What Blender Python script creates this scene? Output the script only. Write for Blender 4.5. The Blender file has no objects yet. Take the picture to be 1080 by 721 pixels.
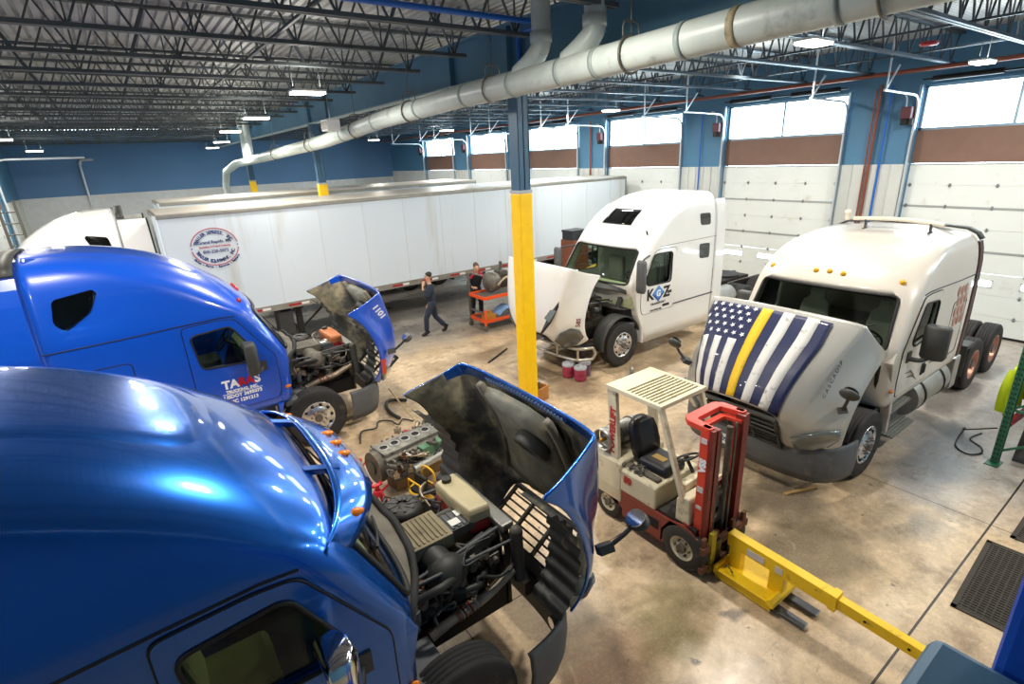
import bpy, math, random
from mathutils import Vector, Matrix
PI = math.pi
R = math.radians
random.seed(7)
scene = bpy.context.scene
COL = scene.collection

# ------------------------------------------------------------------ materials
def lin(c):
    c = c / 255.0
    return c / 12.92 if c <= 0.04045 else ((c + 0.055) / 1.055) ** 2.4
def rgb(h):
    return (lin(int(h[0:2], 16)), lin(int(h[2:4], 16)), lin(int(h[4:6], 16)), 1.0)
MATS = {}
def M(name, hexc, rough=0.5, metal=0.0, var=0.0, vscale=4.0, dirt=None, dirt_amt=0.5, dirt_scale=3.0,
      bump=0.0, bscale=40.0, coat=0.0, spec=0.5, stretch=(1, 1, 1)):
    """Principled material with optional noise variation, dirt patches and bump, all in object space."""
    if name in MATS:
        return MATS[name]
    m = bpy.data.materials.new(name); m.use_nodes = True
    nt = m.node_tree; b = nt.nodes['Principled BSDF']
    c = rgb(hexc)
    b.inputs['Base Color'].default_value = c
    b.inputs['Roughness'].default_value = rough
    b.inputs['Metallic'].default_value = metal
    b.inputs['Specular IOR Level'].default_value = spec
    if coat:
        b.inputs['Coat Weight'].default_value = coat
        b.inputs['Coat Roughness'].default_value = 0.06
    if var or dirt or bump:
        tc = nt.nodes.new('ShaderNodeTexCoord')
        mp = nt.nodes.new('ShaderNodeMapping'); mp.inputs['Scale'].default_value = stretch
        nt.links.new(tc.outputs['Object'], mp.inputs['Vector'])
        last = None
        if var:
            n = nt.nodes.new('ShaderNodeTexNoise'); n.inputs['Scale'].default_value = vscale
            n.inputs['Detail'].default_value = 5
            nt.links.new(mp.outputs[0], n.inputs['Vector'])
            r = nt.nodes.new('ShaderNodeValToRGB')
            r.color_ramp.elements[0].position = 0.3; r.color_ramp.elements[1].position = 0.7
            r.color_ramp.elements[0].color = (c[0] * (1 - var), c[1] * (1 - var), c[2] * (1 - var), 1)
            r.color_ramp.elements[1].color = (min(1, c[0] * (1 + var)), min(1, c[1] * (1 + var)), min(1, c[2] * (1 + var)), 1)
            nt.links.new(n.outputs['Fac'], r.inputs['Fac']); last = r.outputs['Color']
        if dirt:
            n2 = nt.nodes.new('ShaderNodeTexNoise'); n2.inputs['Scale'].default_value = dirt_scale
            n2.inputs['Detail'].default_value = 8; n2.inputs['Roughness'].default_value = 0.65
            nt.links.new(mp.outputs[0], n2.inputs['Vector'])
            r2 = nt.nodes.new('ShaderNodeValToRGB')
            r2.color_ramp.elements[0].position = 0.62 - 0.3 * dirt_amt; r2.color_ramp.elements[1].position = 0.78 - 0.2 * dirt_amt
            mx = nt.nodes.new('ShaderNodeMix'); mx.data_type = 'RGBA'
            nt.links.new(n2.outputs['Fac'], r2.inputs['Fac'])
            nt.links.new(r2.outputs['Color'], mx.inputs['Factor'])
            if last: nt.links.new(last, mx.inputs[6])
            else: mx.inputs[6].default_value = c
            mx.inputs[7].default_value = rgb(dirt)
            last = mx.outputs[2]
        if last: nt.links.new(last, b.inputs['Base Color'])
        if bump:
            n3 = nt.nodes.new('ShaderNodeTexNoise'); n3.inputs['Scale'].default_value = bscale
            nt.links.new(mp.outputs[0], n3.inputs['Vector'])
            bp = nt.nodes.new('ShaderNodeBump'); bp.inputs['Strength'].default_value = bump
            bp.inputs['Distance'].default_value = 0.01
            nt.links.new(n3.outputs['Fac'], bp.inputs['Height'])
            nt.links.new(bp.outputs['Normal'], b.inputs['Normal'])
    MATS[name] = m
    return m
def EM(name, hexc, s):
    if name in MATS: return MATS[name]
    m = bpy.data.materials.new(name); m.use_nodes = True
    b = m.node_tree.nodes['Principled BSDF']
    b.inputs['Base Color'].default_value = rgb(hexc)
    b.inputs['Emission Color'].default_value = rgb(hexc)
    b.inputs['Emission Strength'].default_value = s
    MATS[name] = m
    return m
def GL(name, hexc, refl=0.12, rough=0.03):
    """Glass: tinted see-through plus a fresnel mirror."""
    if name in MATS: return MATS[name]
    m = bpy.data.materials.new(name); m.use_nodes = True
    nt = m.node_tree; nt.nodes.remove(nt.nodes['Principled BSDF'])
    out = nt.nodes['Material Output']
    t = nt.nodes.new('ShaderNodeBsdfTransparent'); t.inputs['Color'].default_value = rgb(hexc)
    g = nt.nodes.new('ShaderNodeBsdfGlossy'); g.inputs['Roughness'].default_value = rough
    f = nt.nodes.new('ShaderNodeLayerWeight'); f.inputs['Blend'].default_value = refl
    mx = nt.nodes.new('ShaderNodeMixShader')
    nt.links.new(f.outputs['Fresnel'], mx.inputs[0]); nt.links.new(t.outputs[0], mx.inputs[1])
    nt.links.new(g.outputs[0], mx.inputs[2]); nt.links.new(mx.outputs[0], out.inputs['Surface'])
    MATS[name] = m
    return m

# ------------------------------------------------------------------ mesh builder
class MB:
    def __init__(self):
        self.v = []; self.f = []; self.mi = []; self.sm = []
    def add(self, vs, fs, mi=0, sm=False, T=None):
        b = len(self.v)
        for p in vs:
            p = Vector(p)
            if T is not None: p = T @ p
            self.v.append(tuple(p))
        for f in fs:
            self.f.append(tuple(b + i for i in f)); self.mi.append(mi); self.sm.append(sm)
        return self
    def box(self, x0, x1, y0, y1, z0, z1, mi=0, T=None):
        vs = [(x0, y0, z0), (x1, y0, z0), (x1, y1, z0), (x0, y1, z0), (x0, y0, z1), (x1, y0, z1), (x1, y1, z1), (x0, y1, z1)]
        return self.add(vs, [(3, 2, 1, 0), (4, 5, 6, 7), (0, 1, 5, 4), (1, 2, 6, 5), (2, 3, 7, 6), (3, 0, 4, 7)], mi, False, T)
    def cbox(self, c, s, mi=0, T=None):
        return self.box(c[0] - s[0] / 2, c[0] + s[0] / 2, c[1] - s[1] / 2, c[1] + s[1] / 2, c[2] - s[2] / 2, c[2] + s[2] / 2, mi, T)
    def bar(self, p0, p1, w, h=None, mi=0, up=(0, 0, 1)):
        """a rectangular bar from p0 to p1"""
        h = h or w
        p0 = Vector(p0); p1 = Vector(p1); d = (p1 - p0).normalized(); u = Vector(up)
        if abs(d.dot(u)) > 0.98: u = Vector((0, 1, 0))
        s = d.cross(u).normalized(); u = s.cross(d).normalized()
        vs = []
        for p in (p0, p1):
            for a, b in ((-1, -1), (1, -1), (1, 1), (-1, 1)):
                vs.append(p + s * (a * w / 2) + u * (b * h / 2))
        return self.add(vs, [(3, 2, 1, 0), (4, 5, 6, 7), (0, 1, 5, 4), (1, 2, 6, 5), (2, 3, 7, 6), (3, 0, 4, 7)], mi)
    def frame(self, d):
        d = Vector(d).normalized(); u = Vector((0, 0, 1)) if abs(d.z) < 0.95 else Vector((1, 0, 0))
        s = d.cross(u).normalized(); return s, s.cross(d).normalized(), d
    def cyl(self, p0, p1, r0, r1=None, n=14, mi=0, caps=True):
        r1 = r0 if r1 is None else r1
        p0 = Vector(p0); p1 = Vector(p1); s, u, d = self.frame(p1 - p0)
        vs = []
        for p, r in ((p0, r0), (p1, r1)):
            for i in range(n):
                a = 2 * PI * i / n
                vs.append(p + s * (r * math.cos(a)) + u * (r * math.sin(a)))
        self.add(vs, [(i, (i + 1) % n, n + (i + 1) % n, n + i) for i in range(n)], mi, True)
        if caps:
            self.add(vs[:n], [tuple(range(n))[::-1]], mi); self.add(vs[n:], [tuple(range(n))], mi)
        return self
    def lathe(self, prof, o=(0, 0, 0), d=(0, 0, 1), n=24, mi=0, sm=True, mis=None):
        """prof: list of (radius, height along d)"""
        o = Vector(o); s, u, d = self.frame(d)
        vs = []
        for r, h in prof:
            for i in range(n):
                a = 2 * PI * i / n
                vs.append(o + d * h + s * (r * math.cos(a)) + u * (r * math.sin(a)))
        b = len(self.v)
        for p in vs: self.v.append(tuple(p))
        for k in range(len(prof) - 1):
            for i in range(n):
                j = (i + 1) % n
                self.f.append((b + k * n + i, b + k * n + j, b + (k + 1) * n + j, b + (k + 1) * n + i))
                self.mi.append(mis[k] if mis else mi); self.sm.append(sm)
        return self
    def tube(self, pts, r, n=8, mi=0, caps=True, rs=None):
        pts = [Vector(p) for p in pts]
        k = len(pts)
        tang = []
        for i in range(k):
            a = pts[max(i - 1, 0)]; c = pts[min(i + 1, k - 1)]
            t = (c - a)
            tang.append(t.normalized() if t.length > 1e-9 else Vector((0, 0, 1)))
        s, u, _ = self.frame(tang[0])
        vs = []
        for i in range(k):
            if i:
                u = u - tang[i] * u.dot(tang[i])
                if u.length < 1e-6: _, u, _ = self.frame(tang[i])
                u.normalize(); s = tang[i].cross(u)
            rr = rs[i] if rs else r
            for j in range(n):
                a = 2 * PI * j / n
                vs.append(pts[i] + s * (rr * math.cos(a)) + u * (rr * math.sin(a)))
        fs = [(i * n + j, i * n + (j + 1) % n, (i + 1) * n + (j + 1) % n, (i + 1) * n + j) for i in range(k - 1) for j in range(n)]
        self.add(vs, fs, mi, True)
        if caps:
            self.add(vs[:n], [tuple(range(n))[::-1]], mi); self.add(vs[-n:], [tuple(range(n))], mi)
        return self
    def loft(self, rings, mi=0, sm=True, caps=True, closed=True):
        n = len(rings[0]); vs = [p for r in rings for p in r]
        rng = range(n) if closed else range(n - 1)
        fs = [(k * n + i, k * n + (i + 1) % n, (k + 1) * n + (i + 1) % n, (k + 1) * n + i) for k in range(len(rings) - 1) for i in rng]
        if caps:
            fs += [tuple(range(n))[::-1], tuple((len(rings) - 1) * n + i for i in range(n))]
        return self.add(vs, fs, mi, sm)
    def prism(self, poly, axis, a, b, mi=0, T=None):
        """poly: 2D points; axis 'x' -> (y,z), 'y' -> (x,z), 'z' -> (x,y)"""
        def P(p, t):
            return {'x': (t, p[0], p[1]), 'y': (p[0], t, p[1]), 'z': (p[0], p[1], t)}[axis]
        n = len(poly); vs = [P(p, a) for p in poly] + [P(p, b) for p in poly]
        fs = [tuple(range(n))[::-1], tuple(range(n, 2 * n))] + [(i, (i + 1) % n, n + (i + 1) % n, n + i) for i in range(n)]
        return self.add(vs, fs, mi, False, T)
    def ball(self, c, r, n=14, m=8, mi=0, T=None):
        if not hasattr(r, '__len__'): r = (r, r, r)
        vs = []; fs = []
        for k in range(m + 1):
            th = PI * k / m
            for i in range(n):
                a = 2 * PI * i / n
                vs.append((c[0] + r[0] * math.sin(th) * math.cos(a), c[1] + r[1] * math.sin(th) * math.sin(a), c[2] - r[2] * math.cos(th)))
        for k in range(m):
            for i in range(n):
                fs.append((k * n + i, k * n + (i + 1) % n, (k + 1) * n + (i + 1) % n, (k + 1) * n + i))
        return self.add(vs, fs, mi, True, T)
    def torus(self, c, Rr, r, d=(0, 0, 1), n=24, m=8, mi=0, a0=0, a1=2 * PI):
        s, u, d = self.frame(d); c = Vector(c)
        full = abs(a1 - a0 - 2 * PI) < 1e-6
        k = n if full else n + 1
        pts = [c + (s * math.cos(a0 + (a1 - a0) * i / n) + u * math.sin(a0 + (a1 - a0) * i / n)) * Rr for i in range(k)]
        if full: pts = pts + [pts[0]]
        return self.tube(pts, r, m, mi, caps=not full)
    def grid(self, P, nu, nv, mi=0, sm=True):
        """P(u,v) for u,v in 0..1"""
        vs = [P(i / nu, j / nv) for i in range(nu + 1) for j in range(nv + 1)]
        fs = [(i * (nv + 1) + j, (i + 1) * (nv + 1) + j, (i + 1) * (nv + 1) + j + 1, i * (nv + 1) + j + 1) for i in range(nu) for j in range(nv)]
        return self.add(vs, fs, mi, sm)
    def build(self, name, mats, parent=None, bevel=0.0, loc=None, rot=None, subsurf=0, solid=None, fix=True, smooth=None, link=True):
        me = bpy.data.meshes.new(name)
        me.from_pydata(self.v, [], self.f)
        if not isinstance(mats, (list, tuple)): mats = [mats]
        for m in mats: me.materials.append(m)
        me.polygons.foreach_set('material_index', self.mi)
        me.polygons.foreach_set('use_smooth', self.sm if smooth is None else [smooth] * len(self.f))
        if fix:
            import bmesh
            bm = bmesh.new(); bm.from_mesh(me)
            bmesh.ops.recalc_face_normals(bm, faces=bm.faces)
            bm.to_mesh(me); bm.free()
        me.update()
        o = bpy.data.objects.new(name, me)
        if link: COL.objects.link(o)
        if parent is not None: o.parent = parent
        if loc is not None: o.location = loc
        if rot is not None: o.rotation_euler = rot
        if solid:
            md = o.modifiers.new('thickness', 'SOLIDIFY'); md.thickness = solid[0]; md.offset = solid[1]
            if len(solid) > 2: md.material_offset = solid[2]; md.material_offset_rim = solid[3] if len(solid) > 3 else 0
        if subsurf:
            md = o.modifiers.new('smooth', 'SUBSURF'); md.levels = subsurf; md.render_levels = subsurf
        if bevel:
            md = o.modifiers.new('edges', 'BEVEL'); md.width = bevel; md.segments = 2; md.limit_method = 'ANGLE'; md.angle_limit = R(40)
        return o

def smooth_path(pts, k=6):
    """Catmull-Rom through pts"""
    P = [Vector(p) for p in pts]; out = []
    for i in range(len(P) - 1):
        p0 = P[max(i - 1, 0)]; p1 = P[i]; p2 = P[i + 1]; p3 = P[min(i + 2, len(P) - 1)]
        for j in range(k):
            t = j / k
            out.append(0.5 * ((2 * p1) + (p2 - p0) * t + (2 * p0 - 5 * p1 + 4 * p2 - p3) * t * t + (3 * p1 - p0 - 3 * p2 + p3) * t ** 3))
    out.append(P[-1]); return out
def rpoly(pts, r=0.06, k=5):
    """round the corners of a 2D polygon"""
    out = []; n = len(pts)
    for i in range(n):
        a = Vector(pts[i - 1]); b = Vector(pts[i]); c = Vector(pts[(i + 1) % n])
        d1 = (a - b); d2 = (c - b); q = min(r, d1.length * 0.45, d2.length * 0.45)
        s = b + d1.normalized() * q; e = b + d2.normalized() * q
        for j in range(k + 1):
            t = j / k
            p = s * (1 - t) ** 2 + b * 2 * t * (1 - t) + e * t * t
            out.append((p[0], p[1]))
    return out
def interp(tab, x):
    """tab: rows (x, a, b, ...) -> interpolated tuple"""
    if x <= tab[0][0]: return tab[0][1:]
    for p, q in zip(tab, tab[1:]):
        if x <= q[0]:
            t = (x - p[0]) / (q[0] - p[0])
            return tuple(a + (b - a) * t for a, b in zip(p[1:], q[1:]))
    return tab[-1][1:]

def interp_s(tab, x):
    """smooth (Hermite) version of interp"""
    if x <= tab[0][0]: return tab[0][1:]
    if x >= tab[-1][0]: return tab[-1][1:]
    for i in range(len(tab) - 1):
        p, q = tab[i], tab[i + 1]
        if x <= q[0]:
            o = tab[max(i - 1, 0)]; r = tab[min(i + 2, len(tab) - 1)]; h = q[0] - p[0]; t = (x - p[0]) / h; out = []
            for k in range(1, len(p)):
                d = (q[k] - p[k]) / h
                d0 = (p[k] - o[k]) / (p[0] - o[0]) if i > 0 else d
                d1 = (r[k] - q[k]) / (r[0] - q[0]) if i + 2 < len(tab) else d
                m0 = 2 * d0 * d / (d0 + d) if d0 * d > 0 else 0.0
                m1 = 2 * d * d1 / (d + d1) if d1 * d > 0 else 0.0
                out.append((2*t**3-3*t**2+1) * p[k] + (t**3-2*t**2+t) * h * m0 + (-2*t**3+3*t**2) * q[k] + (t**3-t**2) * h * m1)
            return tuple(out)
# ------------------------------------------------------------------ the split
def tag(o, label, cat, group=None, kind=None):
    o['label'] = label; o['category'] = cat
    if group: o['group'] = group
    if kind: o['kind'] = kind
    return o
def thing(name, label, cat, loc=(0, 0, 0), rz=0.0, group=None):
    o = bpy.data.objects.new(name, None); COL.objects.link(o)
    o.empty_display_size = 0.1
    o.location = loc; o.rotation_euler = (0, 0, rz)
    return tag(o, label, cat, group)
def struct(o, label=None, cat=None):
    o['kind'] = 'structure'
    if label: o['label'] = label
    if cat: o['category'] = cat
    return o
def kids(o): return [c for c in bpy.data.objects if c.parent == o]
def dup(root, loc, rz=None, label=None, group=None):
    r = root.copy(); COL.objects.link(r); r.location = loc
    if rz is not None: r.rotation_euler = (0, 0, rz)
    if label: r['label'] = label
    if group: r['group'] = group
    for ch in kids(root):
        c = ch.copy(); COL.objects.link(c); c.parent = r
        for g in kids(ch):
            d = g.copy(); COL.objects.link(d); d.parent = c
    return r
def text(name, s, size, m, parent, mat4, bold=0.0, align='CENTER', ext=0.002, spacing=1.0, shear=0.0):
    cu = bpy.data.curves.new(name, 'FONT'); cu.body = s; cu.size = size; cu.extrude = ext
    cu.offset = bold; cu.align_x = align; cu.align_y = 'CENTER'; cu.space_character = spacing; cu.shear = shear
    cu.resolution_u = 3
    t = bpy.data.objects.new('tmp', cu); COL.objects.link(t)
    dg = bpy.context.evaluated_depsgraph_get()
    me = bpy.data.meshes.new_from_object(t.evaluated_get(dg)); me.name = name
    bpy.data.objects.remove(t); bpy.data.curves.remove(cu)
    me.materials.clear(); me.materials.append(m)
    o = bpy.data.objects.new(name, me); COL.objects.link(o); o.parent = parent
    o.matrix_local = mat4
    return o
def TXM(o, xd, yd):
    """matrix placing text at o with its reading direction xd and up yd"""
    x = Vector(xd).normalized(); y = Vector(yd); y = (y - x * y.dot(x)).normalized(); z = x.cross(y)
    return Matrix(((x.x, y.x, z.x, o[0]), (x.y, y.y, z.y, o[1]), (x.z, y.z, z.z, o[2]), (0, 0, 0, 1)))
def boolean(o, cutters, op='DIFFERENCE'):
    """apply boolean cutters to the mesh of o, with no operators"""
    for c in cutters:
        md = o.modifiers.new('cut', 'BOOLEAN'); md.operation = op; md.object = c; md.solver = 'EXACT'
    dg = bpy.context.evaluated_depsgraph_get(); dg.update()
    me = bpy.data.meshes.new_from_object(o.evaluated_get(dg))
    old = o.data; o.modifiers.clear(); me.name = old.name; o.data = me
    bpy.data.meshes.remove(old)
    for c in cutters:
        m = c.data; bpy.data.objects.remove(c); bpy.data.meshes.remove(m)
    return o
# ------------------------------------------------------------------ camera
CAM = (0.0, 0.0, 4.7)
cam_d = bpy.data.cameras.new('camera'); cam = bpy.data.objects.new('camera', cam_d); COL.objects.link(cam)
cam_d.sensor_width = 36; cam_d.lens = 556.14 / 1080 * 36; cam_d.clip_start = 0.05; cam_d.clip_end = 300
r_ = Vector((0.80642382, -0.58972687, -0.04362162)); u_ = Vector((0.22932808, 0.24389442, 0.94229727)); f_ = Vector((0.54505895, 0.76989462, -0.3319232))
cam.matrix_world = Matrix(((r_.x, u_.x, -f_.x, CAM[0]), (r_.y, u_.y, -f_.y, CAM[1]), (r_.z, u_.z, -f_.z, CAM[2]), (0, 0, 0, 1)))
scene.camera = cam
scene.view_settings.view_transform = 'Standard'; scene.view_settings.look = 'None'
scene.view_settings.gamma = 1; scene.view_settings.use_curve_mapping = False
scene.view_settings.exposure = 0.06
scene.cycles.use_denoising = True
scene.cycles.max_bounces = 8; scene.cycles.diffuse_bounces = 4; scene.cycles.transparent_max_bounces = 12
scene.cycles.sample_clamp_indirect = 6.0
w = bpy.data.worlds.new('daylight'); scene.world = w; w.use_nodes = True
w.node_tree.nodes['Background'].inputs[0].default_value = (0.80, 0.92, 1.0, 1); w.node_tree.nodes['Background'].inputs[1].default_value = 16.0

XR, XL, YF, YB, ZD = 16.5, -3.9, 37.0, -3.2, 6.95       # right wall, left wall, far wall, wall behind, roof deck
# ------------------------------------------------------------------ floor
def floor_mat():
    m = bpy.data.materials.new('stained_concrete'); m.use_nodes = True
    nt = m.node_tree; b = nt.nodes['Principled BSDF']; N = nt.nodes.new; L = nt.links.new
    tc = N('ShaderNodeTexCoord'); P = tc.outputs['Object']
    def noise(sc, det=6, rough=0.6, dist=0.0):
        n = N('ShaderNodeTexNoise'); n.inputs['Scale'].default_value = sc; n.inputs['Detail'].default_value = det
        n.inputs['Roughness'].default_value = rough; n.inputs['Distortion'].default_value = dist
        L(P, n.inputs['Vector']); return n.outputs['Fac']
    def ramp(f, p0, p1, c0=(0, 0, 0, 1), c1=(1, 1, 1, 1)):
        r = N('ShaderNodeValToRGB'); e = r.color_ramp.elements
        e[0].position = p0; e[1].position = p1; e[0].color = c0; e[1].color = c1
        L(f, r.inputs['Fac']); return r.outputs['Color']
    def mix(f, a, bb, mode='MIX'):
        x = N('ShaderNodeMix'); x.data_type = 'RGBA'; x.blend_type = mode
        for s, i in ((f, 0), (a, 6), (bb, 7)):
            if hasattr(s, 'links') or hasattr(s, 'is_linked'): L(s, x.inputs[i])
            else: x.inputs[i].default_value = s
        return x.outputs[2]
    def mth(op, a, bb):
        x = N('ShaderNodeMath'); x.operation = op
        for s, i in ((a, 0), (bb, 1)):
            if hasattr(s, 'is_linked'): L(s, x.inputs[i])
            else: x.inputs[i].default_value = s
        return x.outputs[0]
    def warp0():
        a_ = N('ShaderNodeVectorMath'); a_.operation = 'ADD'; nn = N('ShaderNodeTexNoise'); nn.inputs['Scale'].default_value = 9.0; L(P, nn.inputs['Vector'])
        s_ = N('ShaderNodeVectorMath'); s_.operation = 'SCALE'; s_.inputs['Scale'].default_value = 0.14; L(nn.outputs['Color'], s_.inputs[0]); L(P, a_.inputs[0]); L(s_.outputs[0], a_.inputs[1]); return a_.outputs[0]
    col = ramp(noise(0.55, 7, 0.62, 0.4), 0.32, 0.68, rgb('b59a78'), rgb('ecd4b0'))
    col = mix(ramp(noise(2.2, 8, 0.7), 0.5, 0.72), col, rgb('958068'))
    col = mix(mth('MULTIPLY', ramp(noise(0.9, 9, 0.75, 0.8), 0.56, 0.72), 0.55), col, rgb('77624a'))
    # the far half of the hall has bare grey, wet-looking concrete
    sep = N('ShaderNodeSeparateXYZ'); L(P, sep.inputs[0])
    def band(sock, lo, hi):
        x = N('ShaderNodeMapRange'); x.clamp = True; L(sock, x.inputs['Value'])
        x.inputs['From Min'].default_value = lo; x.inputs['From Max'].default_value = hi
        return x.outputs[0]
    wob = mth('MULTIPLY', mth('SUBTRACT', noise(0.5, 4), 0.5), 3.0)
    far = band(mth('ADD', sep.outputs[1], wob), 11.6, 13.2)
    grey = ramp(noise(1.1, 8, 0.7, 0.6), 0.35, 0.65, rgb('6f7174'), rgb('a6a39c'))
    col = mix(far, col, grey)
    east = mth('MULTIPLY', band(mth('ADD', sep.outputs[0], wob), 7.6, 9.4), mth('SUBTRACT', 1.0, band(sep.outputs[1], 4.5, 7.5)))
    grey_daylit = ramp(noise(1.3, 8, 0.7, 0.5), 0.35, 0.65, rgb('8b9097'), rgb('b4b6b8'))
    col = mix(mth('MULTIPLY', east, 0.75), col, grey_daylit)  # blue-grey window light by the door wall put into the floor colour
    # spills and blue daylight tints with their own outlines: (x, y, radius x, radius y, colour, strength)
    warp = N('ShaderNodeVectorMath'); warp.operation = 'ADD'
    nz = N('ShaderNodeTexNoise'); nz.inputs['Scale'].default_value = 1.6; nz.inputs['Detail'].default_value = 5; L(P, nz.inputs['Vector'])
    sc = N('ShaderNodeVectorMath'); sc.operation = 'SCALE'; sc.inputs['Scale'].default_value = 0.9
    sb = N('ShaderNodeVectorMath'); sb.operation = 'SUBTRACT'; sb.inputs[1].default_value = (0.5, 0.5, 0.5)
    L(nz.outputs['Color'], sb.inputs[0]); L(sb.outputs[0], sc.inputs[0]); L(P, warp.inputs[0]); L(sc.outputs[0], warp.inputs[1])
    for (x, y, rx, ry, h, s) in SPILLS_TINTS:
        d = N('ShaderNodeVectorMath'); d.operation = 'SUBTRACT'; d.inputs[1].default_value = (x, y, 0); L(warp.outputs[0], d.inputs[0])
        q = N('ShaderNodeVectorMath'); q.operation = 'MULTIPLY'; q.inputs[1].default_value = (1 / rx, 1 / ry, 0); L(d.outputs[0], q.inputs[0])
        ln = N('ShaderNodeVectorMath'); ln.operation = 'LENGTH'; L(q.outputs[0], ln.inputs[0])
        k = ramp(ln.outputs['Value'], 0.45, 1.0, (s, s, s, 1), (0, 0, 0, 1))
        col = mix(k, col, rgb(h))
    # worn mottling, tyre scuffs drawn out along the bays, grit
    mott = ramp(noise(4.5, 10, 0.78, 0.6), 0.42, 0.66)
    col = mix(mth('MULTIPLY', mott, 0.32), col, rgb('6e5b45'))
    col = mix(mth('MULTIPLY', ramp(noise(3.1, 9, 0.8, 1.2), 0.60, 0.72), 0.6), col, rgb('dac7ab'))
    for sc_, hx, k_ in (((0.35, 5.0, 1.0), '54473a', 0.45), ((5.0, 0.4, 1.0), '5a4c3c', 0.35)):
        mp = N('ShaderNodeMapping'); mp.inputs['Scale'].default_value = sc_; L(P, mp.inputs['Vector'])
        n_ = N('ShaderNodeTexNoise'); n_.inputs['Scale'].default_value = 1.6; n_.inputs['Detail'].default_value = 9; n_.inputs['Roughness'].default_value = 0.72; L(mp.outputs[0], n_.inputs['Vector'])
        col = mix(mth('MULTIPLY', ramp(n_.outputs['Fac'], 0.60, 0.70), k_), col, rgb(hx))
    vo = N('ShaderNodeTexVoronoi'); vo.inputs['Scale'].default_value = 2.9; L(warp0(), vo.inputs['Vector'])
    col = mix(mth('MULTIPLY', ramp(vo.outputs['Distance'], 0.03, 0.075, (1, 1, 1, 1), (0, 0, 0, 1)), 0.75), col, rgb('3a3028'))
    col = mix(mth('MULTIPLY', ramp(noise(9.0, 10, 0.8, 0.3), 0.40, 0.62), 0.30), col, rgb('77634c'))
    col = mix(mth('MULTIPLY', ramp(noise(38.0, 6, 0.75), 0.52, 0.66), 0.30), col, rgb('e2d2b8'))
    col = mix(mth('MULTIPLY', ramp(noise(1.7, 10, 0.82, 1.6), 0.60, 0.66), 0.55), col, rgb('5d4a37'))
    # fine specks and scuffs
    col = mix(mth('MULTIPLY', ramp(noise(14, 4, 0.7), 0.68, 0.74), 0.5), col, rgb('4c4034'))
    # saw-cut joints
    for sock, vals in ((sep.outputs[0], (1.95, 8.06, 14.2)), (sep.outputs[1], (1.01, 3.85, 9.7, 15.5, 21.5, 27.5))):
        for v in vals:
            dd = mth('ABSOLUTE', mth('SUBTRACT', sock, v), 0)
            col = mix(mth('LESS_THAN', dd, 0.006 if v != 1.01 else 0.011), col, rgb('2c241c'))
    L(col, b.inputs['Base Color'])
    L(ramp(noise(0.8, 6, 0.7), 0.3, 0.75, (0.22, 0.22, 0.22, 1), (0.46, 0.46, 0.46, 1)), b.inputs['Roughness'])
    bp = N('ShaderNodeBump'); bp.inputs['Strength'].default_value = 0.12; bp.inputs['Distance'].default_value = 0.01
    L(noise(6, 8, 0.7), bp.inputs['Height']); L(bp.outputs[0], b.inputs['Normal'])
    return m
SPILLS_TINTS = [(5.9, 2.2, 1.1, 0.6, '5d5540', 0.75), (6.7, 2.9, 0.9, 0.55, '4c4a45', 0.7), (3.9, 2.7, 0.7, 0.45, '8a7f52', 0.7), (3.45, 2.35, 0.45, 0.3, '7d7448', 0.75),
          (3.4, 2.1, 0.10, 0.08, '2b2620', 0.9), (2.75, 2.6, 0.7, 0.55, '97603a', 0.55), (7.4, 8.6, 1.9, 0.8, '4a3b2a', 0.75), (7.0, 7.6, 0.8, 0.5, '5b4732', 0.6),
          (6.6, 10.6, 2.2, 0.5, '6e5537', 0.5), (3.2, 9.8, 1.2, 0.6, '8b7048', 0.5), (8.6, 1.9, 1.1, 0.5, '76818f', 0.6), (10.0, 2.0, 1.2, 0.5, '6f7b8c', 0.6),  # the two blue-grey entries are daylight tint put into the colour
          (4.2, 2.15, 0.16, 0.09, '4a4036', 0.85), (7.3, 1.6, 0.45, 0.3, '86817a', 0.5), (2.4, 8.0, 0.8, 0.5, '7c6a50', 0.5), (9.3, 7.3, 1.6, 0.35, '584632', 0.65),
          (4.6, 13.8, 2.6, 0.8, '4a5058', 0.6), (8.2, 12.2, 1.6, 0.5, '474a4c', 0.6), (1.9, 6.6, 0.8, 0.5, '8c7c60', 0.5), (11.5, 1.6, 0.8, 0.3, '7a6a55', 0.5)]
b = MB(); b.box(-10.5, XR + 0.3, YB, YF + 0.2, -0.2, 0.0)
struct(b.build('floor', floor_mat()))

# ------------------------------------------------------------------ roof deck, girder, joists
m_deck = M('galvanised_deck', 'a3a6a7', 0.5, 0.15, var=0.2, vscale=1.2)
m_joist = M('dark_joist_paint', '596063', 0.5, 0.15, var=0.15, vscale=2.0)
m_joist2 = M('grey_joist_paint', '4a545e', 0.4, 0.3, var=0.15, vscale=2.0)
m_girder = M('slate_blue_steel', '527d96', 0.42, 0.05, var=0.1, vscale=1.5)
m_col = M('column_blue', '3a5f7b', 0.45, 0.05, var=0.08)
m_yel = M('safety_yellow', 'fcc800', 0.4, 0.0, var=0.06, vscale=6, dirt='8a6a10', dirt_amt=0.05)
m_pvc = M('pvc_grey', 'bcc6c0', 0.4, var=0.06, vscale=5, dirt='8a8f85', dirt_amt=0.1)
b = MB()
x = -10.4
prof = []
while x < XR + 0.2:
    prof += [(x, ZD), (x + 0.085, ZD), (x + 0.105, ZD + 0.04), (x + 0.13, ZD + 0.04)]
    x += 0.15
vs = [(p[0], YB, p[1]) for p in prof] + [(p[0], YF + 0.2, p[1]) for p in prof]
n = len(prof)
b.add(vs, [(i, i + 1, n + i + 1, n + i) for i in range(n - 1)])
b.box(-10.4, XR + 0.3, YB, YF + 0.2, ZD + 0.06, ZD + 0.2)
struct(b.build('ceiling', m_deck))

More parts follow.
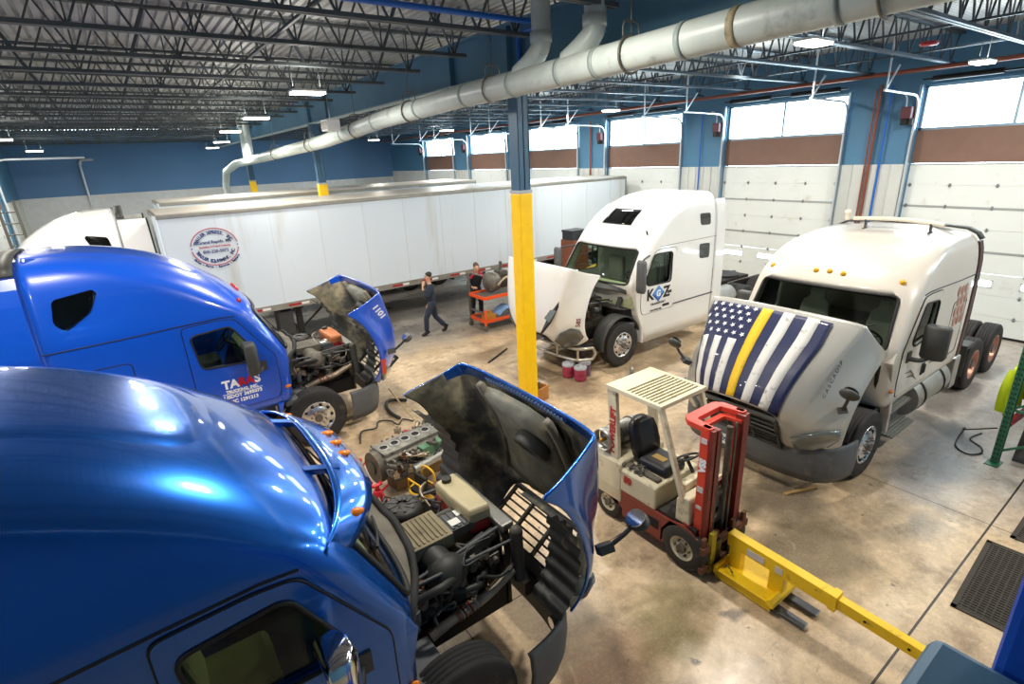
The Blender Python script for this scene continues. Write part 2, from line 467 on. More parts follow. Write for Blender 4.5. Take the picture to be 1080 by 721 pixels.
GX = 5.42
b = MB()
b.box(GX - 0.012, GX + 0.012, YB, YF, 5.92, 6.55)
b.box(GX - 0.13, GX + 0.13, YB, YF, 5.89, 5.92, mi=1); b.box(GX - 0.13, GX + 0.13, YB, YF, 6.55, 6.58)
for y in [k * 1.74 - 1.4 for k in range(22)]:
    if int(y * 10) % 3 == 0: b.box(GX - 0.11, GX + 0.11, y - 0.008, y + 0.008, 5.92, 6.55)
struct(b.build('ceiling_girder', [m_girder, M('flange_lit_grey', '9aabb2', 0.5)]))  # lower flange paler: reflected light put into its colour
def joist_mesh(x0, x1):
    b = MB(); z0, z1 = 6.25, ZD - 0.03
    b.box(x0, x1, -0.055, -0.012, z1 - 0.045, z1); b.box(x0, x1, 0.012, 0.055, z1 - 0.045, z1)
    i0, i1 = x0 + 0.25, x1 - 0.25
    b.box(i0, i1, -0.055, -0.012, z0, z0 + 0.05); b.box(i0, i1, 0.012, 0.055, z0, z0 + 0.05)
    n = int(round((x1 - x0) / 0.62)); s = (x1 - x0 - 0.3) / n
    for k in range(n):
        a = x0 + 0.15 + s * k
        b.bar((a, 0, z1 - 0.02), (a + s / 2, 0, z0 + 0.02), 0.028, 0.024); b.bar((a + s / 2, 0, z0 + 0.02), (a + s, 0, z1 - 0.02), 0.028, 0.024)
        if k % 2 == 0: b.bar((a + s / 2, 0, z0 + 0.02), (a + s / 2, 0, z1 - 0.02), 0.02, 0.02)
    return b
jl = joist_mesh(-10.3, GX - 0.02); jr = joist_mesh(GX + 0.02, XR - 0.02)
jy = [6.57 + 1.66 * k for k in range(-5, 19)]
for side, jb, mm in (('west', jl, m_joist), ('east', jr, m_joist2)):
    first = None
    for y in jy:
        if first is None:
            first = jb.build('ceiling_joist', mm, loc=(0, y, 0)); struct(first)
        else:
            o = first.copy(); o.location = (0, y, 0); COL.objects.link(o)
# bridging angles and blue water mains between joists
for (x, z) in ((-1.0, 6.32), (2.2, 6.32), (8.2, 6.32), (11.2, 6.32), (14.0, 6.32)):
    b = MB(); b.box(x - 0.018, x + 0.018, YB, YF, z, z + 0.036)
    struct(b.build('ceiling_bridging', m_joist2))
m_blue_pipe = M('blue_air_line', '1766c8', 0.4)
b = MB(); b.cyl((0.5, 6.38, 6.40), (5.25, 6.38, 6.40), 0.035, n=10); b.tube(smooth_path([(5.2, 6.38, 6.4), (5.33, 6.5, 6.4), (5.35, 7.0, 6.38), (5.36, 7.05, 6.2), (5.36, 7.05, 6.0)], 4), 0.035, 8)
tag(b.build('air_line', m_blue_pipe), 'bright blue air line hung under the roof and turning down beside the yellow-footed column', 'pipe')
# columns
def column(y, n, foot=True):
    b = MB(); s = 0.11
    b.box(GX - s, GX + s, y - s, y - s + 0.016, 0, 5.89); b.box(GX - s, GX + s, y + s - 0.016, y + s, 0, 5.89); b.box(GX - 0.01, GX + 0.01, y - s, y + s, 0, 5.89)
    b.box(GX - s - 0.004, GX - s + 0.012, y - s, y + s, 0.0, 5.89); b.box(GX + s - 0.012, GX + s + 0.004, y - s, y + s, 0.0, 5.89)
    o = b.build('column', m_col, loc=(0, 0, 0)); struct(o)
    q = s + 0.022
    g = MB(); g.box(GX - q, GX + q, y - q, y + q, 0, 4.12)
    g.build('painted_guard', m_yel, o, bevel=0.02)
    g = MB(); g.box(GX - q - 0.003, GX + q + 0.003, y - q - 0.003, y + q + 0.003, 4.12, 4.17)
    g.build('grey_band', M('band_grey', 'a9b0b4', 0.5), o)
    g = MB(); g.box(GX - 0.2, GX + 0.2, y - 0.2, y + 0.2, 0.0, 0.02); g.build('base_plate', m_joist, o)
    return o
for k, y in enumerate((7.2, 17.7, 28.2)):
    column(y, k)

# ------------------------------------------------------------------ walls
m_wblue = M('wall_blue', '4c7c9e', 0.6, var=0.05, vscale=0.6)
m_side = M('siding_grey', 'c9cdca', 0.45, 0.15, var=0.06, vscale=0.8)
m_brown = M('brown_infill', '7c5f52', 0.55, var=0.05)
m_doorw = M('door_white', 'e0e6e4', 0.4, var=0.03, vscale=1.0, dirt='cfcdc2', dirt_amt=0.1)
m_black = M('black_steel', '1b1c1f', 0.45, 0.3)
m_rubber = M('rubber_black', '18191a', 0.75)
m_zinc = M('zinc_white', 'dfe5ea', 0.3, 0.6)
m_frame = M('alu_frame', '8fa6b5', 0.35, 0.5)
m_glass_w = GL('window_glass', 'eef6f8', 0.08)
BAY = 5.28
D0 = 1.84 - BAY
doors = [(D0 + BAY * k, D0 + BAY * k + 3.62) for k in range(0, 7)]      # along Y
piers = []; yy = YB
for a, c in doors: piers.append((yy, a)); yy = c
piers.append((yy, YF))
b = MB()
ZS, ZBW, ZW, ZT = 4.07, 4.86, 5.88, ZD
for (a, c) in piers:
    if c - a < 0.02: continue
    b.box(XR, XR + 0.3, a, c, 0, ZT)                       # pier, blue
    b.box(XR - 0.05, XR + 0.0, a + 0.02, c - 0.02, 0, ZS, mi=1)
    k = a + 0.12
    while k < c - 0.1:                                      # ribs of the siding
        b.prism([(k - 0.028, 0), (k - 0.014, 0.03), (k + 0.014, 0.03), (k + 0.028, 0)], 'z', 0, ZS, mi=1, T=Matrix(((0, -1, 0, XR - 0.05), (1, 0, 0, 0), (0, 0, 1, 0), (0, 0, 0, 1))))
        k += 0.3
for (a, c) in doors:
    b.box(XR, XR + 0.3, a, c, ZW, ZT)
struct(b.build('wall_right', [m_wblue, m_side]))
# doors in the right wall
m_hinge = M('hinge_steel', '8b9294', 0.4, 0.7)
m_lite = GL('lite_glass', 'f4fafc', 0.06)
for i, (a, c) in enumerate(doors):
    x0 = XR + 0.06
    b = MB(); ph = ZS / 8
    for k in range(8):
        z0, z1 = k * ph + 0.004, (k + 1) * ph - 0.006
        if k == 2 and i in (1, 2, 3):
            n_l = 3
            w_ = (c - a) / n_l
            for q in range(n_l):
                y0 = a + q * w_; m0 = y0 + w_ / 2 - 0.33; m1 = y0 + w_ / 2 + 0.33
                b.box(x0, x0 + 0.045, y0, m0, z0, z1); b.box(x0, x0 + 0.045, m1, y0 + w_, z0, z1)
                b.box(x0, x0 + 0.045, m0, m1, z0, z0 + 0.2); b.box(x0, x0 + 0.045, m0, m1, z0 + 0.34, z1)
        else:
            b.box(x0, x0 + 0.045, a, c, z0, z1)
    b.box(x0 + 0.01, x0 + 0.035, a, c, 0, 2 * ph); b.box(x0 + 0.01, x0 + 0.035, a, c, 3 * ph, ZS)
    d = b.build('door_%d' % (i + 1), m_doorw); struct(d)
    b = MB()
    for z in (ph * 6, ph * 4):
        b.box(x0 - 0.012, x0 + 0.0, a, c, z - 0.03, z + 0.02)
    b.box(x0 - 0.01, x0, a, c, ZS - 0.03, ZS)
    b.build('stiffener', M('stiffener_grey', 'aab0b0', 0.4, 0.4), d)
    b = MB(); b.box(x0 - 0.01, x0 + 0.03, a, c, 0.0, 0.06); b.build('bottom_seal', m_rubber, d)
    if i in (1, 2, 3):
        w_ = (c - a) / 3
        for q in range(3):
            y0 = a + q * w_ + w_ / 2
            g = MB(); g.box(x0 + 0.018, x0 + 0.026, y0 - 0.34, y0 + 0.34, 2 * ph + 0.19, 2 * ph + 0.35); g.build('door_lite', m_lite, d)
            g = MB()
            for (p, q2, r1, r2) in ((-0.36, 0.36, 0.18, 0.2), (-0.36, 0.36, 0.34, 0.36), (-0.36, -0.33, 0.18, 0.36), (0.33, 0.36, 0.18, 0.36)):
                g.box(x0 - 0.012, x0 + 0.03, y0 + p, y0 + q2, 2 * ph + r1, 2 * ph + r2)
            g.build('lite_frame', m_doorw, d)
    if 1 <= i <= 4:
        h0 = None
        for z in [ph * k for k in range(1, 8)]:
            for q in (0.02, 0.25, 0.5, 0.75, 0.98):
                y = a + (c - a) * q
                if h0 is None:
                    g = MB(); g.box(-0.016, 0, -0.02, 0.02, -0.045, -0.012); g.box(-0.016, 0, -0.02, 0.02, 0.012, 0.045); g.cyl((-0.012, -0.04, 0), (-0.012, 0.04, 0), 0.011, n=6)
                    h0 = g.build('hinge', m_hinge, d, loc=(x0, y, z))
                else:
                    h = h0.copy(); COL.objects.link(h); h.location = (x0, y, z)
    # window over the door
    b = MB(); xw = XR + 0.1
    b.box(xw, xw + 0.06, a, c, ZBW, ZBW + 0.06); b.box(xw, xw + 0.06, a, c, ZW - 0.05, ZW)
    for y in (a + 0.03, c - 0.03): b.box(xw, xw + 0.06, y - 0.03, y + 0.03, ZBW, ZW)
    wn = b.build('window_%d' % (i + 1), m_frame); struct(wn)
    g = MB(); g.box(xw, xw + 0.06, (a + c) / 2 - 0.03, (a + c) / 2 + 0.03, ZBW + 0.06, ZW - 0.05); g.build('mullion', m_frame, wn)
    for (p, q) in ((a + 0.06, (a + c) / 2 - 0.03), ((a + c) / 2 + 0.03, c - 0.06)):
        g = MB(); g.box(xw + 0.025, xw + 0.035, p, q, ZBW + 0.06, ZW - 0.05); g.build('pane', m_glass_w, wn)
    g = MB(); g.box(xw - 0.02, xw + 0.03, a, c, ZS + 0.01, ZBW); g.build('infill_panel', m_brown, wn)
# far wall
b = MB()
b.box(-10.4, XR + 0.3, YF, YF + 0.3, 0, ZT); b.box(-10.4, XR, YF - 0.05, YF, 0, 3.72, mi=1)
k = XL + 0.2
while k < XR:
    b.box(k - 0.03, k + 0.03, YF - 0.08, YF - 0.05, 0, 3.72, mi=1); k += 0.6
struct(b.build('wall_far', [M('wall_blue_far_lit', '5d88b4', 0.6, var=0.08, vscale=0.3), M('siding_far_lit', 'd8dcdc', 0.45, 0.15, var=0.06)]))  # far wall's daylight put into its colours, paler than the nearer walls
# left wall: the far stretch with one more bay door; nearer the bays step back
LD = (24.6, 31.2)
b = MB()
b.box(XL - 0.3, XL, 22.4, LD[0], 0, ZT); b.box(XL - 0.3, XL, LD[1], YF, 0, ZT); b.box(XL - 0.3, XL, LD[0], LD[1], 5.5, ZT)
b.box(XL, XL + 0.05, LD[1] + 0.3, YF, 0, 3.72, mi=1)
k = LD[1] + 0.5
while k < YF: b.box(XL + 0.05, XL + 0.08, k - 0.03, k + 0.03, 0, 3.72, mi=1); k += 0.6
b.box(-10.4, XL, 22.1, 22.4, 0, ZT); b.box(-10.7, -10.4, YB, 22.4, 0, ZT)
struct(b.build('wall_left', [m_wblue, m_side]))
b = MB()
b.box(-10.4, XR + 0.3, YB - 0.3, YB, 0, ZT)
struct(b.build('wall_behind', [m_wblue]))
b = MB(); ph = 0.5
for k in range(7): b.box(XL - 0.12, XL - 0.07, LD[0], LD[1], k * ph + 0.006, (k + 1) * ph - 0.008)
b.box(XL - 0.11, XL - 0.08, LD[0], LD[1], 0, 3.5)
d = b.build('door_8', m_doorw); struct(d)
h0 = None
for z in [ph * k for k in range(1, 7)]:
    for y in (26.0, 27.8, 29.6, 31.0):
        if h0 is None:
            g = MB(); g.box(0, 0.02, -0.03, 0.03, -0.06, -0.015); g.box(0, 0.02, -0.03, 0.03, 0.015, 0.06)
            h0 = g.build('hinge', m_hinge, d, loc=(XL - 0.07, y, z))
        else:
            h = h0.copy(); COL.objects.link(h); h.location = (XL - 0.07, y, z)
b = MB(); b.box(XL - 0.1, XL - 0.05, LD[0], LD[1], 4.3, 4.36); b.box(XL - 0.1, XL - 0.05, LD[0], LD[1], 5.44, 5.5); b.box(XL - 0.1, XL - 0.05, LD[1] - 0.08, LD[1], 4.3, 5.5)
wn = b.build('window_8', m_frame); struct(wn)
g = MB(); g.box(XL - 0.08, XL - 0.07, LD[0], LD[1] - 0.08, 4.36, 5.44); g.build('pane', m_glass_w, wn)
g = MB(); g.box(XL - 0.1, XL - 0.03, LD[0], LD[1], 3.52, 4.3); g.build('infill_panel', m_brown, wn)
# ------------------------------------------------------------------ LED high-bay lights
m_led = EM('led_panel', 'fff6e6', 14.0)
m_white = M('fixture_white', 'e8eaea', 0.4)
def led(x, y, z, L_, label, rz=0.0):
    t = thing('ceiling_light', label, 'ceiling light', (x, y, z), rz, 'LED bay lights under the roof')
    b = MB(); b.box(-L_ / 2, L_ / 2, -0.15, 0.15, 0.0, 0.035); b.build('housing', m_white, t, bevel=0.01)
    b = MB(); b.box(-L_ / 2 + 0.02, L_ / 2 - 0.02, -0.13, 0.13, -0.03, 0.0); b.build('diffuser', m_led, t)
    for s in (-1, 1):
        b = MB(); b.cyl((s * L_ * 0.4, 0, 0.035), (s * L_ * 0.4, 0, 0.42), 0.006, n=6); b.build('hanger', m_joist, t)
    return t
LIGHTS = []
def lamp(x, y, z, p, L_=0.52):
    d = bpy.data.lights.new('bay_or_fill_lamp', 'AREA'); d.shape = 'RECTANGLE'; d.size = L_; d.size_y = 0.26; d.energy = p; d.color = (1.0, 0.94, 0.84)
    o = bpy.data.objects.new('bay_or_fill_lamp', d); COL.objects.link(o); o.location = (x, y, z - 0.035)
    e = d.copy(); e.energy = p * 0.09; q = bpy.data.objects.new('bay_up_fill', e); COL.objects.link(q); q.location = (x, y, z + 0.09); q.rotation_euler = (PI, 0, 0)  # upward fill added above each fixture to brighten the roof deck
LP = 178.0
lab_w = 'glowing LED bay light in the row over the trailers'
vis = [(3.0, 9.8, 5.85, 'brightest LED bay light beside the blue girder, first of the row that recedes'),
       (3.1, 14.3, 5.8, 'second LED bay light of the row that recedes along the blue girder'),
       (3.2, 18.4, 5.75, 'third LED bay light of the row that recedes along the blue girder'),
       (3.8, 24.0, 5.7, 'fourth LED bay light of the row that recedes along the blue girder'),
       (4.3, 30.0, 5.7, 'last small LED bay light of the row, before the far blue wall'),
       (8.1, 4.07, 5.97, 'LED bay light with warm glow over the flag-draped white truck'),
       (13.6, 3.66, 5.97, 'LED bay light close to the brown pipe above the big shop window'),
       (-2.2, 21.0, 5.75, 'LED bay light at the roof edge above the white tractor and ladder'),
       (-2.2, 30.0, 5.75, 'small LED bay light near the corner of the far blue wall'),
       (13.0, 12.5, 5.9, 'LED bay light hanging over the back of the white sleeper truck'),
       (12.0, 21.0, 5.85, 'LED bay light above the long trailers on the window side'),
       (12.0, 29.0, 5.85, 'far LED bay light above the trailers near the last shop doors')]
for x, y, z, lab in vis:
    led(x, y, z, 0.56, lab); lamp(x, y, z, LP)
# rows by the camera, plus fixtureless lamps added to brighten the door wall
for x, y in ((-1.5, 7.0), (3.0, 4.2), (8.2, -1.0), (12.9, -1.0), (-5.5, 3.0), (-5.5, 9.5), (-5.5, 15.5), (8.1, 9.0), (-2.0, 13.5), (13.0, 8.0), (13.6, 17.0), (13.6, 25.0)):
    lamp(x, y, 6.15, LP)
# ------------------------------------------------------------------ truck materials
def paint(name, hexc, rough=0.22, metal=0.0, flake=0.0):
    m = M(name, hexc, rough, metal, coat=1.0)
    return m
m_blue = M('cobalt_paint', '0950c8', 0.30, 0.0, coat=0.9, var=0.05, vscale=0.7)
m_bluem = M('metallic_blue_paint', '1464c8', 0.27, 0.75, coat=1.0, var=0.05, vscale=0.7)
m_wpaint = M('truck_white_paint', 'e9e9e6', 0.3, coat=0.7, var=0.03, vscale=0.8)
m_spaint = M('pale_silver_paint', 'd2cbc0', 0.3, 0.05, coat=0.7, var=0.04, vscale=0.8)
m_inner = M('hood_inner_black', '5c5d59', 0.5, var=0.35, vscale=3, dirt='b8ad8d', dirt_amt=0.5, dirt_scale=3)
m_plast = M('dark_plastic', '383937', 0.55, var=0.2, vscale=6)
m_gplast = M('grey_plastic', '55585b', 0.6, var=0.12, vscale=5, dirt='7d7667', dirt_amt=0.15)
m_dust = M('dusty_plastic', '6c675b', 0.7, var=0.2, vscale=6, dirt='3c382f', dirt_amt=0.3)
m_tire = M('tire_rubber', '2a2928', 0.8, var=0.15, vscale=8, dirt='5a4f40', dirt_amt=0.15)
m_alu = M('polished_alu', 'd9dadb', 0.25, 0.9)
m_alud = M('dull_alu', 'a9a9a4', 0.4, 0.8, var=0.1, vscale=8)
m_hole = M('wheel_hole', '141414', 0.8)
m_hub = M('hub_steel', '7a7673', 0.4, 0.8)
m_chrome = M('chrome', 'e2e6ea', 0.08, 1.0)
m_amber = M('amber_lens', 'ec7d0c', 0.2, coat=0.5)
m_red = M('red_lens', 'b01510', 0.25)
m_glass = GL('truck_glass', 'e2efe6', 0.22)
m_glassd = GL('truck_glass_dark', 'd3ddd8', 0.2)
m_gasket = M('gasket_black', '101112', 0.6)
m_tint = M('tinted_black_glass', '06080a', 0.06, coat=0.6)
m_seat = M('seat_olive', 'a8a16a', 0.8, var=0.1)
m_seatg = M('seat_grey', '8d8c84', 0.8, var=0.1)
m_dash = M('dash_olive', 'b3b993', 0.8, var=0.1)
m_cast = M('cast_iron', '5a564f', 0.6, 0.4, var=0.3, vscale=8, dirt='7a6a50', dirt_amt=0.3, dirt_scale=6)
m_castl = M('oily_alu', '77736a', 0.5, 0.5, var=0.3, vscale=8, dirt='2e2a24', dirt_amt=0.35, dirt_scale=6)
m_tan = M('dusty_cover', '8d8266', 0.7, var=0.15, vscale=5, dirt='4d4636', dirt_amt=0.25, dirt_scale=4)
m_exh = M('exhaust_steel', 'b0a08a', 0.35, 0.4, var=0.2, vscale=9)
m_hose = M('hose_black', '353533', 0.55)
m_hoseg = M('hose_grey', '4b4a43', 0.6, var=0.2)
m_wirer = M('red_wire_loom', '9c2a20', 0.6)
m_coolr = M('coolant_red', 'a8222c', 0.35, var=0.1)
m_tank = M('tank_plastic', 'bfb38f', 0.5, var=0.08)
m_rust = M('rusty_steel', '6d4a36', 0.7, 0.4, var=0.3, vscale=10)
m_rail = M('frame_rail', '2a2725', 0.6, 0.3, var=0.2)

m_hoods = M('hood_silver_paint', 'b5b4ae', 0.3, 0.15, coat=0.7, var=0.06, vscale=0.9)
def wheel(parent, x, y, side, steer=True, rad=0.515, rimmat=None, dual=False, yaw=0.0):
    """side = outer direction along y (+1/-1)"""
    W = 0.28; rr = 0.29
    P = []
    for (r, h) in ((rr, -0.13), (rr + 0.05, -0.14), (rad - 0.1, -0.145), (rad - 0.03, -0.135), (rad - 0.005, -0.115)): P.append((r, h))
    for g in (-0.07, -0.023, 0.023, 0.07):
        P += [(rad, g - 0.008), (rad - 0.014, g - 0.006), (rad - 0.014, g + 0.006), (rad, g + 0.008)]
    for (r, h) in ((rad - 0.005, 0.115), (rad - 0.03, 0.135), (rad - 0.1, 0.145), (rr + 0.05, 0.14), (rr, 0.13)): P.append((r, h))
    b = MB(); b.lathe(P, (0, 0, 0), (0, side, 0), 40)
    t = b.build('wheel', m_tire, parent, loc=(x, y, rad), rot=(0, 0, yaw))
    b = MB()
    if steer:   # convex disc
        pr = [(rr + 0.005, -0.13), (rr + 0.005, 0.132), (rr - 0.012, 0.138), (rr - 0.03, 0.12), (rr - 0.05, 0.1), (0.2, 0.13), (0.13, 0.15), (0.0, 0.15)]
        hz, hr, zz = 0.235, 0.026, 0.118
    else:
        pr = [(rr + 0.005, -0.13), (rr + 0.005, 0.132), (rr - 0.012, 0.138), (rr - 0.03, 0.11), (rr - 0.045, 0.0), (0.2, -0.03), (0.13, -0.04), (0.0, -0.04)]
        hz, hr, zz = 0.21, 0.024, -0.02
    b.lathe(pr, (0, 0, 0), (0, side, 0), 36)
    for k in range(10):
        a = 2 * PI * k / 10
        cx, cz = hz * math.cos(a), hz * math.sin(a)
        b.cyl((cx, side * (zz - 0.02), cz), (cx, side * (zz + 0.006), cz), hr, n=10, mi=1)
    b.build('rim', [rimmat or m_alu, m_hole], t)
    b = MB(); z0 = 0.14 if steer else -0.04
    b.cyl((0, side * z0, 0), (0, side * (z0 + (0.05 if steer else 0.17)), 0), 0.075 if steer else 0.1, 0.06 if steer else 0.09, n=18)
    for k in range(10):
        a = 2 * PI * (k + .5) / 10
        b.cyl((0.125 * math.cos(a), side * z0, 0.125 * math.sin(a)), (0.125 * math.cos(a), side * (z0 + 0.035), 0.125 * math.sin(a)), 0.017, n=6)
    b.build('hub', m_hub, t)
    return t

# ------------------------------------------------------------------ sleeper cab
# height, front x at the centre line, half width, plan depth of the nose curve
CAB = [(0.98, -0.26, 1.17, 0.24), (1.10, -0.23, 1.20, 0.24), (1.84, -0.20, 1.21, 0.26), (1.92, -0.23, 1.21, 0.27), (2.30, -0.42, 1.205, 0.32), (2.56, -0.55, 1.20, 0.37),
       (2.66, -0.60, 1.19, 0.42), (2.74, -0.66, 1.18, 0.52), (2.90, -0.82, 1.15, 0.66), (3.10, -1.06, 1.11, 0.80), (3.30, -1.36, 1.06, 0.92), (3.45, -1.64, 1.00, 1.0),
       (3.57, -1.95, 0.91, 1.0), (3.66, -2.30, 0.76, 0.85), (3.71, -2.62, 0.56, 0.55), (3.735, -2.9, 0.3, 0.25)]
CABM = [(0.98, -0.26, 1.17, 0.24), (1.10, -0.23, 1.20, 0.24), (1.84, -0.20, 1.21, 0.26), (1.92, -0.23, 1.21, 0.27), (2.30, -0.42, 1.205, 0.32), (2.56, -0.55, 1.20, 0.37),
        (2.66, -0.60, 1.195, 0.42), (2.74, -0.65, 1.19, 0.50), (2.86, -0.74, 1.175, 0.58), (2.98, -0.90, 1.155, 0.66), (3.08, -1.12, 1.12, 0.74), (3.15, -1.42, 1.07, 0.82),
        (3.20, -1.80, 1.00, 0.86), (3.235, -2.2, 0.9, 0.8), (3.26, -2.7, 0.7, 0.5), (3.27, -3.0, 0.4, 0.2)]
CABV = [(0.42, -0.62, 1.19, 0.10), (0.98, -0.50, 1.20, 0.14), (1.30, -0.36, 1.205, 0.2), (1.84, -0.10, 1.21, 0.30), (1.92, -0.12, 1.21, 0.32), (2.30, -0.34, 1.205, 0.38), (2.58, -0.52, 1.20, 0.42), (2.66, -0.58, 1.20, 0.44),
        (2.80, -0.68, 1.19, 0.46), (3.05, -0.92, 1.17, 0.50), (3.25, -1.18, 1.15, 0.54), (3.42, -1.48, 1.12, 0.58), (3.54, -1.80, 1.08, 0.62), (3.62, -2.15, 1.02, 0.62), (3.67, -2.55, 0.92, 0.45), (3.69, -2.9, 0.75, 0.2)]
CT = {'t': CAB}
XB = -3.25
def cab_ring(z, off=0.0, xb=XB, nf=26, ns=10, e=2.7):
    tab = CT['t']
    xf, hw, a = interp_s(tab, z)
    hw -= off; xf -= off
    pts = []
    for i in range(nf + 1):
        ph = -PI / 2 + PI * i / nf
        y = hw * math.copysign(abs(math.sin(ph)) ** (2 / e), math.sin(ph))
        x = xf - a + a * abs(math.cos(ph)) ** (2 / e)
        pts.append((x, y))
    xs = xf - a; rc = min(0.1, hw * 0.4); x1 = xb + off
    L_ = [(xs + (x1 + rc - xs) * k / ns, hw) for k in range(1, ns + 1)]
    L_ += [(x1 + rc * (1 - math.sin(t)), hw - rc * (1 - math.cos(t))) for t in (PI / 6, PI / 3, PI / 2)]
    L_ += [(x1, (hw - rc) * (1 - 2 * k / 4)) for k in range(1, 5)][:-1]
    L_ += [(x1 + rc * (1 - math.cos(t)), -hw + rc * (1 - math.sin(t))) for t in (0, PI / 6, PI / 3)]
    L_ += [(xs + (x1 + rc - xs) * k / ns, -hw) for k in range(ns, 0, -1)]
    return [(p[0], p[1], z) for p in pts + L_]
def cab_y(z): return interp_s(CT['t'], z)[1]
def cab_front(y, z, e=2.7):
    tab = CT['t']
    xf, hw, a = interp_s(tab, z); q = min(1.0, abs(y) / hw)
    return xf - a + a * (1 - q ** e) ** (1 / e)
WIN = [(-1.60, 2.40), (-1.53, 1.87), (-0.86, 1.84), (-0.75, 1.93), (-1.04, 2.45)]
def ws_poly(): return [(-1.06, 1.86), (1.06, 1.86), (0.99, 2.58), (-0.99, 2.58)]

_caches = {}
def cab_meshes():
    _cab_cache = _caches.setdefault(id(CT['t']), {})
    """body shell with its window openings cut, and the doors; built once, shared by all three"""
    if _cab_cache: return _cab_cache
    zs = [0.98, 1.04, 1.1, 1.3, 1.5, 1.7, 1.84, 1.92, 2.05, 2.18, 2.3, 2.43, 2.56, 2.66, 2.7, 2.74, 2.82, 2.9, 3.0, 3.1, 3.2, 3.3, 3.38, 3.45, 3.51, 3.57, 3.62, 3.66, 3.69, 3.71, 3.725, 3.735]
    zs = [CT['t'][0][0], (CT['t'][0][0] + 0.98) / 2] + zs if CT['t'][0][0] < 0.9 else zs
    zs = [z for z in zs if z < CT['t'][-1][0] - 0.005] + [CT['t'][-1][0]]
    b = MB(); b.loft([cab_ring(z) for z in zs])
    body = b.build('cab', m_wpaint)
    inn = MB(); inn.loft([cab_ring(z, 0.06) for z in (1.06, 1.5, 1.84, 1.92, 2.3, 2.56, 2.62)])
    c1 = inn.build('c1', m_gplast)
    c2 = MB(); c2.prism(rpoly(CT.get('win') or WIN, 0.09), 'y', -2, 2); c2 = c2.build('c2', m_gplast)
    c3 = MB(); c3.prism(rpoly(ws_poly(), 0.09), 'x', -1.3, 1.0); c3 = c3.build('c3', m_gplast)
    boolean(body, [c1, c2, c3])
    me = body.data
    for p in me.polygons: p.use_smooth = True
    _cab_cache['body'] = me; bpy.data.objects.remove(body)
    # doors
    for s in (-1, 1):
        out = rpoly([(-1.675, 1.12), (-0.56, 1.12), (-0.50, 1.3), (-0.50, 1.84), (-0.97, 2.54), (-1.2, 2.56), (-1.675, 2.54)], 0.07)
        b = MB(); b.prism(out, 'y', 1.0, 2.0) if s > 0 else b.prism(out, 'y', -2.0, -1.0)
        cut = b.build('cd', m_wpaint)
        rings = []
        for z in (1.08, 1.3, 1.84, 1.92, 2.3, 2.56, 2.6):
            y = cab_y(z); rings.append([(-0.3, s * (y - 0.03), z), (-1.8, s * (y - 0.03), z), (-1.8, s * (y + 0.014), z), (-0.3, s * (y + 0.014), z)])
        b = MB(); b.loft(rings, sm=False); dr = b.build('door', m_wpaint)
        boolean(dr, [cut], 'INTERSECT')
        b = MB(); b.prism(rpoly(CT.get('win') or WIN, 0.09), 'y', -2, 2)
        boolean(dr, [b.build('cw', m_wpaint)])
        _cab_cache['door%d' % s] = dr.data; bpy.data.objects.remove(dr)
    return _cab_cache
def use_mesh(name, me, mat, parent):
    m2 = me.copy(); m2.name = name; m2.materials.clear(); m2.materials.append(mat)
    for p in m2.polygons: p.material_index = 0
    o = bpy.data.objects.new(name, m2); COL.objects.link(o); o.parent = parent
    return o
def on_side(poly, s, off=0.0): return [(x, s * (cab_y(z) + off), z) for x, z in poly]

# ------------------------------------------------------------------ hood: control net in truck coordinates (x forward, z up), half profile
HOOD = [  # per station: points from the centre line to the fender's lower edge
    [(-0.34, 0, 1.90), (-0.34, 0.50, 1.895), (-0.34, 0.92, 1.88), (-0.345, 1.10, 1.84), (-0.37, 1.15, 1.62), (-0.42, 1.19, 1.40), (-0.46, 1.22, 1.26), (-0.5, 1.225, 1.12)],
    [(-0.19, 0, 1.89), (-0.19, 0.50, 1.885), (-0.19, 0.90, 1.86), (-0.20, 1.08, 1.81), (-0.31, 1.145, 1.60), (-0.35, 1.19, 1.40), (-0.39, 1.225, 1.27), (-0.43, 1.23, 1.14)],
    [(-0.05, 0, 1.87), (-0.05, 0.47, 1.865), (-0.05, 0.87, 1.83), (-0.06, 1.04, 1.77), (-0.08, 1.10, 1.56), (-0.12, 1.18, 1.40), (-0.18, 1.235, 1.30), (-0.26, 1.245, 1.22)],
    [(0.22, 0, 1.82), (0.22, 0.44, 1.81), (0.22, 0.80, 1.77), (0.21, 0.96, 1.70), (0.20, 1.03, 1.50), (0.17, 1.15, 1.38), (0.13, 1.23, 1.30), (0.08, 1.245, 1.21)],
    [(0.50, 0, 1.74), (0.50, 0.41, 1.725), (0.50, 0.72, 1.68), (0.49, 0.87, 1.59), (0.48, 0.98, 1.40), (0.46, 1.11, 1.28), (0.44, 1.21, 1.21), (0.42, 1.235, 1.11)],
    [(0.74, 0, 1.62), (0.74, 0.39, 1.60), (0.74, 0.64, 1.55), (0.73, 0.79, 1.44), (0.72, 0.92, 1.25), (0.68, 1.08, 1.13), (0.64, 1.18, 1.04), (0.60, 1.22, 0.94)],
    [(0.91, 0, 1.48), (0.905, 0.37, 1.46), (0.89, 0.60, 1.37), (0.86, 0.77, 1.22), (0.82, 0.92, 1.07), (0.77, 1.07, 0.98), (0.71, 1.16, 0.90), (0.66, 1.20, 0.82)],
    [(1.00, 0, 1.20), (0.99, 0.36, 1.18), (0.97, 0.58, 1.10), (0.93, 0.76, 1.00), (0.88, 0.92, 0.92), (0.80, 1.06, 0.87), (0.73, 1.15, 0.82), (0.68, 1.19, 0.76)],
    [(1.02, 0, 0.80), (1.015, 0.36, 0.80), (0.99, 0.58, 0.80), (0.95, 0.76, 0.79), (0.90, 0.92, 0.77), (0.82, 1.06, 0.75), (0.75, 1.14, 0.73), (0.69, 1.18, 0.70)]]
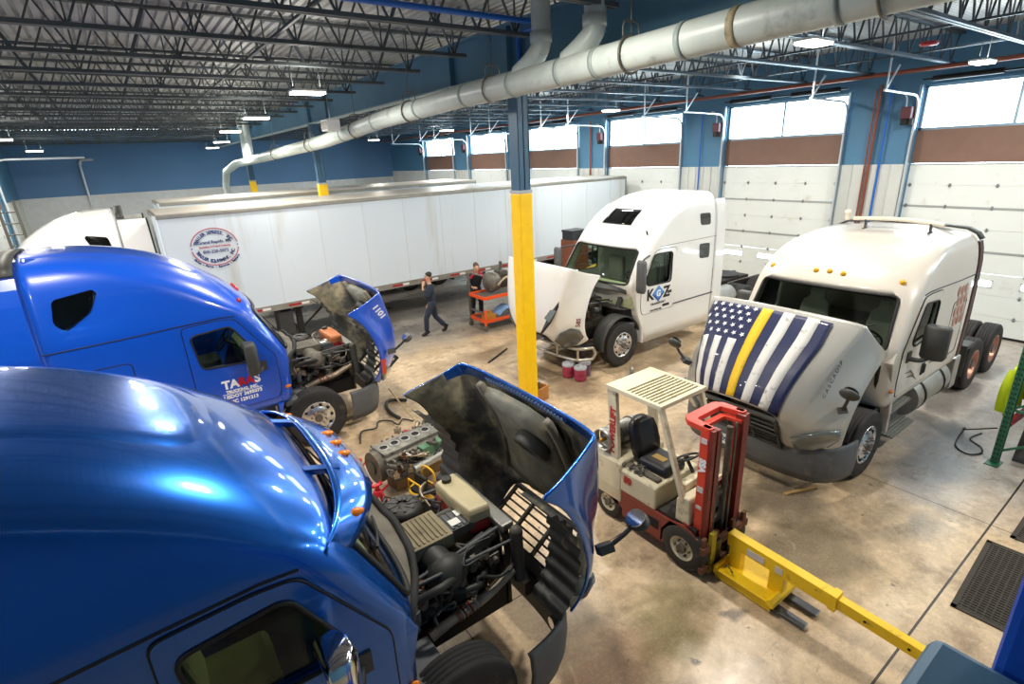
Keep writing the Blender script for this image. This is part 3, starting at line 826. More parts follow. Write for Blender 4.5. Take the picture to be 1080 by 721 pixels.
def fx(x): return x if x < 0 else x * 1.2
HOOD = [[(fx(x), y, z) for x, y, z in st] for st in HOOD]
PIV = Vector((1.14, 0.0, 0.58))
def hood(parent, mat, angle, mat_in=None):
    """open hood hinged at the bumper; returns the hood mesh object (its children sit in closed-truck coordinates minus PIV)"""
    vs = []; nj = 8; cols = 2 * nj - 1; fs = []; mi = []
    for st in HOOD:
        left = [(x, y, z) for x, y, z in st]; right = [(x, -y, z) for x, y, z in st[1:]]
        for p in list(reversed(right)) + left: vs.append(tuple(Vector(p) - PIV))
    for k in range(len(HOOD) - 1):
        for j in range(cols - 1):
            c = j if j < cols // 2 else cols - 2 - j       # 0 at the edge .. 6 at the centre
            if k >= 6 and c >= 5: continue                # grille opening
            mi.append(2 if (k == 0 and c > 2) else 0)
            fs.append((k * cols + j, (k + 1) * cols + j, (k + 1) * cols + j + 1, k * cols + j + 1))
    b = MB(); b.add(vs, fs, 0, True); b.mi = mi
    o = b.build('hood', [mat, mat_in or m_inner, mat, mat], parent, loc=tuple(PIV), rot=(0, R(angle), 0), subsurf=2, fix=False)
    at = o.data.attributes.new('crease_edge', 'FLOAT', 'EDGE')
    for ed in o.data.edges:
        r0, c0 = divmod(ed.vertices[0], cols); r1, c1 = divmod(ed.vertices[1], cols)
        cc = 0.0
        if c0 == c1 and c0 in (4, 10) and max(r0, r1) <= 5: cc = 0.55
        if r0 == r1 == 0: cc = 0.8
        at.data[ed.index].value = cc
    md = o.modifiers.new('shell', 'SOLIDIFY'); md.thickness = 0.022; md.offset = -1; md.material_offset = 1; md.material_offset_rim = 0
    return o
def hp(x, y, z): return tuple(Vector((fx(x), y, z)) - PIV)

def hood_fittings(h, lettering=None):
    # grille
    b = MB()
    for k in range(7):
        z = 0.86 + k * 0.082; x = 1.01 - 0.06 * max(0, (z - 1.15) / 0.25)
        b.bar(hp(x - 0.01, -0.57, z), hp(x - 0.01, 0.57, z), 0.022, 0.022)
    for y in (-0.57, -0.2, 0.2, 0.57): b.bar(hp(1.0, y, 0.81), hp(0.955, y, 1.38), 0.05, 0.03)
    b.bar(hp(1.0, -0.59, 0.81), hp(1.0, 0.59, 0.81), 0.05, 0.04); b.bar(hp(0.95, -0.59, 1.38), hp(0.95, 0.59, 1.38), 0.05, 0.04)
    b.build('grille', m_plast, h)
    for s in (-1, 1):
        # headlight
        b = MB()
        out = [(0.955, 0.72, 1.04), (0.86, 0.90, 1.10), (0.745, 1.07, 1.10), (0.655, 1.185, 1.04), (0.665, 1.20, 0.90), (0.79, 1.09, 0.84), (0.90, 0.92, 0.82), (0.97, 0.76, 0.86)]
        ring0 = [Vector(p) for p in out]; cen = sum(ring0, Vector()) / len(out); nrm = Vector((0.8, 0.55, 0.1)) * 0.02
        A = [p - nrm for p in ring0]; Bq = [p + nrm for p in ring0]; C = [cen + (p - cen) * 0.8 + nrm * 1.8 for p in ring0]
        b.loft([[hp(p.x, s * p.y, p.z) for p in q] for q in (A, Bq, C)])
        b.build('headlight', M('headlight_lens', '6f7674', 0.08, 0.3, coat=1.0), h)
        # splash shield: ribbed half arch seen inside the open hood
        b = MB()
        def P(u, v, s=s):
            a = R(8 + 112 * u); rr = 0.62 + 0.014 * math.cos(u * 2 * PI * 10)
            y = 0.80 + 0.40 * v
            return hp(rr * math.cos(a), s * y, 0.50 + rr * math.sin(a) * 1.08)
        b.grid(P, 66, 4)
        b.build('splash_shield', M('shield_black', '333433', 0.55, var=0.3, vscale=4, dirt='8a8268', dirt_amt=0.12), h)
        # mirror on its stalk
        b = MB()
        b.bar(hp(0.50, s * 1.16, 1.24), hp(0.55, s * 1.2, 1.36), 0.11, 0.08)
        b.tube([hp(0.54, s * 1.19, 1.33), hp(0.52, s * 1.25, 1.50), hp(0.50, s * 1.28, 1.60)], 0.022)
        b.build('mirror_stalk', m_plast, h)
        b = MB(); b.ball((0, 0, 0), (0.055, 0.12, 0.095)); b.build('fender_mirror', m_plast, h, loc=hp(0.50, s * 1.29, 1.66))
        b = MB(); b.cyl((0, 0, 0), (-0.012, 0, 0), 0.085, n=20); b.build('mirror_glass', m_chrome, h, loc=hp(0.455, s * 1.29, 1.66))
    # air ducting and round filter collar moulded inside
    b = MB()
    b.loft([[hp(x, 0.05 + y, z) for y, z in ((-0.55, zz), (-0.2, zz + 0.03), (0.3, zz + 0.03), (0.5, zz), (0.42, zz - 0.10), (0.0, zz - 0.15), (-0.45, zz - 0.11))] for x, zz in ((-0.25, 1.78), (0.05, 1.76), (0.35, 1.68), (0.55, 1.58), (0.66, 1.52))])
    b.build('air_duct', M('duct_grey', '6a6b62', 0.65, var=0.3, vscale=5, dirt='8a8060', dirt_amt=0.3, dirt_scale=4), h)
    b = MB(); b.lathe([(0.17, -0.02), (0.2, 0.0), (0.2, 0.10), (0.18, 0.12), (0.15, 0.10), (0.15, -0.02), (0.0, -0.02)], hp(0.06, -0.22, 1.64), (0.15, 0, -1), 28)
    b.build('filter_collar', M('collar_grey', '3c3d3b', 0.5), h)
    # dusty inner reinforcement ribs
    for s in (-1, 1):
        b = MB()
        b.loft([[hp(x, s * y, z) for y, z in ((0.52, 1.80 - d), (0.60, 1.79 - d), (0.60, 1.72 - d), (0.52, 1.73 - d))] for x, d in ((-0.33, 0.02), (0.0, 0.04), (0.35, 0.12), (0.7, 0.30))])
        b.build('inner_rib', m_dust, h)
def cab_top(x, y):
    lo, hi = 2.66, CT['t'][-1][0]
    for _ in range(30):
        m_ = (lo + hi) / 2; xf, hw, a = interp_s(CT['t'], m_)
        if abs(y) < hw and cab_front(y, m_) >= x: lo = m_
        else: hi = m_
    return lo
def latch_row(h, n=26):
    """row of louvre slots along the cowl edge"""
    b = MB()
    for k in range(n):
        y = -0.62 + 1.24 * k / (n - 1)
        z = 1.893 - 0.02 * (abs(y) / 0.62) ** 2
        b.cbox(hp(-0.25, y, z - 0.026), (0.07, 0.018, 0.012))
    b.build('cowl_louvre', M('louvre_blue_white', 'a9c4ea', 0.4), h)
def engine_bay(t, tan=m_tan, warm=False, shift=0.2):
    n0 = set(o.name for o in bpy.data.objects)
    _engine_bay(t, tan, warm)
    for o in bpy.data.objects:
        if o.name not in n0 and o.parent == t and o.name.split('.')[0] not in ('firewall', 'frame_rail', 'front_axle'): o.location.x += shift
def _engine_bay(t, tan=m_tan, warm=False):
    """engine, cooling pack and plumbing between the frame rails, as parts of truck t"""
    e = MB(); e.box(-0.45, 0.62, -0.26, 0.26, 0.62, 1.22); e.box(-0.35, 0.5, -0.38, 0.38, 0.72, 1.0)
    for k in range(6): e.cyl((-0.36 + k * 0.17, -0.27, 1.12), (-0.36 + k * 0.17, -0.36, 1.10), 0.06, n=10)
    eng = e.build('engine', m_cast, t, bevel=0.015)
    e = MB(); e.box(-0.50, 0.52, -0.21, 0.17, 1.22, 1.42)
    for k in range(17): e.box(-0.47 + k * 0.058, -0.445 + k * 0.058, -0.18, 0.14, 1.42, 1.435)
    e.build('valve_cover', tan, eng, bevel=0.02)
    # air intake box with ribs and its domed elbow (cab side)
    e = MB(); e.box(-0.20, 0.24, -0.36, 0.06, 1.46, 1.58)
    for k in range(9): e.box(-0.17 + k * 0.044, -0.15 + k * 0.044, -0.33, 0.03, 1.58, 1.592)
    e.build('intake_box', tan, eng, bevel=0.03)
    e = MB(); e.ball((0.06, -0.52, 1.36), (0.20, 0.16, 0.16)); e.cyl((0.05, -0.48, 1.37), (0.0, -0.22, 1.46), 0.14, 0.13, n=18)
    e.build('intake_elbow', tan if warm else m_plast, eng)
    e = MB(); e.lathe([(0.0, 0.05), (0.06, 0.05), (0.065, 0.07), (0.13, 0.07), (0.15, 0.055), (0.17, 0.05), (0.185, 0.02), (0.185, -0.08), (0.0, -0.08)], (0.04, 0.26, 1.56), (0, 0, 1), 28)
    for k in range(9):
        a = 2 * PI * k / 9
        e.bar((0.04 + 0.05 * math.cos(a), 0.26 + 0.05 * math.sin(a), 1.625), (0.04 + 0.14 * math.cos(a + .3), 0.26 + 0.14 * math.sin(a + .3), 1.625), 0.025, 0.02)
    e.build('cabin_air_filter', m_hose, eng)
    # control module, white labelled
    e = MB(); e.box(0.26, 0.52, -0.28, -0.02, 1.44, 1.53)
    for k in range(4): e.box(0.28 + k * 0.06, 0.315 + k * 0.06, -0.27, -0.03, 1.53, 1.545)
    md = e.build('control_module', m_gplast, eng, bevel=0.008)
    for x0, y0 in ((0.29, -0.24), (0.40, -0.14)):
        e = MB(); e.box(x0, x0 + 0.1, y0, y0 + 0.09, 1.546, 1.55); e.build('white_label', M('label_white', 'dcdcd6', 0.6), md)
    # coolers
    e = MB(); e.box(0.70, 0.76, -0.46, 0.50, 0.55, 1.44)
    for k in range(30): e.box(0.692, 0.70, -0.44 + k * 0.031, -0.425 + k * 0.031, 0.6, 1.38)
    e.build('radiator', m_cast, t)
    e = MB(); e.box(0.66, 0.80, -0.50, 0.54, 1.44, 1.52); e.build('radiator_tank', m_alud, t, bevel=0.02)
    e = MB(); e.cyl((0.60, 0, 1.0), (0.66, 0, 1.0), 0.36, n=28)
    for k in range(9):
        a = 2 * PI * k / 9
        e.bar((0.58, 0.06 * math.cos(a), 1.0 + 0.06 * math.sin(a)), (0.58, 0.33 * math.cos(a + .3), 1.0 + 0.33 * math.sin(a + .3)), 0.09, 0.015, up=(1, 0.3, 0))
    e.build('fan', m_plast, t)
    # coolant tank
    e = MB(); e.loft([[(0.58 + dx * k, 0.06 + dy * q, z) for dx, dy in ((-.12, -.34), (.10, -.36), (.12, .0), (.10, .34), (-.14, .30), (-.15, .0))] for z, k, q in ((1.50, 1, 1), (1.60, 1, 1), (1.645, .9, .95), (1.65, .6, .7))], sm=False)
    e.build('coolant_tank', m_tank, t, bevel=0.02)
    e = MB(); e.loft([[(0.58 + dx * k, 0.06 + dy * q, z) for dx, dy in ((-.12, -.34), (.10, -.36), (.12, .0), (.10, .34), (-.14, .30), (-.15, .0))] for z, k, q in ((1.36, .9, .9), (1.40, .99, .99), (1.50, .99, .99))], sm=False); e.build('coolant', m_coolr, t, bevel=0.015)
    e = MB(); e.cyl((0.54, 0.28, 1.64), (0.54, 0.28, 1.69), 0.05, n=14); e.build('tank_cap', m_hose, t)
    e = MB(); e.cyl((0.76, -0.60, 0.95), (0.76, -0.58, 1.46), 0.06, n=14); e.ball((0.76, -0.58, 1.46), 0.065); e.build('charge_pipe', m_hoseg, t)
    for s in (-1, 1):
        e = MB(); e.prism([(-0.68, s * 1.1), (-0.22, s * 1.1), (-0.22, s * 0.62), (-0.68, s * 0.62)], 'z', 0.84, 0.96); e.build('battery_tray', m_gplast, t, bevel=0.03)
        e = MB(); e.prism([(-0.62, 1.66), (-0.40, 1.30), (-0.36, 1.30), (-0.52, 1.70)], 'y', s * 0.80 - 0.06, s * 0.80 + 0.06); e.build('wing_bracket', m_plast, t)
    # exhaust bellows pipe on the near side
    e = MB(); pts = [(-0.20, -0.64, 0.92), (0.0, -0.65, 0.98), (0.36, -0.66, 1.04), (0.66, -0.64, 1.14)]
    e.tube(smooth_path(pts, 5), 0.045, 14)
    for k in range(7):
        q = Vector(pts[1]).lerp(Vector(pts[2]), 0.15 + 0.1 * k); e.torus(q, 0.046, 0.010, (1, 0.05, 0.2), 16, 6)
    e.build('exhaust_pipe', m_exh, t)
    e = MB()
    for k in range(3):
        q = Vector((0.06 + k * 0.06, -0.652, 0.99 + k * 0.01)); e.torus(q, 0.051, 0.008, (1, 0.05, 0.2), 16, 6)
    e.build('heat_wrap_band', m_wirer, t)
    # large charge-air and coolant hoses
    hs = [([(0.10, -0.30, 1.30), (0.3, -0.42, 1.34), (0.52, -0.40, 1.38), (0.68, -0.34, 1.36)], 0.055, m_hoseg),
          ([(0.30, 0.10, 1.42), (0.45, 0.0, 1.50), (0.60, -0.12, 1.50), (0.69, -0.25, 1.44)], 0.045, m_hoseg),
          ([(-0.1, -0.45, 1.28), (0.05, -0.60, 1.22), (0.28, -0.66, 1.2), (0.45, -0.5, 1.15)], 0.03, m_hose),
          ([(-0.32, -0.62, 1.34), (-0.1, -0.7, 1.42), (0.1, -0.62, 1.36), (0.2, -0.5, 1.22)], 0.035, m_hose),
          ([(0.45, 0.45, 1.30), (0.5, 0.2, 1.36), (0.5, 0.0, 1.35), (0.55, -0.1, 1.28)], 0.03, m_hose)]
    for pts, r, m in hs:
        e = MB(); e.tube(smooth_path(pts, 6), r, 10); e.build('hose', m, t)
    # stay rods from firewall to radiator
    for (a, c, r) in (((-0.40, -0.52, 1.42), (0.72, -0.42, 1.47), 0.017), ((-0.50, -0.62, 1.50), (0.76, -0.58, 1.40), 0.014), ((-0.40, 0.62, 1.42), (0.72, 0.44, 1.47), 0.017)):
        e = MB(); e.cyl(a, c, r, n=8); e.build('stay_rod', m_gplast, t)
    # harness tangle
    rnd = random.Random(11)
    for k in range(30):
        x0 = rnd.uniform(-0.4, 0.6); y0 = rnd.uniform(-0.7, 0.6); z0 = rnd.uniform(1.1, 1.5)
        pts = [(x0, y0, z0)]
        for q in range(4):
            pts.append((min(.68, max(-.42, pts[-1][0] + rnd.uniform(-.2, .25))), max(-.68, min(.62, pts[-1][1] + rnd.uniform(-.2, .2))), max(1.02, min(1.52, pts[-1][2] + rnd.uniform(-.12, .12)))))
        e = MB(); e.tube(smooth_path(pts, 5), rnd.choice((0.009, 0.012, 0.016)), 6)
        e.build('wire_loom', rnd.choice((m_hose, m_hose, m_hoseg, m_cast, m_exh)), t)
    # small brackets, pumps and filters clustered on the block
    for k in range(40):
        x0 = rnd.uniform(-0.42, 0.66); s = rnd.choice((-1, -1, 1)); y0 = s * rnd.uniform(0.24, 0.62); z0 = rnd.uniform(0.85, 1.42)
        e = MB()
        if k % 3 == 0: e.cyl((x0, y0, z0 - .07), (x0, y0, z0 + .07), 0.045, n=12); e.cyl((x0, y0, z0 + .07), (x0, y0, z0 + .09), 0.03, n=10); nm = 'canister'
        elif k % 3 == 1: e.cbox((x0, y0, z0), (0.12, 0.09, 0.1)); e.cyl((x0, y0 - .05 * s, z0), (x0, y0 + .09 * s, z0), 0.03, n=10); nm = 'pump'
        else: e.bar((x0 - .08, y0, z0), (x0 + .1, y0 + .05 * s, z0 + .08), 0.05, 0.02); e.cyl((x0, y0, z0), (x0, y0 + s * .06, z0), 0.02, n=8); nm = 'bracket'
        e.build(nm, rnd.choice((m_cast, m_castl, m_castl, m_exh, m_gplast, m_rust)), t, bevel=0.006)
    # battery / fluid bottle, inner wings
    e = MB(); e.box(-0.48, -0.44, -1.0, 1.0, 0.9, 1.72); e.build('firewall', m_plast, t)
    for s in (-1, 1):
        e = MB(); e.box(-0.44, 0.92, s * 0.42 - 0.04, s * 0.42 + 0.04, 0.56, 0.82); e.build('frame_rail', m_rail, t)
        e = MB(); e.tube(smooth_path([(0.72, s * 0.46, 1.4), (0.8, s * 0.5, 1.1), (0.86, s * 0.46, 0.85)], 4), 0.03, 8); e.build('radiator_support', m_plast, t)
    e = MB(); e.cyl((0, -0.95, 0.515), (0, 0.95, 0.515), 0.055, n=10); e.build('front_axle', m_rail, t)

def cascadia(label, loc, rz, mat, angle=62, tank=None, hoodmat=None, group=None, doormat=None, roofmat=None, glass=None, seat=None, tab=None, visor=False, fair=0.68, mirrorchrome=False, warm=False, frame_to=-3.9, hubs=None, tint=None):
    t = thing('semi_truck', label, 'truck', loc, rz, group)
    CT['t'] = tab or CAB; CT['win'] = WIN; top = CT['t'][-1][0]
    C = cab_meshes()
    cab = use_mesh('cab', C['body'], mat, t)
    if top > 3.5:      # raised centre panel pressed into the roof
        b = MB()
        def RP(u, v):
            y = 0.66 * (2 * u - 1); xe = -1.05 - 0.35 * abs(2 * u - 1) ** 4; x = -3.2 + (xe + 3.2) * v
            ed_ = min(1.0, 9 * min(u, 1 - u), 11 * (1 - v)); ed_ = ed_ * ed_ * (3 - 2 * ed_)
            return (x, y, cab_top(x, y) - 0.010 + 0.026 * ed_)
        b.grid(RP, 40, 44); b.build('roof_panel', mat, cab)
    for p in cab.data.polygons: p.use_smooth = True
    # windscreen
    b = MB()
    def W(u, v):
        z = 1.84 + 0.76 * v; hw = 1.08 - 0.07 * v; y = hw * (2 * u - 1)
        return (cab_front(y, z) - 0.015, y, z)
    b.grid(W, 28, 6)
    ws = b.build('windshield', glass or m_glass, t)
    b = MB()
    ed = [(y, z) for y, z in rpoly(ws_poly(), 0.09, 4)]
    fine = []
    for i in range(len(ed)):
        p, q = Vector(ed[i - 1]), Vector(ed[i]); k = max(1, int((q - p).length / 0.08))
        for j in range(k): fine.append(p.lerp(q, j / k))
    loop = [(cab_front(p[0], p[1]) + 0.004, p[0], p[1]) for p in fine]
    b.tube(loop + [loop[0]], 0.024, 6, caps=False); b.build('windshield_seal', m_gasket, ws)
    for s in (-1, 1):
        b = MB(); b.tube([(-0.17, s * 0.1, 1.9), (cab_front(s * 0.45, 2.05) + 0.03, s * 0.5, 2.05), (cab_front(s * 0.8, 2.2) + 0.02, s * 0.85, 2.2)], 0.012, 6)
        b.build('wiper', m_gasket, ws)
    # cab inside: dash, wheel, seats
    b = MB(); b.loft([[(x, y, z) for y, z in ((-1.1, 1.3), (1.1, 1.3), (1.1, zz), (0.6, zz + .03), (-0.6, zz + .03), (-1.1, zz))] for x, zz in ((-0.32, 1.76), (-0.5, 1.80), (-0.68, 1.80), (-0.82, 1.66))], sm=False)
    b.build('dashboard', m_dash, t, bevel=0.02)
    b = MB(); b.torus((-1.0, 0.55, 1.78), 0.22, 0.016, (-0.8, 0, 0.6), 24, 6); b.cyl((-1.0, 0.55, 1.78), (-0.8, 0.55, 1.62), 0.03)
    for k in range(3):
        a = 2 * PI * k / 3 + 0.5
        b.bar((-1.0, 0.55, 1.78), (-1.0 + 0.13 * math.sin(a), 0.55 + 0.21 * math.cos(a), 1.78 + 0.165 * math.sin(a)), 0.03, 0.015)
    b.build('steering_wheel', m_hose, t)
    sm = seat or m_seatg
    for s in (-1, 1):
        b = MB(); b.box(-1.62, -1.12, s * 0.55 - 0.26, s * 0.55 + 0.26, 1.36, 1.52); st = b.build('cab_seat', sm, t, bevel=0.05)
        b = MB(); b.loft([[(x, s * 0.55 + y, z) for x, y in ((x0, -w), (x0, w), (x0 - .12, w * .9), (x0 - .12, -w * .9))] for x0, w, z in ((-1.52, .25, 1.5), (-1.56, .26, 1.8), (-1.62, .23, 2.05), (-1.65, .14, 2.1), (-1.66, .13, 2.28))], sm=False)
        b.build('seat_back', sm, st, bevel=0.04)
        b = MB(); b.box(-1.55, -1.2, s * 0.55 - 0.2, s * 0.55 + 0.2, 1.05, 1.36); b.build('seat_base', m_plast, st)
    b = MB(); b.box(-3.15, -1.9, -1.1, 1.1, 1.1, 1.6); b.build('bunk', m_seatg, t, bevel=0.05)
    # doors
    for s in (-1, 1):
        d = use_mesh('door', C['door%d' % s], doormat or mat, t)
        b = MB()
        wl = rpoly([(x + (0.03 if x < -1.2 else -0.03), z) for x, z in WIN], 0.08)
        b.prism([(x, z) for x, z in rpoly(WIN, 0.09)], 'y', s * 1.183, s * 1.189); b.build('door_glass', m_glassd if not glass else glass, d)
        b = MB(); lp = [(x, s * (cab_y(z) + 0.016), z) for x, z in rpoly(WIN, 0.09)]; b.tube(lp + [lp[0]], 0.015, 6, caps=False); b.build('window_seal', m_gasket, d)
        out = rpoly([(-1.68, 1.115), (-0.555, 1.115), (-0.495, 1.3), (-0.495, 1.84), (-0.965, 2.545), (-1.2, 2.565), (-1.68, 2.545)], 0.07)
        b = MB(); lp = [(x, s * (cab_y(z) + 0.006), z) for x, z in out]; b.tube(lp + [lp[0]], 0.0075, 6, caps=False); b.build('door_seal', m_gasket, d)
        b = MB(); b.cbox((-1.47, s * 1.225, 1.33), (0.11, 0.02, 0.2)); b.cbox((-1.47, s * 1.245, 1.34), (0.05, 0.03, 0.14)); b.build('door_handle', m_plast, d, bevel=0.015)
        # mirror: tall housing on an arm from the door's front corner
        b = MB(); b.tube(smooth_path([(-0.72, s * 1.20, 1.70), (-0.78, s * 1.34, 1.68), (-0.88, s * 1.42, 1.72)], 4), 0.035, 8); b.cbox((-0.72, s * 1.215, 1.72), (0.14, 0.05, 0.16)); b.build('mirror_arm', m_plast, d)
        b = MB(); b.loft([[(-0.90 + dx * k, s * 1.45 + dy * q, z) for dx, dy in ((-.075, -.15), (.05, -.15), (.11, -.06), (.11, .06), (.05, .15), (-.075, .15))] for z, k, q in ((1.70, .8, .85), (1.74, 1, 1), (2.16, 1, 1), (2.20, .8, .85))])
        b.build('door_mirror', m_chrome if (mirrorchrome and s < 0) else m_plast, d, bevel=0.012)
        b = MB(); b.box(-0.982, -0.977, s * 1.45 - 0.125, s * 1.45 + 0.125, 1.76, 2.14); b.build('mirror_glass', m_chrome, d)
        # seam strip under the roof fairing
        b = MB(); lp = [(x, s * (cab_y(zz) + 0.002), zz) for x, zz in ((-3.24, 2.53), (-2.4, 2.55), (-1.6, 2.585), (-1.15, 2.60), (-0.95, 2.585))]
        b.tube(lp, 0.008, 6); b.build('roof_seam', m_gasket, cab)
        # sleeper window
        if top > 3.5:
          sw = rpoly([(-3.03, 2.90), (-2.92, 2.78), (-2.62, 2.98), (-2.50, 3.22), (-2.54, 3.27), (-2.98, 3.20)], 0.06)
          b = MB(); V = on_side(sw, s, 0.012); b.add(V, [tuple(range(len(V)))]); b.add(on_side(sw, s, -0.05), [tuple(range(len(V)))]); n_ = len(V)
          b.f += [(i, (i + 1) % n_, n_ + (i + 1) % n_, n_ + i) for i in range(n_)]; b.mi += [0] * n_; b.sm += [False] * n_
          b.build('sleeper_window', m_tint, cab)
        # luggage door outline
        lg = rpoly([(-2.98, 1.25), (-2.35, 1.25), (-2.35, 2.2), (-2.98, 2.2)], 0.08)
        b = MB(); lp = on_side(lg, s, 0.0); b.tube(lp + [lp[0]], 0.007, 5, caps=False); b.build('luggage_door_seam', m_gasket, cab)
        # side skirt, steps, tank
        b = MB(); b.cyl((-3.1, s * 0.92, 0.68), (-1.65, s * 0.92, 0.68), 0.31, n=28); tk = b.build('fuel_tank', m_alud, t)
        for x in (-2.8, -1.95):
            b = MB(); b.lathe([(0.313, -0.03), (0.322, -0.03), (0.322, 0.03), (0.313, 0.03)], (x, s * 0.92, 0.68), (1, 0, 0), 28); b.build('tank_strap', m_gasket, tk)
        for z, y in ((0.42, 1.15), (0.78, 1.05)):
            b = MB(); b.box(-1.55, -0.7, s * y - 0.1, s * y + 0.1, z - 0.03, z)
            for k in range(4): b.box(-1.55, -0.7, s * y - 0.08 + k * 0.045, s * y - 0.06 + k * 0.045, z, z + 0.012)
            b.build('cab_step', m_alud, t)
        b = MB(); b.box(-1.6, -0.62, s * 0.96 - 0.03, s * 0.96 + 0.03, 0.35, 1.0); b.build('step_skirt', m_gplast, t)
        # blue cowl quarter panel ahead of the door
        b = MB(); b.loft([[(x, s * y, z) for x, y in ((-0.52, 1.05), (-0.52, 1.215), (xf, 1.19), (xf, 1.02))] for z, xf in ((1.0, -0.50), (1.12, -0.47), (1.45, -0.36), (1.70, -0.30), (1.84, -0.36))], sm=False)
        b.build('cowl_panel', mat, t, bevel=0.02)
        b = MB(); b.loft([[(x, s * y, z) for x, y in ((-0.60, 1.0), (-0.60, 1.2), (xf, 1.2), (xf, 1.0))] for z, xf in ((0.52, -0.56), (0.8, -0.56), (1.0, -0.50))], sm=False)
        b.build('fender_skirt', mat, t, bevel=0.02)
        b = MB(); b.ball((-0.40, s * 1.205, 1.26), (0.05, 0.02, 0.03)); b.build('marker_lamp', m_amber, t)
        # fairing behind the sleeper
        b = MB(); rows = []
        for z in [top - 2.68 + (q - 1.05) * 1.0 if q > 2.6 else q for q in (1.05, 1.8, 2.5)] + [top - q for q in (0.85, 0.55, 0.35, 0.22)]:
            y = cab_y(z); rows.append([(-3.27, s * y, z), (-3.27 - fair + 0.02 * (z - 1), s * y, z), (-3.27 - fair + 0.02 * (z - 1), s * (y - 0.04), z), (-3.27, s * (y - 0.04), z)])
        b.loft(rows, sm=False); b.build('side_fairing', mat, t)
        b = MB(); lp = [(-3.30 - fair + 0.02 * (z - 1), s * (cab_y(z) - 0.02), z) for z in [1.05, 1.8, 2.5] + [top - q for q in (0.85, 0.55, 0.35, 0.22)]]; b.tube(lp, 0.022, 6); b.build('fairing_edge', m_rubber, t)
    b = MB()
    rows = []
    for x in (-3.27, -3.45): rows.append([(x, s_ * cab_y(top - q), top - q) for s_, q in ((-1, .20), (-1, .11), (-1, .04), (-1, 0), (1, 0), (1, .04), (1, .11), (1, .20))])
    b.loft(rows, closed=False, caps=False); b.build('roof_fairing', m_plast, t, solid=(0.03, 1))
    # cowl tray under the windscreen and its rubber seal
    b = MB()
    def T_(u, v):
        y = -1.02 + 2.04 * u; x0 = cab_front(y, 1.82) - 0.02; x1 = 0.02 - 0.30 * (abs(y) / 1.02) ** 2.5
        return (x0 + (x1 - x0) * v, y, 1.82 - 0.10 * v - 0.08 * (abs(y) / 1.02) ** 3 + 0.02 * math.sin(u * 30) * v)
    b.grid(T_, 24, 5); ct = b.build('cowl_tray', m_dust, t, solid=(0.03, -1))
    b = MB(); lp = [T_(k / 24, 1.0) for k in range(25)]; lp = [(x, y, z + 0.01) for x, y, z in lp]
    lp = [(lp[0][0] - .05, lp[0][1], lp[0][2] - .35)] + lp + [(lp[-1][0] - .05, lp[-1][1], lp[-1][2] - .35)]
    b.tube(lp, 0.035, 8); b.build('cowl_seal', m_rubber, ct)
    if visor:
        # sun visor with five amber lamps
        b = MB()
        def V_(u, v):
            y = 1.16 * (2 * u - 1); q = abs(y) / 1.16
            xf = cab_front(min(abs(y), 1.12) * (1 if y > 0 else -1), 2.66)
            x_in = xf + 0.02 + 0.05 * (1 - q ** 4); x_out = xf + 0.02 + 0.34 * (1 - q ** 3.6)
            zc = 2.71 - 0.12 * q ** 3
            return (x_in + (x_out - x_in) * v, y, zc - 0.12 * v - 0.06 * v * v)
        b.grid(V_, 36, 5); vz = b.build('sun_visor', roofmat or mat, t, solid=(0.025, 0))
        for k in (-1, 1):
            b = MB(); b.bar((cab_front(0.45 * k, 2.74) - 0.02, 0.45 * k, 2.74), V_(0.5 + 0.19 * k, 0.3), 0.07, 0.04); b.build('visor_bracket', mat, vz)
        for y in (-0.88, -0.2, 0.0, 0.2, 0.88):
            p = V_(0.5 + y / 2.32, 0.6); b = MB(); b.ball(p, (0.075, 0.035, 0.03), 12, 6); b.build('cab_marker_lamp', m_amber, vz)
    else:
        for y in (-0.95, -0.2, 0.0, 0.2, 0.95):
            zz = 2.80 - 0.05 * abs(y)
            b = MB(); b.ball((cab_front(y, zz) - 0.005, y, zz), (0.035, 0.045, 0.05), 12, 6); b.build('cab_marker_lamp', m_red if tint is not None else m_amber, cab)
    # bumper
    b = MB()
    half = smooth_path([(1.30, 0), (1.28, 0.55), (1.20, 0.92), (1.05, 1.11), (0.85, 1.20), (0.58, 1.24)], 5)
    path = [(p[0], -p[1]) for p in reversed(half[1:])] + [(p[0], p[1]) for p in half]
    rows = []
    for o_, z in ((0.0, 0.85), (0.03, 0.79), (0.045, 0.6), (0.02, 0.42), (-0.04, 0.28)):
        rows.append([(px + o_ * (0.5 + 0.5 * (1 - abs(py) / 1.24)), py + 0.4 * o_ * py, z) for px, py in path])
    b.loft(rows, closed=False, caps=False); bp = b.build('bumper', m_gplast, t, solid=(0.03, -1))
    for s in (-1, 1):
        b = MB(); b.cyl((1.12 , s * 0.86, 0.5), (1.22, s * 0.88, 0.5), 0.06, n=16); b.build('fog_lamp', m_chrome, bp)
    b = MB(); b.box(1.15, 1.30, -0.42, 0.42, 0.46, 0.62); b.build('bumper_intake', m_plast, bp)
    # chassis
    for s in (-1, 1):
        b = MB(); b.box(frame_to, -0.44, s * 0.42 - 0.04, s * 0.42 + 0.04, 0.66, 0.94); b.build('chassis_rail', m_rail, t)
        wheel(t, 0, s * 1.03, s, True)
    h = hood(t, hoodmat or mat, angle)
    return t, h, cab
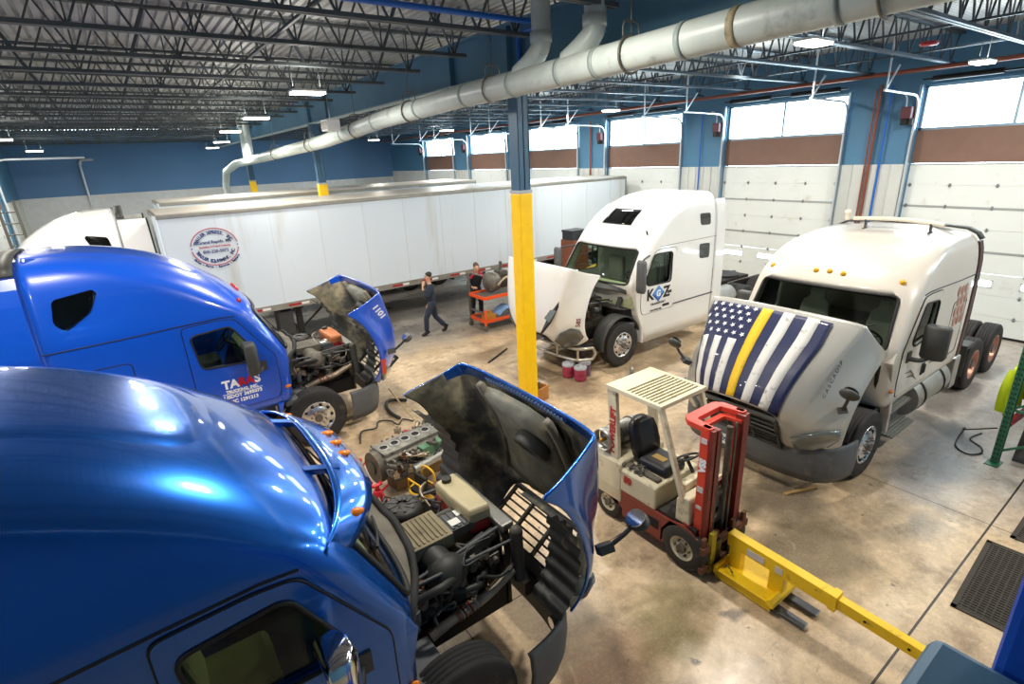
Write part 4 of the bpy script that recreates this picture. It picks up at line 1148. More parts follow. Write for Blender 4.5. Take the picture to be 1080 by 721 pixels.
# ------------------------------------------------------------------ the two blue trucks and the flag-hooded one
T1, H1, C1 = cascadia('cobalt blue sleeper truck with its rear roof filling the lower corner and engine bared', (1.30, 3.85, 0), 0.0, m_bluem, 59, visor=True, seat=m_seat, mirrorchrome=True)
hood_fittings(H1); latch_row(H1); engine_bay(T1)
T2, H2, C2 = cascadia('bright blue sleeper truck with white door lettering, parked before the long white trailer', (2.01, 9.98, 0), 0.0, m_blue, 58, tint=1)
hood_fittings(H2); engine_bay(T2, tan=m_dust, warm=True)
for c in kids(T2):
    if c.name.startswith('coolant_tank'): c.data = c.data.copy(); c.data.materials[0] = M('tank_orange', 'b26a3c', 0.5, var=0.15)
T3, H3, C3 = cascadia('pale silver sleeper truck with a flag-covered hood, backed to the shop doors', (8.0, 3.66, 0), PI, m_spaint, 35, tab=CABM, hoodmat=m_hoods, fair=0.16)
hood_fittings(H3)
m_dred = M('rear_dark_red', '4d302c', 0.5)
for c in kids(T3):
    if c.name.startswith('side_fairing'): c.data.materials[0] = m_dred
for c in kids(C3):
    if c.name.startswith('cab_marker_lamp'): c.data.materials[0] = M('yellow_lens', 'dba414', 0.2, coat=0.5); engine_bay(T3)
# ------------------------------------------------------------------ white conventional with twin sleeper windows
def volvo(label, loc, rz):
    t = thing('semi_truck', label, 'truck', loc, rz)
    CT['t'] = CABV; CT['win'] = [(-1.54, 2.46), (-1.52, 1.76), (-0.70, 1.78), (-0.62, 1.92), (-0.92, 2.47)]; mat = m_wpaint
    C = cab_meshes(); cab = use_mesh('cab', C['body'], mat, t)
    b = MB()
    def W(u, v):
        z = 1.84 + 0.76 * v; hw = 1.08 - 0.07 * v; y = hw * (2 * u - 1)
        return (cab_front(y, z) - 0.015, y, z)
    b.grid(W, 28, 6); ws = b.build('windshield', m_glass, t)
    b = MB(); ed = rpoly(ws_poly(), 0.09, 4); fine = []
    for i in range(len(ed)):
        p, q = Vector(ed[i - 1]), Vector(ed[i]); k = max(1, int((q - p).length / 0.08))
        for j in range(k): fine.append(p.lerp(q, j / k))
    lp = [(cab_front(p[0], p[1]) + 0.004, p[0], p[1]) for p in fine]; b.tube(lp + [lp[0]], 0.022, 6, caps=False); b.build('windshield_seal', m_gasket, ws)
    b = MB(); b.loft([[(x, y, z) for y, z in ((-1.1, 1.3), (1.1, 1.3), (1.1, zz), (-1.1, zz))] for x, zz in ((-0.30, 1.76), (-0.55, 1.80), (-0.75, 1.66))], sm=False); b.build('dashboard', m_dash, t)
    b = MB(); b.torus((-1.0, 0.55, 1.8), 0.22, 0.016, (-0.8, 0, 0.6), 24, 6); b.cyl((-1.0, 0.55, 1.8), (-0.75, 0.55, 1.62), 0.03); b.build('steering_wheel', m_hose, t)
    for s in (-1, 1):
        b = MB(); b.box(-1.62, -1.12, s * 0.55 - 0.26, s * 0.55 + 0.26, 1.36, 1.52); b.box(-1.66, -1.5, s * 0.55 - 0.25, s * 0.55 + 0.25, 1.5, 2.15); b.build('cab_seat', m_seatg, t, bevel=0.05)
        d = use_mesh('door', C['door%d' % s], mat, t)
        b = MB(); b.prism(rpoly(CT['win'], 0.09), 'y', s * 1.185, s * 1.191); b.build('door_glass', m_glassd, d)
        b = MB(); lp = [(x, s * (cab_y(z) + 0.016), z) for x, z in rpoly(CT['win'], 0.09)]; b.tube(lp + [lp[0]], 0.018, 6, caps=False); b.bar((-1.34, s * 1.225, 1.88), (-1.36, s * 1.222, 2.41), 0.03, 0.02); b.build('window_seal', m_gasket, d)
        out = rpoly([(-1.68, 1.115), (-0.555, 1.115), (-0.495, 1.3), (-0.495, 1.84), (-0.965, 2.545), (-1.2, 2.565), (-1.68, 2.545)], 0.07)
        b = MB(); lp = [(x, s * (cab_y(z) + 0.006), z) for x, z in out]; b.tube(lp + [lp[0]], 0.007, 6, caps=False); b.build('door_seal', M('seam_grey', '77797a', 0.6), d)
        b = MB(); b.cbox((-1.49, s * 1.228, 1.52), (0.14, 0.02, 0.07)); b.build('door_handle', m_plast, d, bevel=0.01)
        b = MB(); b.tube(smooth_path([(-0.50, s * 1.19, 1.80), (-0.34, s * 1.34, 1.85), (-0.28, s * 1.38, 2.0)], 4), 0.028, 8); b.tube(smooth_path([(-0.76, s * 1.19, 2.46), (-0.4, s * 1.34, 2.44), (-0.28, s * 1.38, 2.35)], 4), 0.022, 8); b.build('mirror_arm', m_plast, d)
        b = MB(); b.loft([[(-0.28 + dx * k, s * 1.39 + dy * q, z) for dx, dy in ((-.04, -.11), (.04, -.11), (.07, 0), (.04, .11), (-.04, .11))] for z, k, q in ((1.72, .7, .8), (1.78, 1, 1), (2.38, 1, 1), (2.44, .7, .8))]); b.build('door_mirror', m_gplast, d)
        for (z0, z1) in ((2.92, 3.22), (2.12, 2.5)):     # two sleeper windows, one over the other
            sw = rpoly([(-2.98, z0), (-2.60, z0 + 0.02), (-2.57, z1), (-2.98, z1 - 0.02)], 0.07)
            b = MB(); V = on_side(sw, s, 0.012); n_ = len(V); b.add(V, [tuple(range(n_))]); b.add(on_side(sw, s, -0.04), [tuple(range(n_))])
            b.f += [(i, (i + 1) % n_, n_ + (i + 1) % n_, n_ + i) for i in range(n_)]; b.mi += [0] * n_; b.sm += [False] * n_
            w_ = b.build('sleeper_window', m_tint, cab)
        b = MB(); lp = [(x, s * (cab_y(z) + 0.001), z) for x, z in ((-3.24, 2.62), (-2.0, 2.62), (-1.1, 2.62))]; b.tube(lp, 0.007, 5); b.build('roof_seam', M('seam_grey', '77797a', 0.6), cab)
        b = MB(); lp = [(x, s * (cab_y(z) + 0.002), z) for x, z in ((-3.24, 1.18), (-1.62, 1.18))]; b.tube(lp, 0.018, 5); b.build('body_moulding', m_gplast, cab)
        b = MB(); b.cyl((-3.5, s * 0.95, 0.45), (-3.3, s * 0.95, 0.45), 0.06); b.build('exhaust_tip', m_exh, t)
        b = MB(); rows = []
        for z in (0.55, 1.8, 2.5, 2.9, 3.2, 3.4, 3.5): rows.append([(-3.27, s * cab_y(z), z), (-3.62, s * cab_y(z), z), (-3.62, s * (cab_y(z) - 0.04), z), (-3.27, s * (cab_y(z) - 0.04), z)])
        b.loft(rows, sm=False); b.build('side_fairing', mat, t)
        b = MB(); b.box(-8.2, -0.44, s * 0.42 - 0.04, s * 0.42 + 0.04, 0.66, 0.94) if False else b.box(-6.9, -0.44, s * 0.42 - 0.04, s * 0.42 + 0.04, 0.66, 0.94); b.build('chassis_rail', m_rail, t)
        b = MB(); b.cyl((-4.6, s * 0.8, 0.78), (-3.8, s * 0.8, 0.78), 0.3, n=24); b.build('air_tank', m_alud, t)
        wheel(t, 0, s * 1.03, s, True)
        for x in (-5.0, -6.3):
            wheel(t, x, s * 1.02, s, False); wheel(t, x, s * 0.70, s, False)
        # inner wing arch
        b = MB()
        def A_(u, v, s=s):
            a = R(-8 + 170 * u); return (0.60 * math.cos(a), s * (0.78 + 0.36 * v), 0.55 + 0.62 * math.sin(a))
        b.grid(A_, 24, 3); b.build('inner_wing', m_plast, t, solid=(0.02, 0))
        b = MB(); b.loft([[(x, s * y, z) for x, y in ((-0.64, 1.0), (-0.64, 1.205), (xf, 1.20), (xf, 1.0))] for z, xf in ((0.42, -0.60), (0.8, -0.58), (1.12, -0.44), (1.5, -0.34), (1.86, -0.30))], sm=False); b.build('cowl_panel', mat, t, bevel=0.02)
    b = MB()
    def T_(u, v):
        y = -1.02 + 2.04 * u; x0 = cab_front(y, 1.82) - 0.02; x1 = 0.06 - 0.30 * (abs(y) / 1.02) ** 2.5
        return (x0 + (x1 - x0) * v, y, 1.82 - 0.10 * v - 0.08 * (abs(y) / 1.02) ** 3)
    b.grid(T_, 20, 4); b.build('cowl_tray', m_plast, t, solid=(0.03, -1))
    # skylight in the roof cap
    b = MB()
    def S_(u, v):
        z = 3.06 + 0.30 * v; y = (0.46 - 0.05 * v) * (2 * u - 1); return (cab_front(y, z) + 0.014, y, z + 0.006)
    b.grid(S_, 16, 6)
    b.build('skylight', m_tint, cab, solid=(0.02, 0))
    b = MB(); b.cyl((cab_front(0.98, 2.9), 0.98, 2.9), (cab_front(0.98, 2.9) + 0.05, 1.0, 2.98), 0.02); b.build('roof_antenna', m_plast, cab)
    b = MB(); b.box(-6.2, -4.6, -0.45, 0.45, 0.98, 1.06); b.cyl((-5.6, 0, 1.06), (-5.6, 0, 1.12), 0.45, n=24); b.build('fifth_wheel', m_rail, t)
    b = MB(); b.box(0.5, 1.05, -0.9, 0.9, 0.45, 0.62); b.box(0.85, 0.92, -0.42, 0.42, 0.6, 1.35); b.build('front_crossmember', m_rail, t)
    h = hood(t, mat, 60)
    for s in (-1, 1):
        b = MB(); ring = [(0.93, 0.70, 1.20), (0.80, 0.88, 1.30), (0.66, 1.05, 1.24), (0.62, 1.17, 1.08), (0.68, 1.17, 0.88), (0.86, 1.0, 0.84), (0.98, 0.74, 0.86)]
        A = [Vector(p) + Vector((0.02, 0.012, 0)) for p in ring]; c_ = sum(A, Vector()) / 7
        b.loft([[hp(p.x - 0.04, s * p.y, p.z) for p in A], [hp(p.x, s * p.y, p.z) for p in A], [hp(c_.x + (p.x - c_.x) * .8 + .02, s * (c_.y + (p.y - c_.y) * .8), c_.z + (p.z - c_.z) * .8) for p in A]])
        b.build('headlight', M('smoked_lens', '585a58', 0.15, coat=1.0), h)
    b = MB(); b.prism([(-0.52, 0.8), (0.52, 0.8), (0.46, 1.36), (-0.46, 1.36)], 'x', 0.93 * 1.2 - PIV.x, 0.96 * 1.2 - PIV.x, T=Matrix.Translation((0, 0, -PIV.z))); b.build('grille', m_plast, h)
    b = MB(); b.bar(hp(1.02, -0.52, 0.84), hp(0.98, 0.5, 1.34), 0.07, 0.03); b.build('grille_bar', m_alu, h)
    engine_bay(t, tan=m_castl)
    # tubular front guard
    b = MB()
    for z, yy_ in ((0.42, 1.15), (0.68, 1.15)):
        b.tube(smooth_path([(0.95, -yy_, z), (1.25, -1.0, z), (1.36, -0.5, z), (1.38, 0, z), (1.36, 0.5, z), (1.25, 1.0, z), (0.95, yy_, z)], 5), 0.035, 10)
    for y in (-1.0, -0.45, 0.45, 1.0): b.cyl((1.25 if abs(y) > .9 else 1.36, y, 0.42), (1.25 if abs(y) > .9 else 1.36, y, 0.68), 0.028)
    for s in (-1, 1): b.tube(smooth_path([(0.95, s * 1.15, 0.42), (0.90, s * 1.18, 0.55), (0.95, s * 1.15, 0.68)], 4), 0.035, 10); b.bar((0.9, s * 0.42, 0.55), (1.36, s * 0.45, 0.55), 0.05)
    b.build('front_guard', M('guard_steel', 'b9b4a8', 0.3, 0.8), t)
    return t, h
T4, H4 = volvo('white sleeper truck with hood tipped forward, between yellow-footed column and shop door', (8.62, 8.95, 0), PI)
# ------------------------------------------------------------------ trailers
m_trail = M('trailer_white', 'd3dde5', 0.35, 0.05, var=0.03, vscale=0.6, dirt='bfc2bd', dirt_amt=0.15, dirt_scale=1.2, stretch=(1, 1, 0.12))
m_trrail = M('trailer_rail_alu', '9a9890', 0.45, 0.6, var=0.12, vscale=3)
m_troof = M('trailer_roof', 'cfcac0', 0.4, 0.3, var=0.06)
m_seam = M('panel_seam', 'cdd3d5', 0.5)
m_redtape = M('red_tape', 'a51f22', 0.4); m_whtape = M('white_tape', 'e4e4e0', 0.4)
m_navy = M('navy_ink', '2b3a74', 0.5); m_redink = M('faded_red_ink', 'b5586a', 0.5)
def trailer(label, x0, x1, y0, z0, z1, tape=True):
    t = thing('semi_trailer', label, 'trailer', (x0, y0, 0)); L_ = x1 - x0; W = 2.6
    b = MB(); b.box(0, L_, 0.02, W - 0.02, z0 + 0.1, z1 - 0.06); body = b.build('trailer_body', m_trail, t)
    b = MB(); b.box(-0.02, L_, 0, W, z1 - 0.12, z1 - 0.02); b.build('top_rail', m_trrail, t, bevel=0.02)
    b = MB(); b.box(0.04, L_ - 0.04, 0.06, W - 0.06, z1 - 0.05, z1); b.build('roof_sheet', m_troof, t)
    b = MB(); b.box(0, L_, -0.005, W + 0.005, z0, z0 + 0.16); br = b.build('bottom_rail', m_trrail, t)
    for x in (0.0, L_):
        b = MB(); b.cyl((x, 0.04, z0 + 0.1), (x, 0.04, z1 - 0.03), 0.045, n=12); b.build('corner_post', m_trail if x == 0 else m_trrail, t)
    b = MB(); b.box(-0.006, 0.006, 0.014, 0.022, z0 + 0.16, z1 - 0.12); k = 1.2; sm_ = b.build('panel_seam', m_seam, body, loc=(k, 0, 0))
    while k < L_ - 1.8:
        k += 1.23; o = sm_.copy(); COL.objects.link(o); o.location.x = k
    if tape:
        first = {}
        k = 0.5
        while k < L_ - 0.4:
            for nm, mm, w, dx in (('red_reflector', m_redtape, 0.32, 0), ('white_reflector', m_whtape, 0.2, 0.34)):
                if nm not in first:
                    b = MB(); b.box(0, w, -0.012, -0.004, z0 + 0.05, z0 + 0.11); first[nm] = b.build(nm, mm, br, loc=(k + dx, 0, 0))
                else:
                    o = first[nm].copy(); COL.objects.link(o); o.location = (k + dx, 0, 0)
            k += 1.0
    # landing gear, bogie, mud flaps
    for yy in (0.5, W - 0.5):
        b = MB(); b.box(2.75, 2.9, yy - 0.07, yy + 0.07, 0.1, z0 + 0.02); b.box(2.62, 3.03, yy - 0.14, yy + 0.14, 0, 0.1); b.bar((2.85, yy, 0.35), (3.8, yy, z0), 0.05); b.build('landing_leg', m_rail, t)
    b = MB(); b.box(2.2, 2.6, 0.15, 0.6, 0.35, z0 - 0.1); b.build('tool_box', m_plast, t, bevel=0.02)
    for x in (L_ - 3.2, L_ - 1.95):
        for s, yy in ((-1, 0.2), (1, W - 0.2)):
            wheel(t, x, yy, s, False, rad=0.5)
        b = MB(); b.cyl((x, 0.2, 0.5), (x, W - 0.2, 0.5), 0.07); b.build('axle', m_rail, t)
    for yy in (0.55, W - 0.55):
        b = MB(); b.box(L_ - 4.2, L_ - 0.3, yy - 0.06, yy + 0.06, 0.6, z0); b.build('slider_rail', m_rail, t)
    b = MB()
    for k in range(int(L_ / 0.6)): b.box(0.4 + k * 0.6, 0.46 + k * 0.6, 0.05, W - 0.05, z0 - 0.08, z0)
    b.build('floor_crossmember', m_rail, t)
    b = MB(); b.box(L_ - 0.2, L_ - 0.1, 0.3, W - 0.3, 0.5, 0.6)
    for yy in (0.6, W - 0.6): b.box(L_ - 0.18, L_ - 0.12, yy - 0.05, yy + 0.05, 0.6, z0)
    b.build('rear_guard', m_rail, t)
    return t, body
TR, trb = trailer('long white box trailer with round company emblem on its side, nearest the trucks', 0.62, 16.20, 14.70, 1.10, 3.80)
trailer('second white box trailer, shorter and just behind the long emblem trailer', 0.95, 11.6, 18.35, 1.10, 3.90, tape=False)
# emblem: two arcs of faded red, curved names and lines of print
ec = Vector((1.08, 0.0, 1.86)); ez = 1.0
b = MB()
def arc(a0, a1, rx, rz, w):
    n = 28; rows = []
    for k in range(n + 1):
        a = R(a0 + (a1 - a0) * k / n); rows.append([(ec.x + (rx + d) * math.cos(a), yy, 2.94 + (rz + d) * math.sin(a)) for d, yy in ((0, 0.018), (w, 0.018), (w, 0.010), (0, 0.010))])
    b.loft(rows, sm=False)
arc(8, 172, 0.50, 0.43, 0.022); arc(188, 352, 0.50, 0.43, 0.022)
b.build('emblem_ring', m_redink, trb)
for sx in (-1, 1):
    b = MB(); b.cyl((ec.x + sx * 0.5, 0.018, 2.94), (ec.x + sx * 0.5, 0.010, 2.94), 0.016, n=10); b.build('emblem_dot', m_navy, trb)
def arc_text(s, rx, rz, a0, a1, size, m, parent, flip=False):
    for k, ch in enumerate(s):
        if ch == ' ': continue
        a = R(a0 + (a1 - a0) * k / (len(s) - 1))
        p = (ec.x + rx * math.cos(a), 0.012, 2.94 + rz * math.sin(a))
        tx, tz = -math.sin(a) * rx, math.cos(a) * rz
        if not flip: tx, tz = -tx, -tz
        up = (-tz, 0, tx)
        text('emblem_letter', ch, size, m, parent, TXM(p, (tx, 0, tz), up), 0.004)
arc_text('TRAILER XPRESS, INC.', 0.41, 0.345, 163, 17, 0.105, m_navy, trb)
arc_text('TRAILER EQUIPMENT, INC.', 0.41, 0.345, 197, 343, 0.105, m_navy, trb, True)
arc_text('Sales - Parts - Service - Rentals', 0.56, 0.49, 212, 328, 0.07, m_navy, trb, True)
for s_, z, sz, mm in (('Grand Rapids, MI', 3.06, 0.1, m_navy), ('Specialists in Project Trailering', 2.95, 0.055, m_redink), ('800-220-5072', 2.83, 0.1, m_navy)):
    text('emblem_print', s_, sz, mm, trb, TXM((ec.x, 0.012, z), (1, 0, 0), (0, 0, 1)), 0.002)
# white tractor at the nose of the emblem trailer, seen from behind the blue roof
T5, H5, C5 = cascadia('white sleeper tractor coupled to the long trailer, only its roof showing over blue truck', (-2.86, 16.0, 0), PI, m_wpaint, 0)
T5.scale = (0.85, 1.0, 1.06)
# ------------------------------------------------------------------ lettering and marks on the trucks
m_ltr = M('letter_white', 'f0f2f2', 0.5); m_ltk = M('letter_black', '17181a', 0.5); m_lred = M('letter_red', 'c4122e', 0.5)
def side_mat(x, z, s, off=0.018):
    """text frame on the near side (s=-1) of a truck"""
    y = s * (cab_y(z) + off)
    return TXM((x, y, z), (-s, 0, 0), (0, 0, 1))
CT['t'] = CAB
dr = [c for c in kids(T2) if c.name.startswith('door')][0]
for ch, x, mm in (('T', -1.28, m_ltr), ('A', -1.165, m_ltr), ('R', -1.05, m_lred), ('A', -0.94, m_lred), ('S', -0.83, m_ltr)):
    text('door_letter', ch, 0.185, mm, dr, side_mat(x, 1.535, -1), 0.008)
b = MB(); b.box(-1.36, -0.78, -1.229, -1.226, 1.385, 1.392); b.build('door_rule', m_ltr, dr)
for s_, z, sz in (('TRUCKING, INC.', 1.418, 0.062), ('USDOT 3695073', 1.335, 0.078), ('MC 1291213', 1.245, 0.078)):
    text('door_print', s_, sz, m_ltr, dr, side_mat(-1.07, z, -1), 0.003)
text('unit_number', '1101', 0.15, m_ltr, H2, TXM(hp(-0.10, -1.155, 1.60), (1, 0, 0), (0, -0.2, 1)), 0.006)
b = MB(); b.box(-0.14, 0.14, -0.004, 0.004, -0.04, 0.04); b.build('side_reflector', M('orange_lens', 'c9482a', 0.3), H2, loc=hp(0.60, -1.235, 1.0), rot=(0, R(35), 0))
# KGZ door mark
dv = [c for c in kids(T4) if c.name.startswith('door')]
CT['t'] = CABV
dv = [c for c in dv if c.name.split('.')[0] == 'door'][1]
m_kb = M('logo_blue', '4f8fd6', 0.4); m_kd = M('logo_deep_blue', '2d5fb0', 0.4)
def V3(x, z, off=0.02): return (x, cab_y(z) + off, z)
text('logo_letter', 'K', 0.36, m_ltk, dv, TXM(V3(-0.80, 1.54), (-1, 0, 0), (0, 0, 1)), 0.012)
text('logo_letter', 'Z', 0.36, m_ltk, dv, TXM(V3(-1.38, 1.53), (-1, 0, 0), (0, 0, 1)), 0.012)
b = MB(); b.prism([(-1.09 + 1.15 * dx, 1.54 + 1.15 * dz) for dx, dz in ((0, 0.17), (0.19, 0.0), (0, -0.17), (-0.19, 0.0))], 'y', 1.222, 1.226); b.build('logo_diamond', m_kb, dv)
b = MB(); b.prism([(-1.09 + 1.15 * dx, 1.54 + 1.15 * dz) for dx, dz in ((0.19, 0.0), (0, -0.17), (-0.19, 0.0), (-0.12, 0.0), (0, -0.10), (0.12, 0.0))], 'y', 1.226, 1.228); b.build('logo_chevron', m_kd, dv)
text('logo_letter', 'G', 0.2, m_ltr, dv, TXM(V3(-1.09, 1.54, 0.024), (-1, 0, 0), (0, 0, 1)), 0.01)
text('logo_print', 'TRANSPORT', 0.075, m_ltk, dv, TXM(V3(-1.09, 1.31), (-1, 0, 0), (0, 0, 1)), 0.003, spacing=1.35)
b = MB(); b.box(-1.50, -1.26, 1.218, 1.224, 1.19, 1.25); b.build('door_placard', m_ltk, dv)
text('door_print', 'VIN 4V4NC9EJ', 0.065, m_ltk, dv, TXM(V3(-1.02, 1.16), (-1, 0, 0), (0, 0, 1)), 0.0)
text('unit_number', '585', 0.13, M('letter_dark_red', '6b2230', 0.5), H4, TXM(hp(0.50, 1.225, 1.235), (-0.8, 0.1, 0.4), (0.3, -0.4, 1)), 0.004)
# emblem on the tipped hood: a slanted dark blade with a plate across it
b = MB(); b.prism([(-0.13, -0.36), (0.06, -0.16), (0.12, 0.40), (-0.06, 0.12)], 'z', 0.0, 0.05)
e1 = b.build('hood_blade', m_ltk, H4, loc=hp(0.58, 0.80, 1.60), rot=(0, R(14), R(-90)))
b = MB(); b.prism([(-0.24, -0.08), (0.08, -0.18), (0.22, -0.02), (-0.02, 0.13)], 'z', 0.05, 0.065)
b.build('hood_plate', M('plate_grey', '6d7476', 0.35, 0.5), H4, loc=hp(0.58, 0.80, 1.60), rot=(0, R(14), R(-70)))
# flag laid over the silver truck's hood
m_fnavy = M('flag_navy', '1b2550', 0.45, coat=0.2); m_fw = M('flag_white', 'dcdcd8', 0.5, dirt='2a2a2c', dirt_amt=0.12, dirt_scale=9); m_fy = M('flag_yellow', 'efc21e', 0.5, dirt='2a2a1c', dirt_amt=0.06, dirt_scale=9)
def hood_top(x, y):
    """height of the hood's upper face, at unstretched x"""
    rows = []
    for st in HOOD[:8]:
        pts = st; q = min(abs(y), 1.02)
        for p, r in zip(pts, pts[1:]):
            if p[1] <= q <= r[1] + 1e-9:
                k = (q - p[1]) / max(1e-6, r[1] - p[1]); rows.append((p[0] + (r[0] - p[0]) * k, p[2] + (r[2] - p[2]) * k)); break
    X = fx(x)
    rows.sort()
    return interp(rows, X)[0]
def flag_patch(y0, y1, x0, x1, off, m, name, par, taper=0.0):
    b = MB()
    def P(u, v):
        x = x0 + (x1 - x0) * v; k = 1 - taper * max(0, (x - 0.1) / 0.8); y = (y0 + (y1 - y0) * u) * k
        z = hood_top(x, y) + off; p = Vector((fx(x), y, z)) - PIV; return tuple(p)
    b.grid(P, max(2, int(abs(y1 - y0) / 0.06)), max(3, int((x1 - x0) / 0.06))); return b.build(name, m, par, solid=(0.004, 0))
FL = flag_patch(-1.02, 0.76, -0.24, 0.90, 0.018, m_fnavy, 'flag_cover', H3, 0.24)
n_s = 9; wst = 1.72 / n_s
# y = -1 is the far (passenger) edge seen at left; stripes run down the hood
for k in (1, 3, 5, 7):
    y0 = -1.0 + k * wst - 0.02
    if k == 1: yy = (-0.93, -0.80)
for (ya, yb_, xa, mm, nm) in ((-0.96, -0.84, 0.28, m_fw, 'white_stripe'), (-0.72, -0.60, 0.28, m_fw, 'white_stripe'), (-0.48, -0.34, 0.28, m_fw, 'white_stripe'), (-0.20, -0.04, -0.24, m_fy, 'yellow_stripe'), (0.11, 0.27, -0.24, m_fw, 'white_stripe'), (0.44, 0.60, -0.24, m_fw, 'white_stripe')):
    flag_patch(ya, yb_, xa, 0.90, 0.024, mm, nm, FL, 0.24)
star = [(math.cos(PI / 2 + k * PI / 5) * (1 if k % 2 == 0 else 0.42), math.sin(PI / 2 + k * PI / 5) * (1 if k % 2 == 0 else 0.42)) for k in range(10)]
s0 = None
for r in range(5):
    for c in range(6 if r % 2 == 0 else 5):
        y = -0.96 + (c + (0 if r % 2 == 0 else 0.5)) * 0.135; x = -0.19 + r * 0.10
        z = hood_top(x, y) + 0.032; sl = (hood_top(x + 0.05, y) - hood_top(x - 0.05, y)) / 0.12; sy = (hood_top(x, y + .03) - hood_top(x, y - .03)) / 0.06
        if s0 is None:
            b = MB(); b.prism([(p[1] * 0.042, p[0] * 0.042) for p in star], 'z', -0.002, 0.002); s0 = b.build('flag_star', m_ltr, FL)
            o = s0
        else:
            o = s0.copy(); COL.objects.link(o)
        k = 1 - 0.24 * max(0, (x - 0.1) / 0.8)
        o.location = tuple(Vector((fx(x), y * k, z)) - PIV); o.rotation_euler = (math.atan(sy), -math.atan(sl), 0)
text('hood_lettering', 'CASCADIA'[:0] or 'CASCADIA', 0.085, m_gplast, H3, TXM(hp(0.34, 1.005, 1.60), (-1, 0.0, 0.22), (0.1, -0.25, 1)), 0.002, spacing=1.5)
for x, y, z in ((-0.20, 1.13, 1.72), (-0.05, 1.09, 1.66)):
    pass
b = MB(); b.box(-0.17, 0.17, -0.01, 0.0, -0.08, 0.08); lp = b.build('licence_plate', M('plate_white', 'cfd3d6', 0.4), [c for c in kids(T3) if c.name.startswith('bumper')][0], loc=(1.335, -0.35, 0.50), rot=(0, 0, R(82)))
lp.rotation_euler = (0, 0, R(90)); text('plate_number', 'CD 0093', 0.1, m_navy, lp, TXM((0, -0.012, 0), (1, 0, 0), (0, 0, 1)), 0.002)
CT['t'] = CABM
# roof light bar of the silver truck
b = MB(); b.tube(smooth_path([(-2.5, -0.50, 3.40), (-2.52, 0.2, 3.42), (-2.5, 0.82, 3.37)], 6), 0.035, 10); br_ = b.build('roof_bar', M('bar_cream', 'd8d0bf', 0.4), C3)
for y in (-0.3, 0.65):
    b = MB(); b.bar((-2.5, y, 3.2), (-2.5, y, 3.39), 0.05, 0.03); b.bar((-2.58, y, 3.24), (-2.42, y, 3.24), 0.04, 0.02); b.build('bar_clamp', m_plast, br_)
b = MB(); b.cyl((-2.5, -0.6, 3.38), (-2.46, -0.6, 3.5), 0.045); b.ball((-2.46, -0.6, 3.5), 0.055); b.build('air_horn', M('bar_cream', 'd8d0bf', 0.4), C3)
# its rear bogie
for s in (-1, 1):
    for x in (-4.65, -5.95):
        wheel(T3, x, s * 1.04, s, False, rimmat=M('rim_copper', 'b9836f', 0.35, 0.7)); wheel(T3, x, s * 0.72, s, False)
    b = MB(); b.box(-6.8, -3.9, s * 0.42 - 0.04, s * 0.42 + 0.04, 0.66, 0.94); b.build('rear_rail', m_rail, T3)
    b = MB(); b.box(-3.75, -3.45, s * 1.0 - 0.16, s * 1.0 + 0.16, 0.35, 0.95); b.build('battery_box', m_alud, T3, bevel=0.02)
    b = MB(); b.box(-4.35, -3.95, s * 0.9 - 0.28, s * 0.9 + 0.28, 0.98, 1.06); b.box(-4.0, -3.96, s * 0.9 - 0.28, s * 0.9 + 0.28, 0.45, 1.0); b.build('mud_guard', m_plast, T3, bevel=0.02)
# copper scale graphics on its sleeper side
m_scale = M('copper_decal', 'b07f70', 0.35, 0.2)
for i in range(4):
    for j in range(3):
        x, z = -2.5 - 0.17 * j - 0.05 * (i % 2), 2.36 - 0.17 * i
        b = MB(); b.ball((0, 0, 0), (0.075, 0.004, 0.085), 12, 8); b.build('scale_decal', m_scale, C3, loc=(x, cab_y(z) + 0.004, z))
for i, (x0, z0, x1, z1) in enumerate(((-0.75, 1.45, -1.15, 1.32), (-0.85, 1.36, -1.3, 1.20), (-1.7, 1.5, -2.4, 1.3), (-1.75, 1.35, -2.5, 1.2))):
    b = MB(); b.tube([(x0, cab_y(z0) + 0.014, z0), ((x0 + x1) / 2, cab_y(z0) + 0.014, (z0 + z1) / 2 + 0.05), (x1, cab_y(z1) + 0.014, z1)], 0.02, 5, rs=[0.006, 0.02, 0.004]); b.build('flame_decal', M('flame_brown', '6e5a4c', 0.4), C3)
# ------------------------------------------------------------------ forklift (local: x forward, y left; it faces -Y in the hall)
m_cream = M('forklift_cream', 'd9cfae', 0.45, var=0.08, vscale=5, dirt='7a6a48', dirt_amt=0.2, dirt_scale=5)
m_maroon = M('forklift_maroon', '8a3a2e', 0.5, var=0.12, vscale=5, dirt='4a2a20', dirt_amt=0.2, dirt_scale=5)
m_mast = M('mast_red', 'd2402a', 0.4, var=0.08, dirt='6b2a1c', dirt_amt=0.12, dirt_scale=6)
m_mastd = M('mast_dark_red', '7a2d25', 0.45, 0.2, var=0.2, vscale=6)
m_vinyl = M('seat_vinyl', '1d1d1f', 0.35, var=0.1)
m_solid = M('solid_tire', '37332e', 0.85, var=0.15, dirt='6a5f50', dirt_amt=0.2)
FK = thing('forklift', 'old cream and maroon forklift with red mast, parked in the middle of the floor', 'forklift', (4.85, 3.0, 0), -PI / 2)
FK.scale = (0.92, 0.85, 0.90)
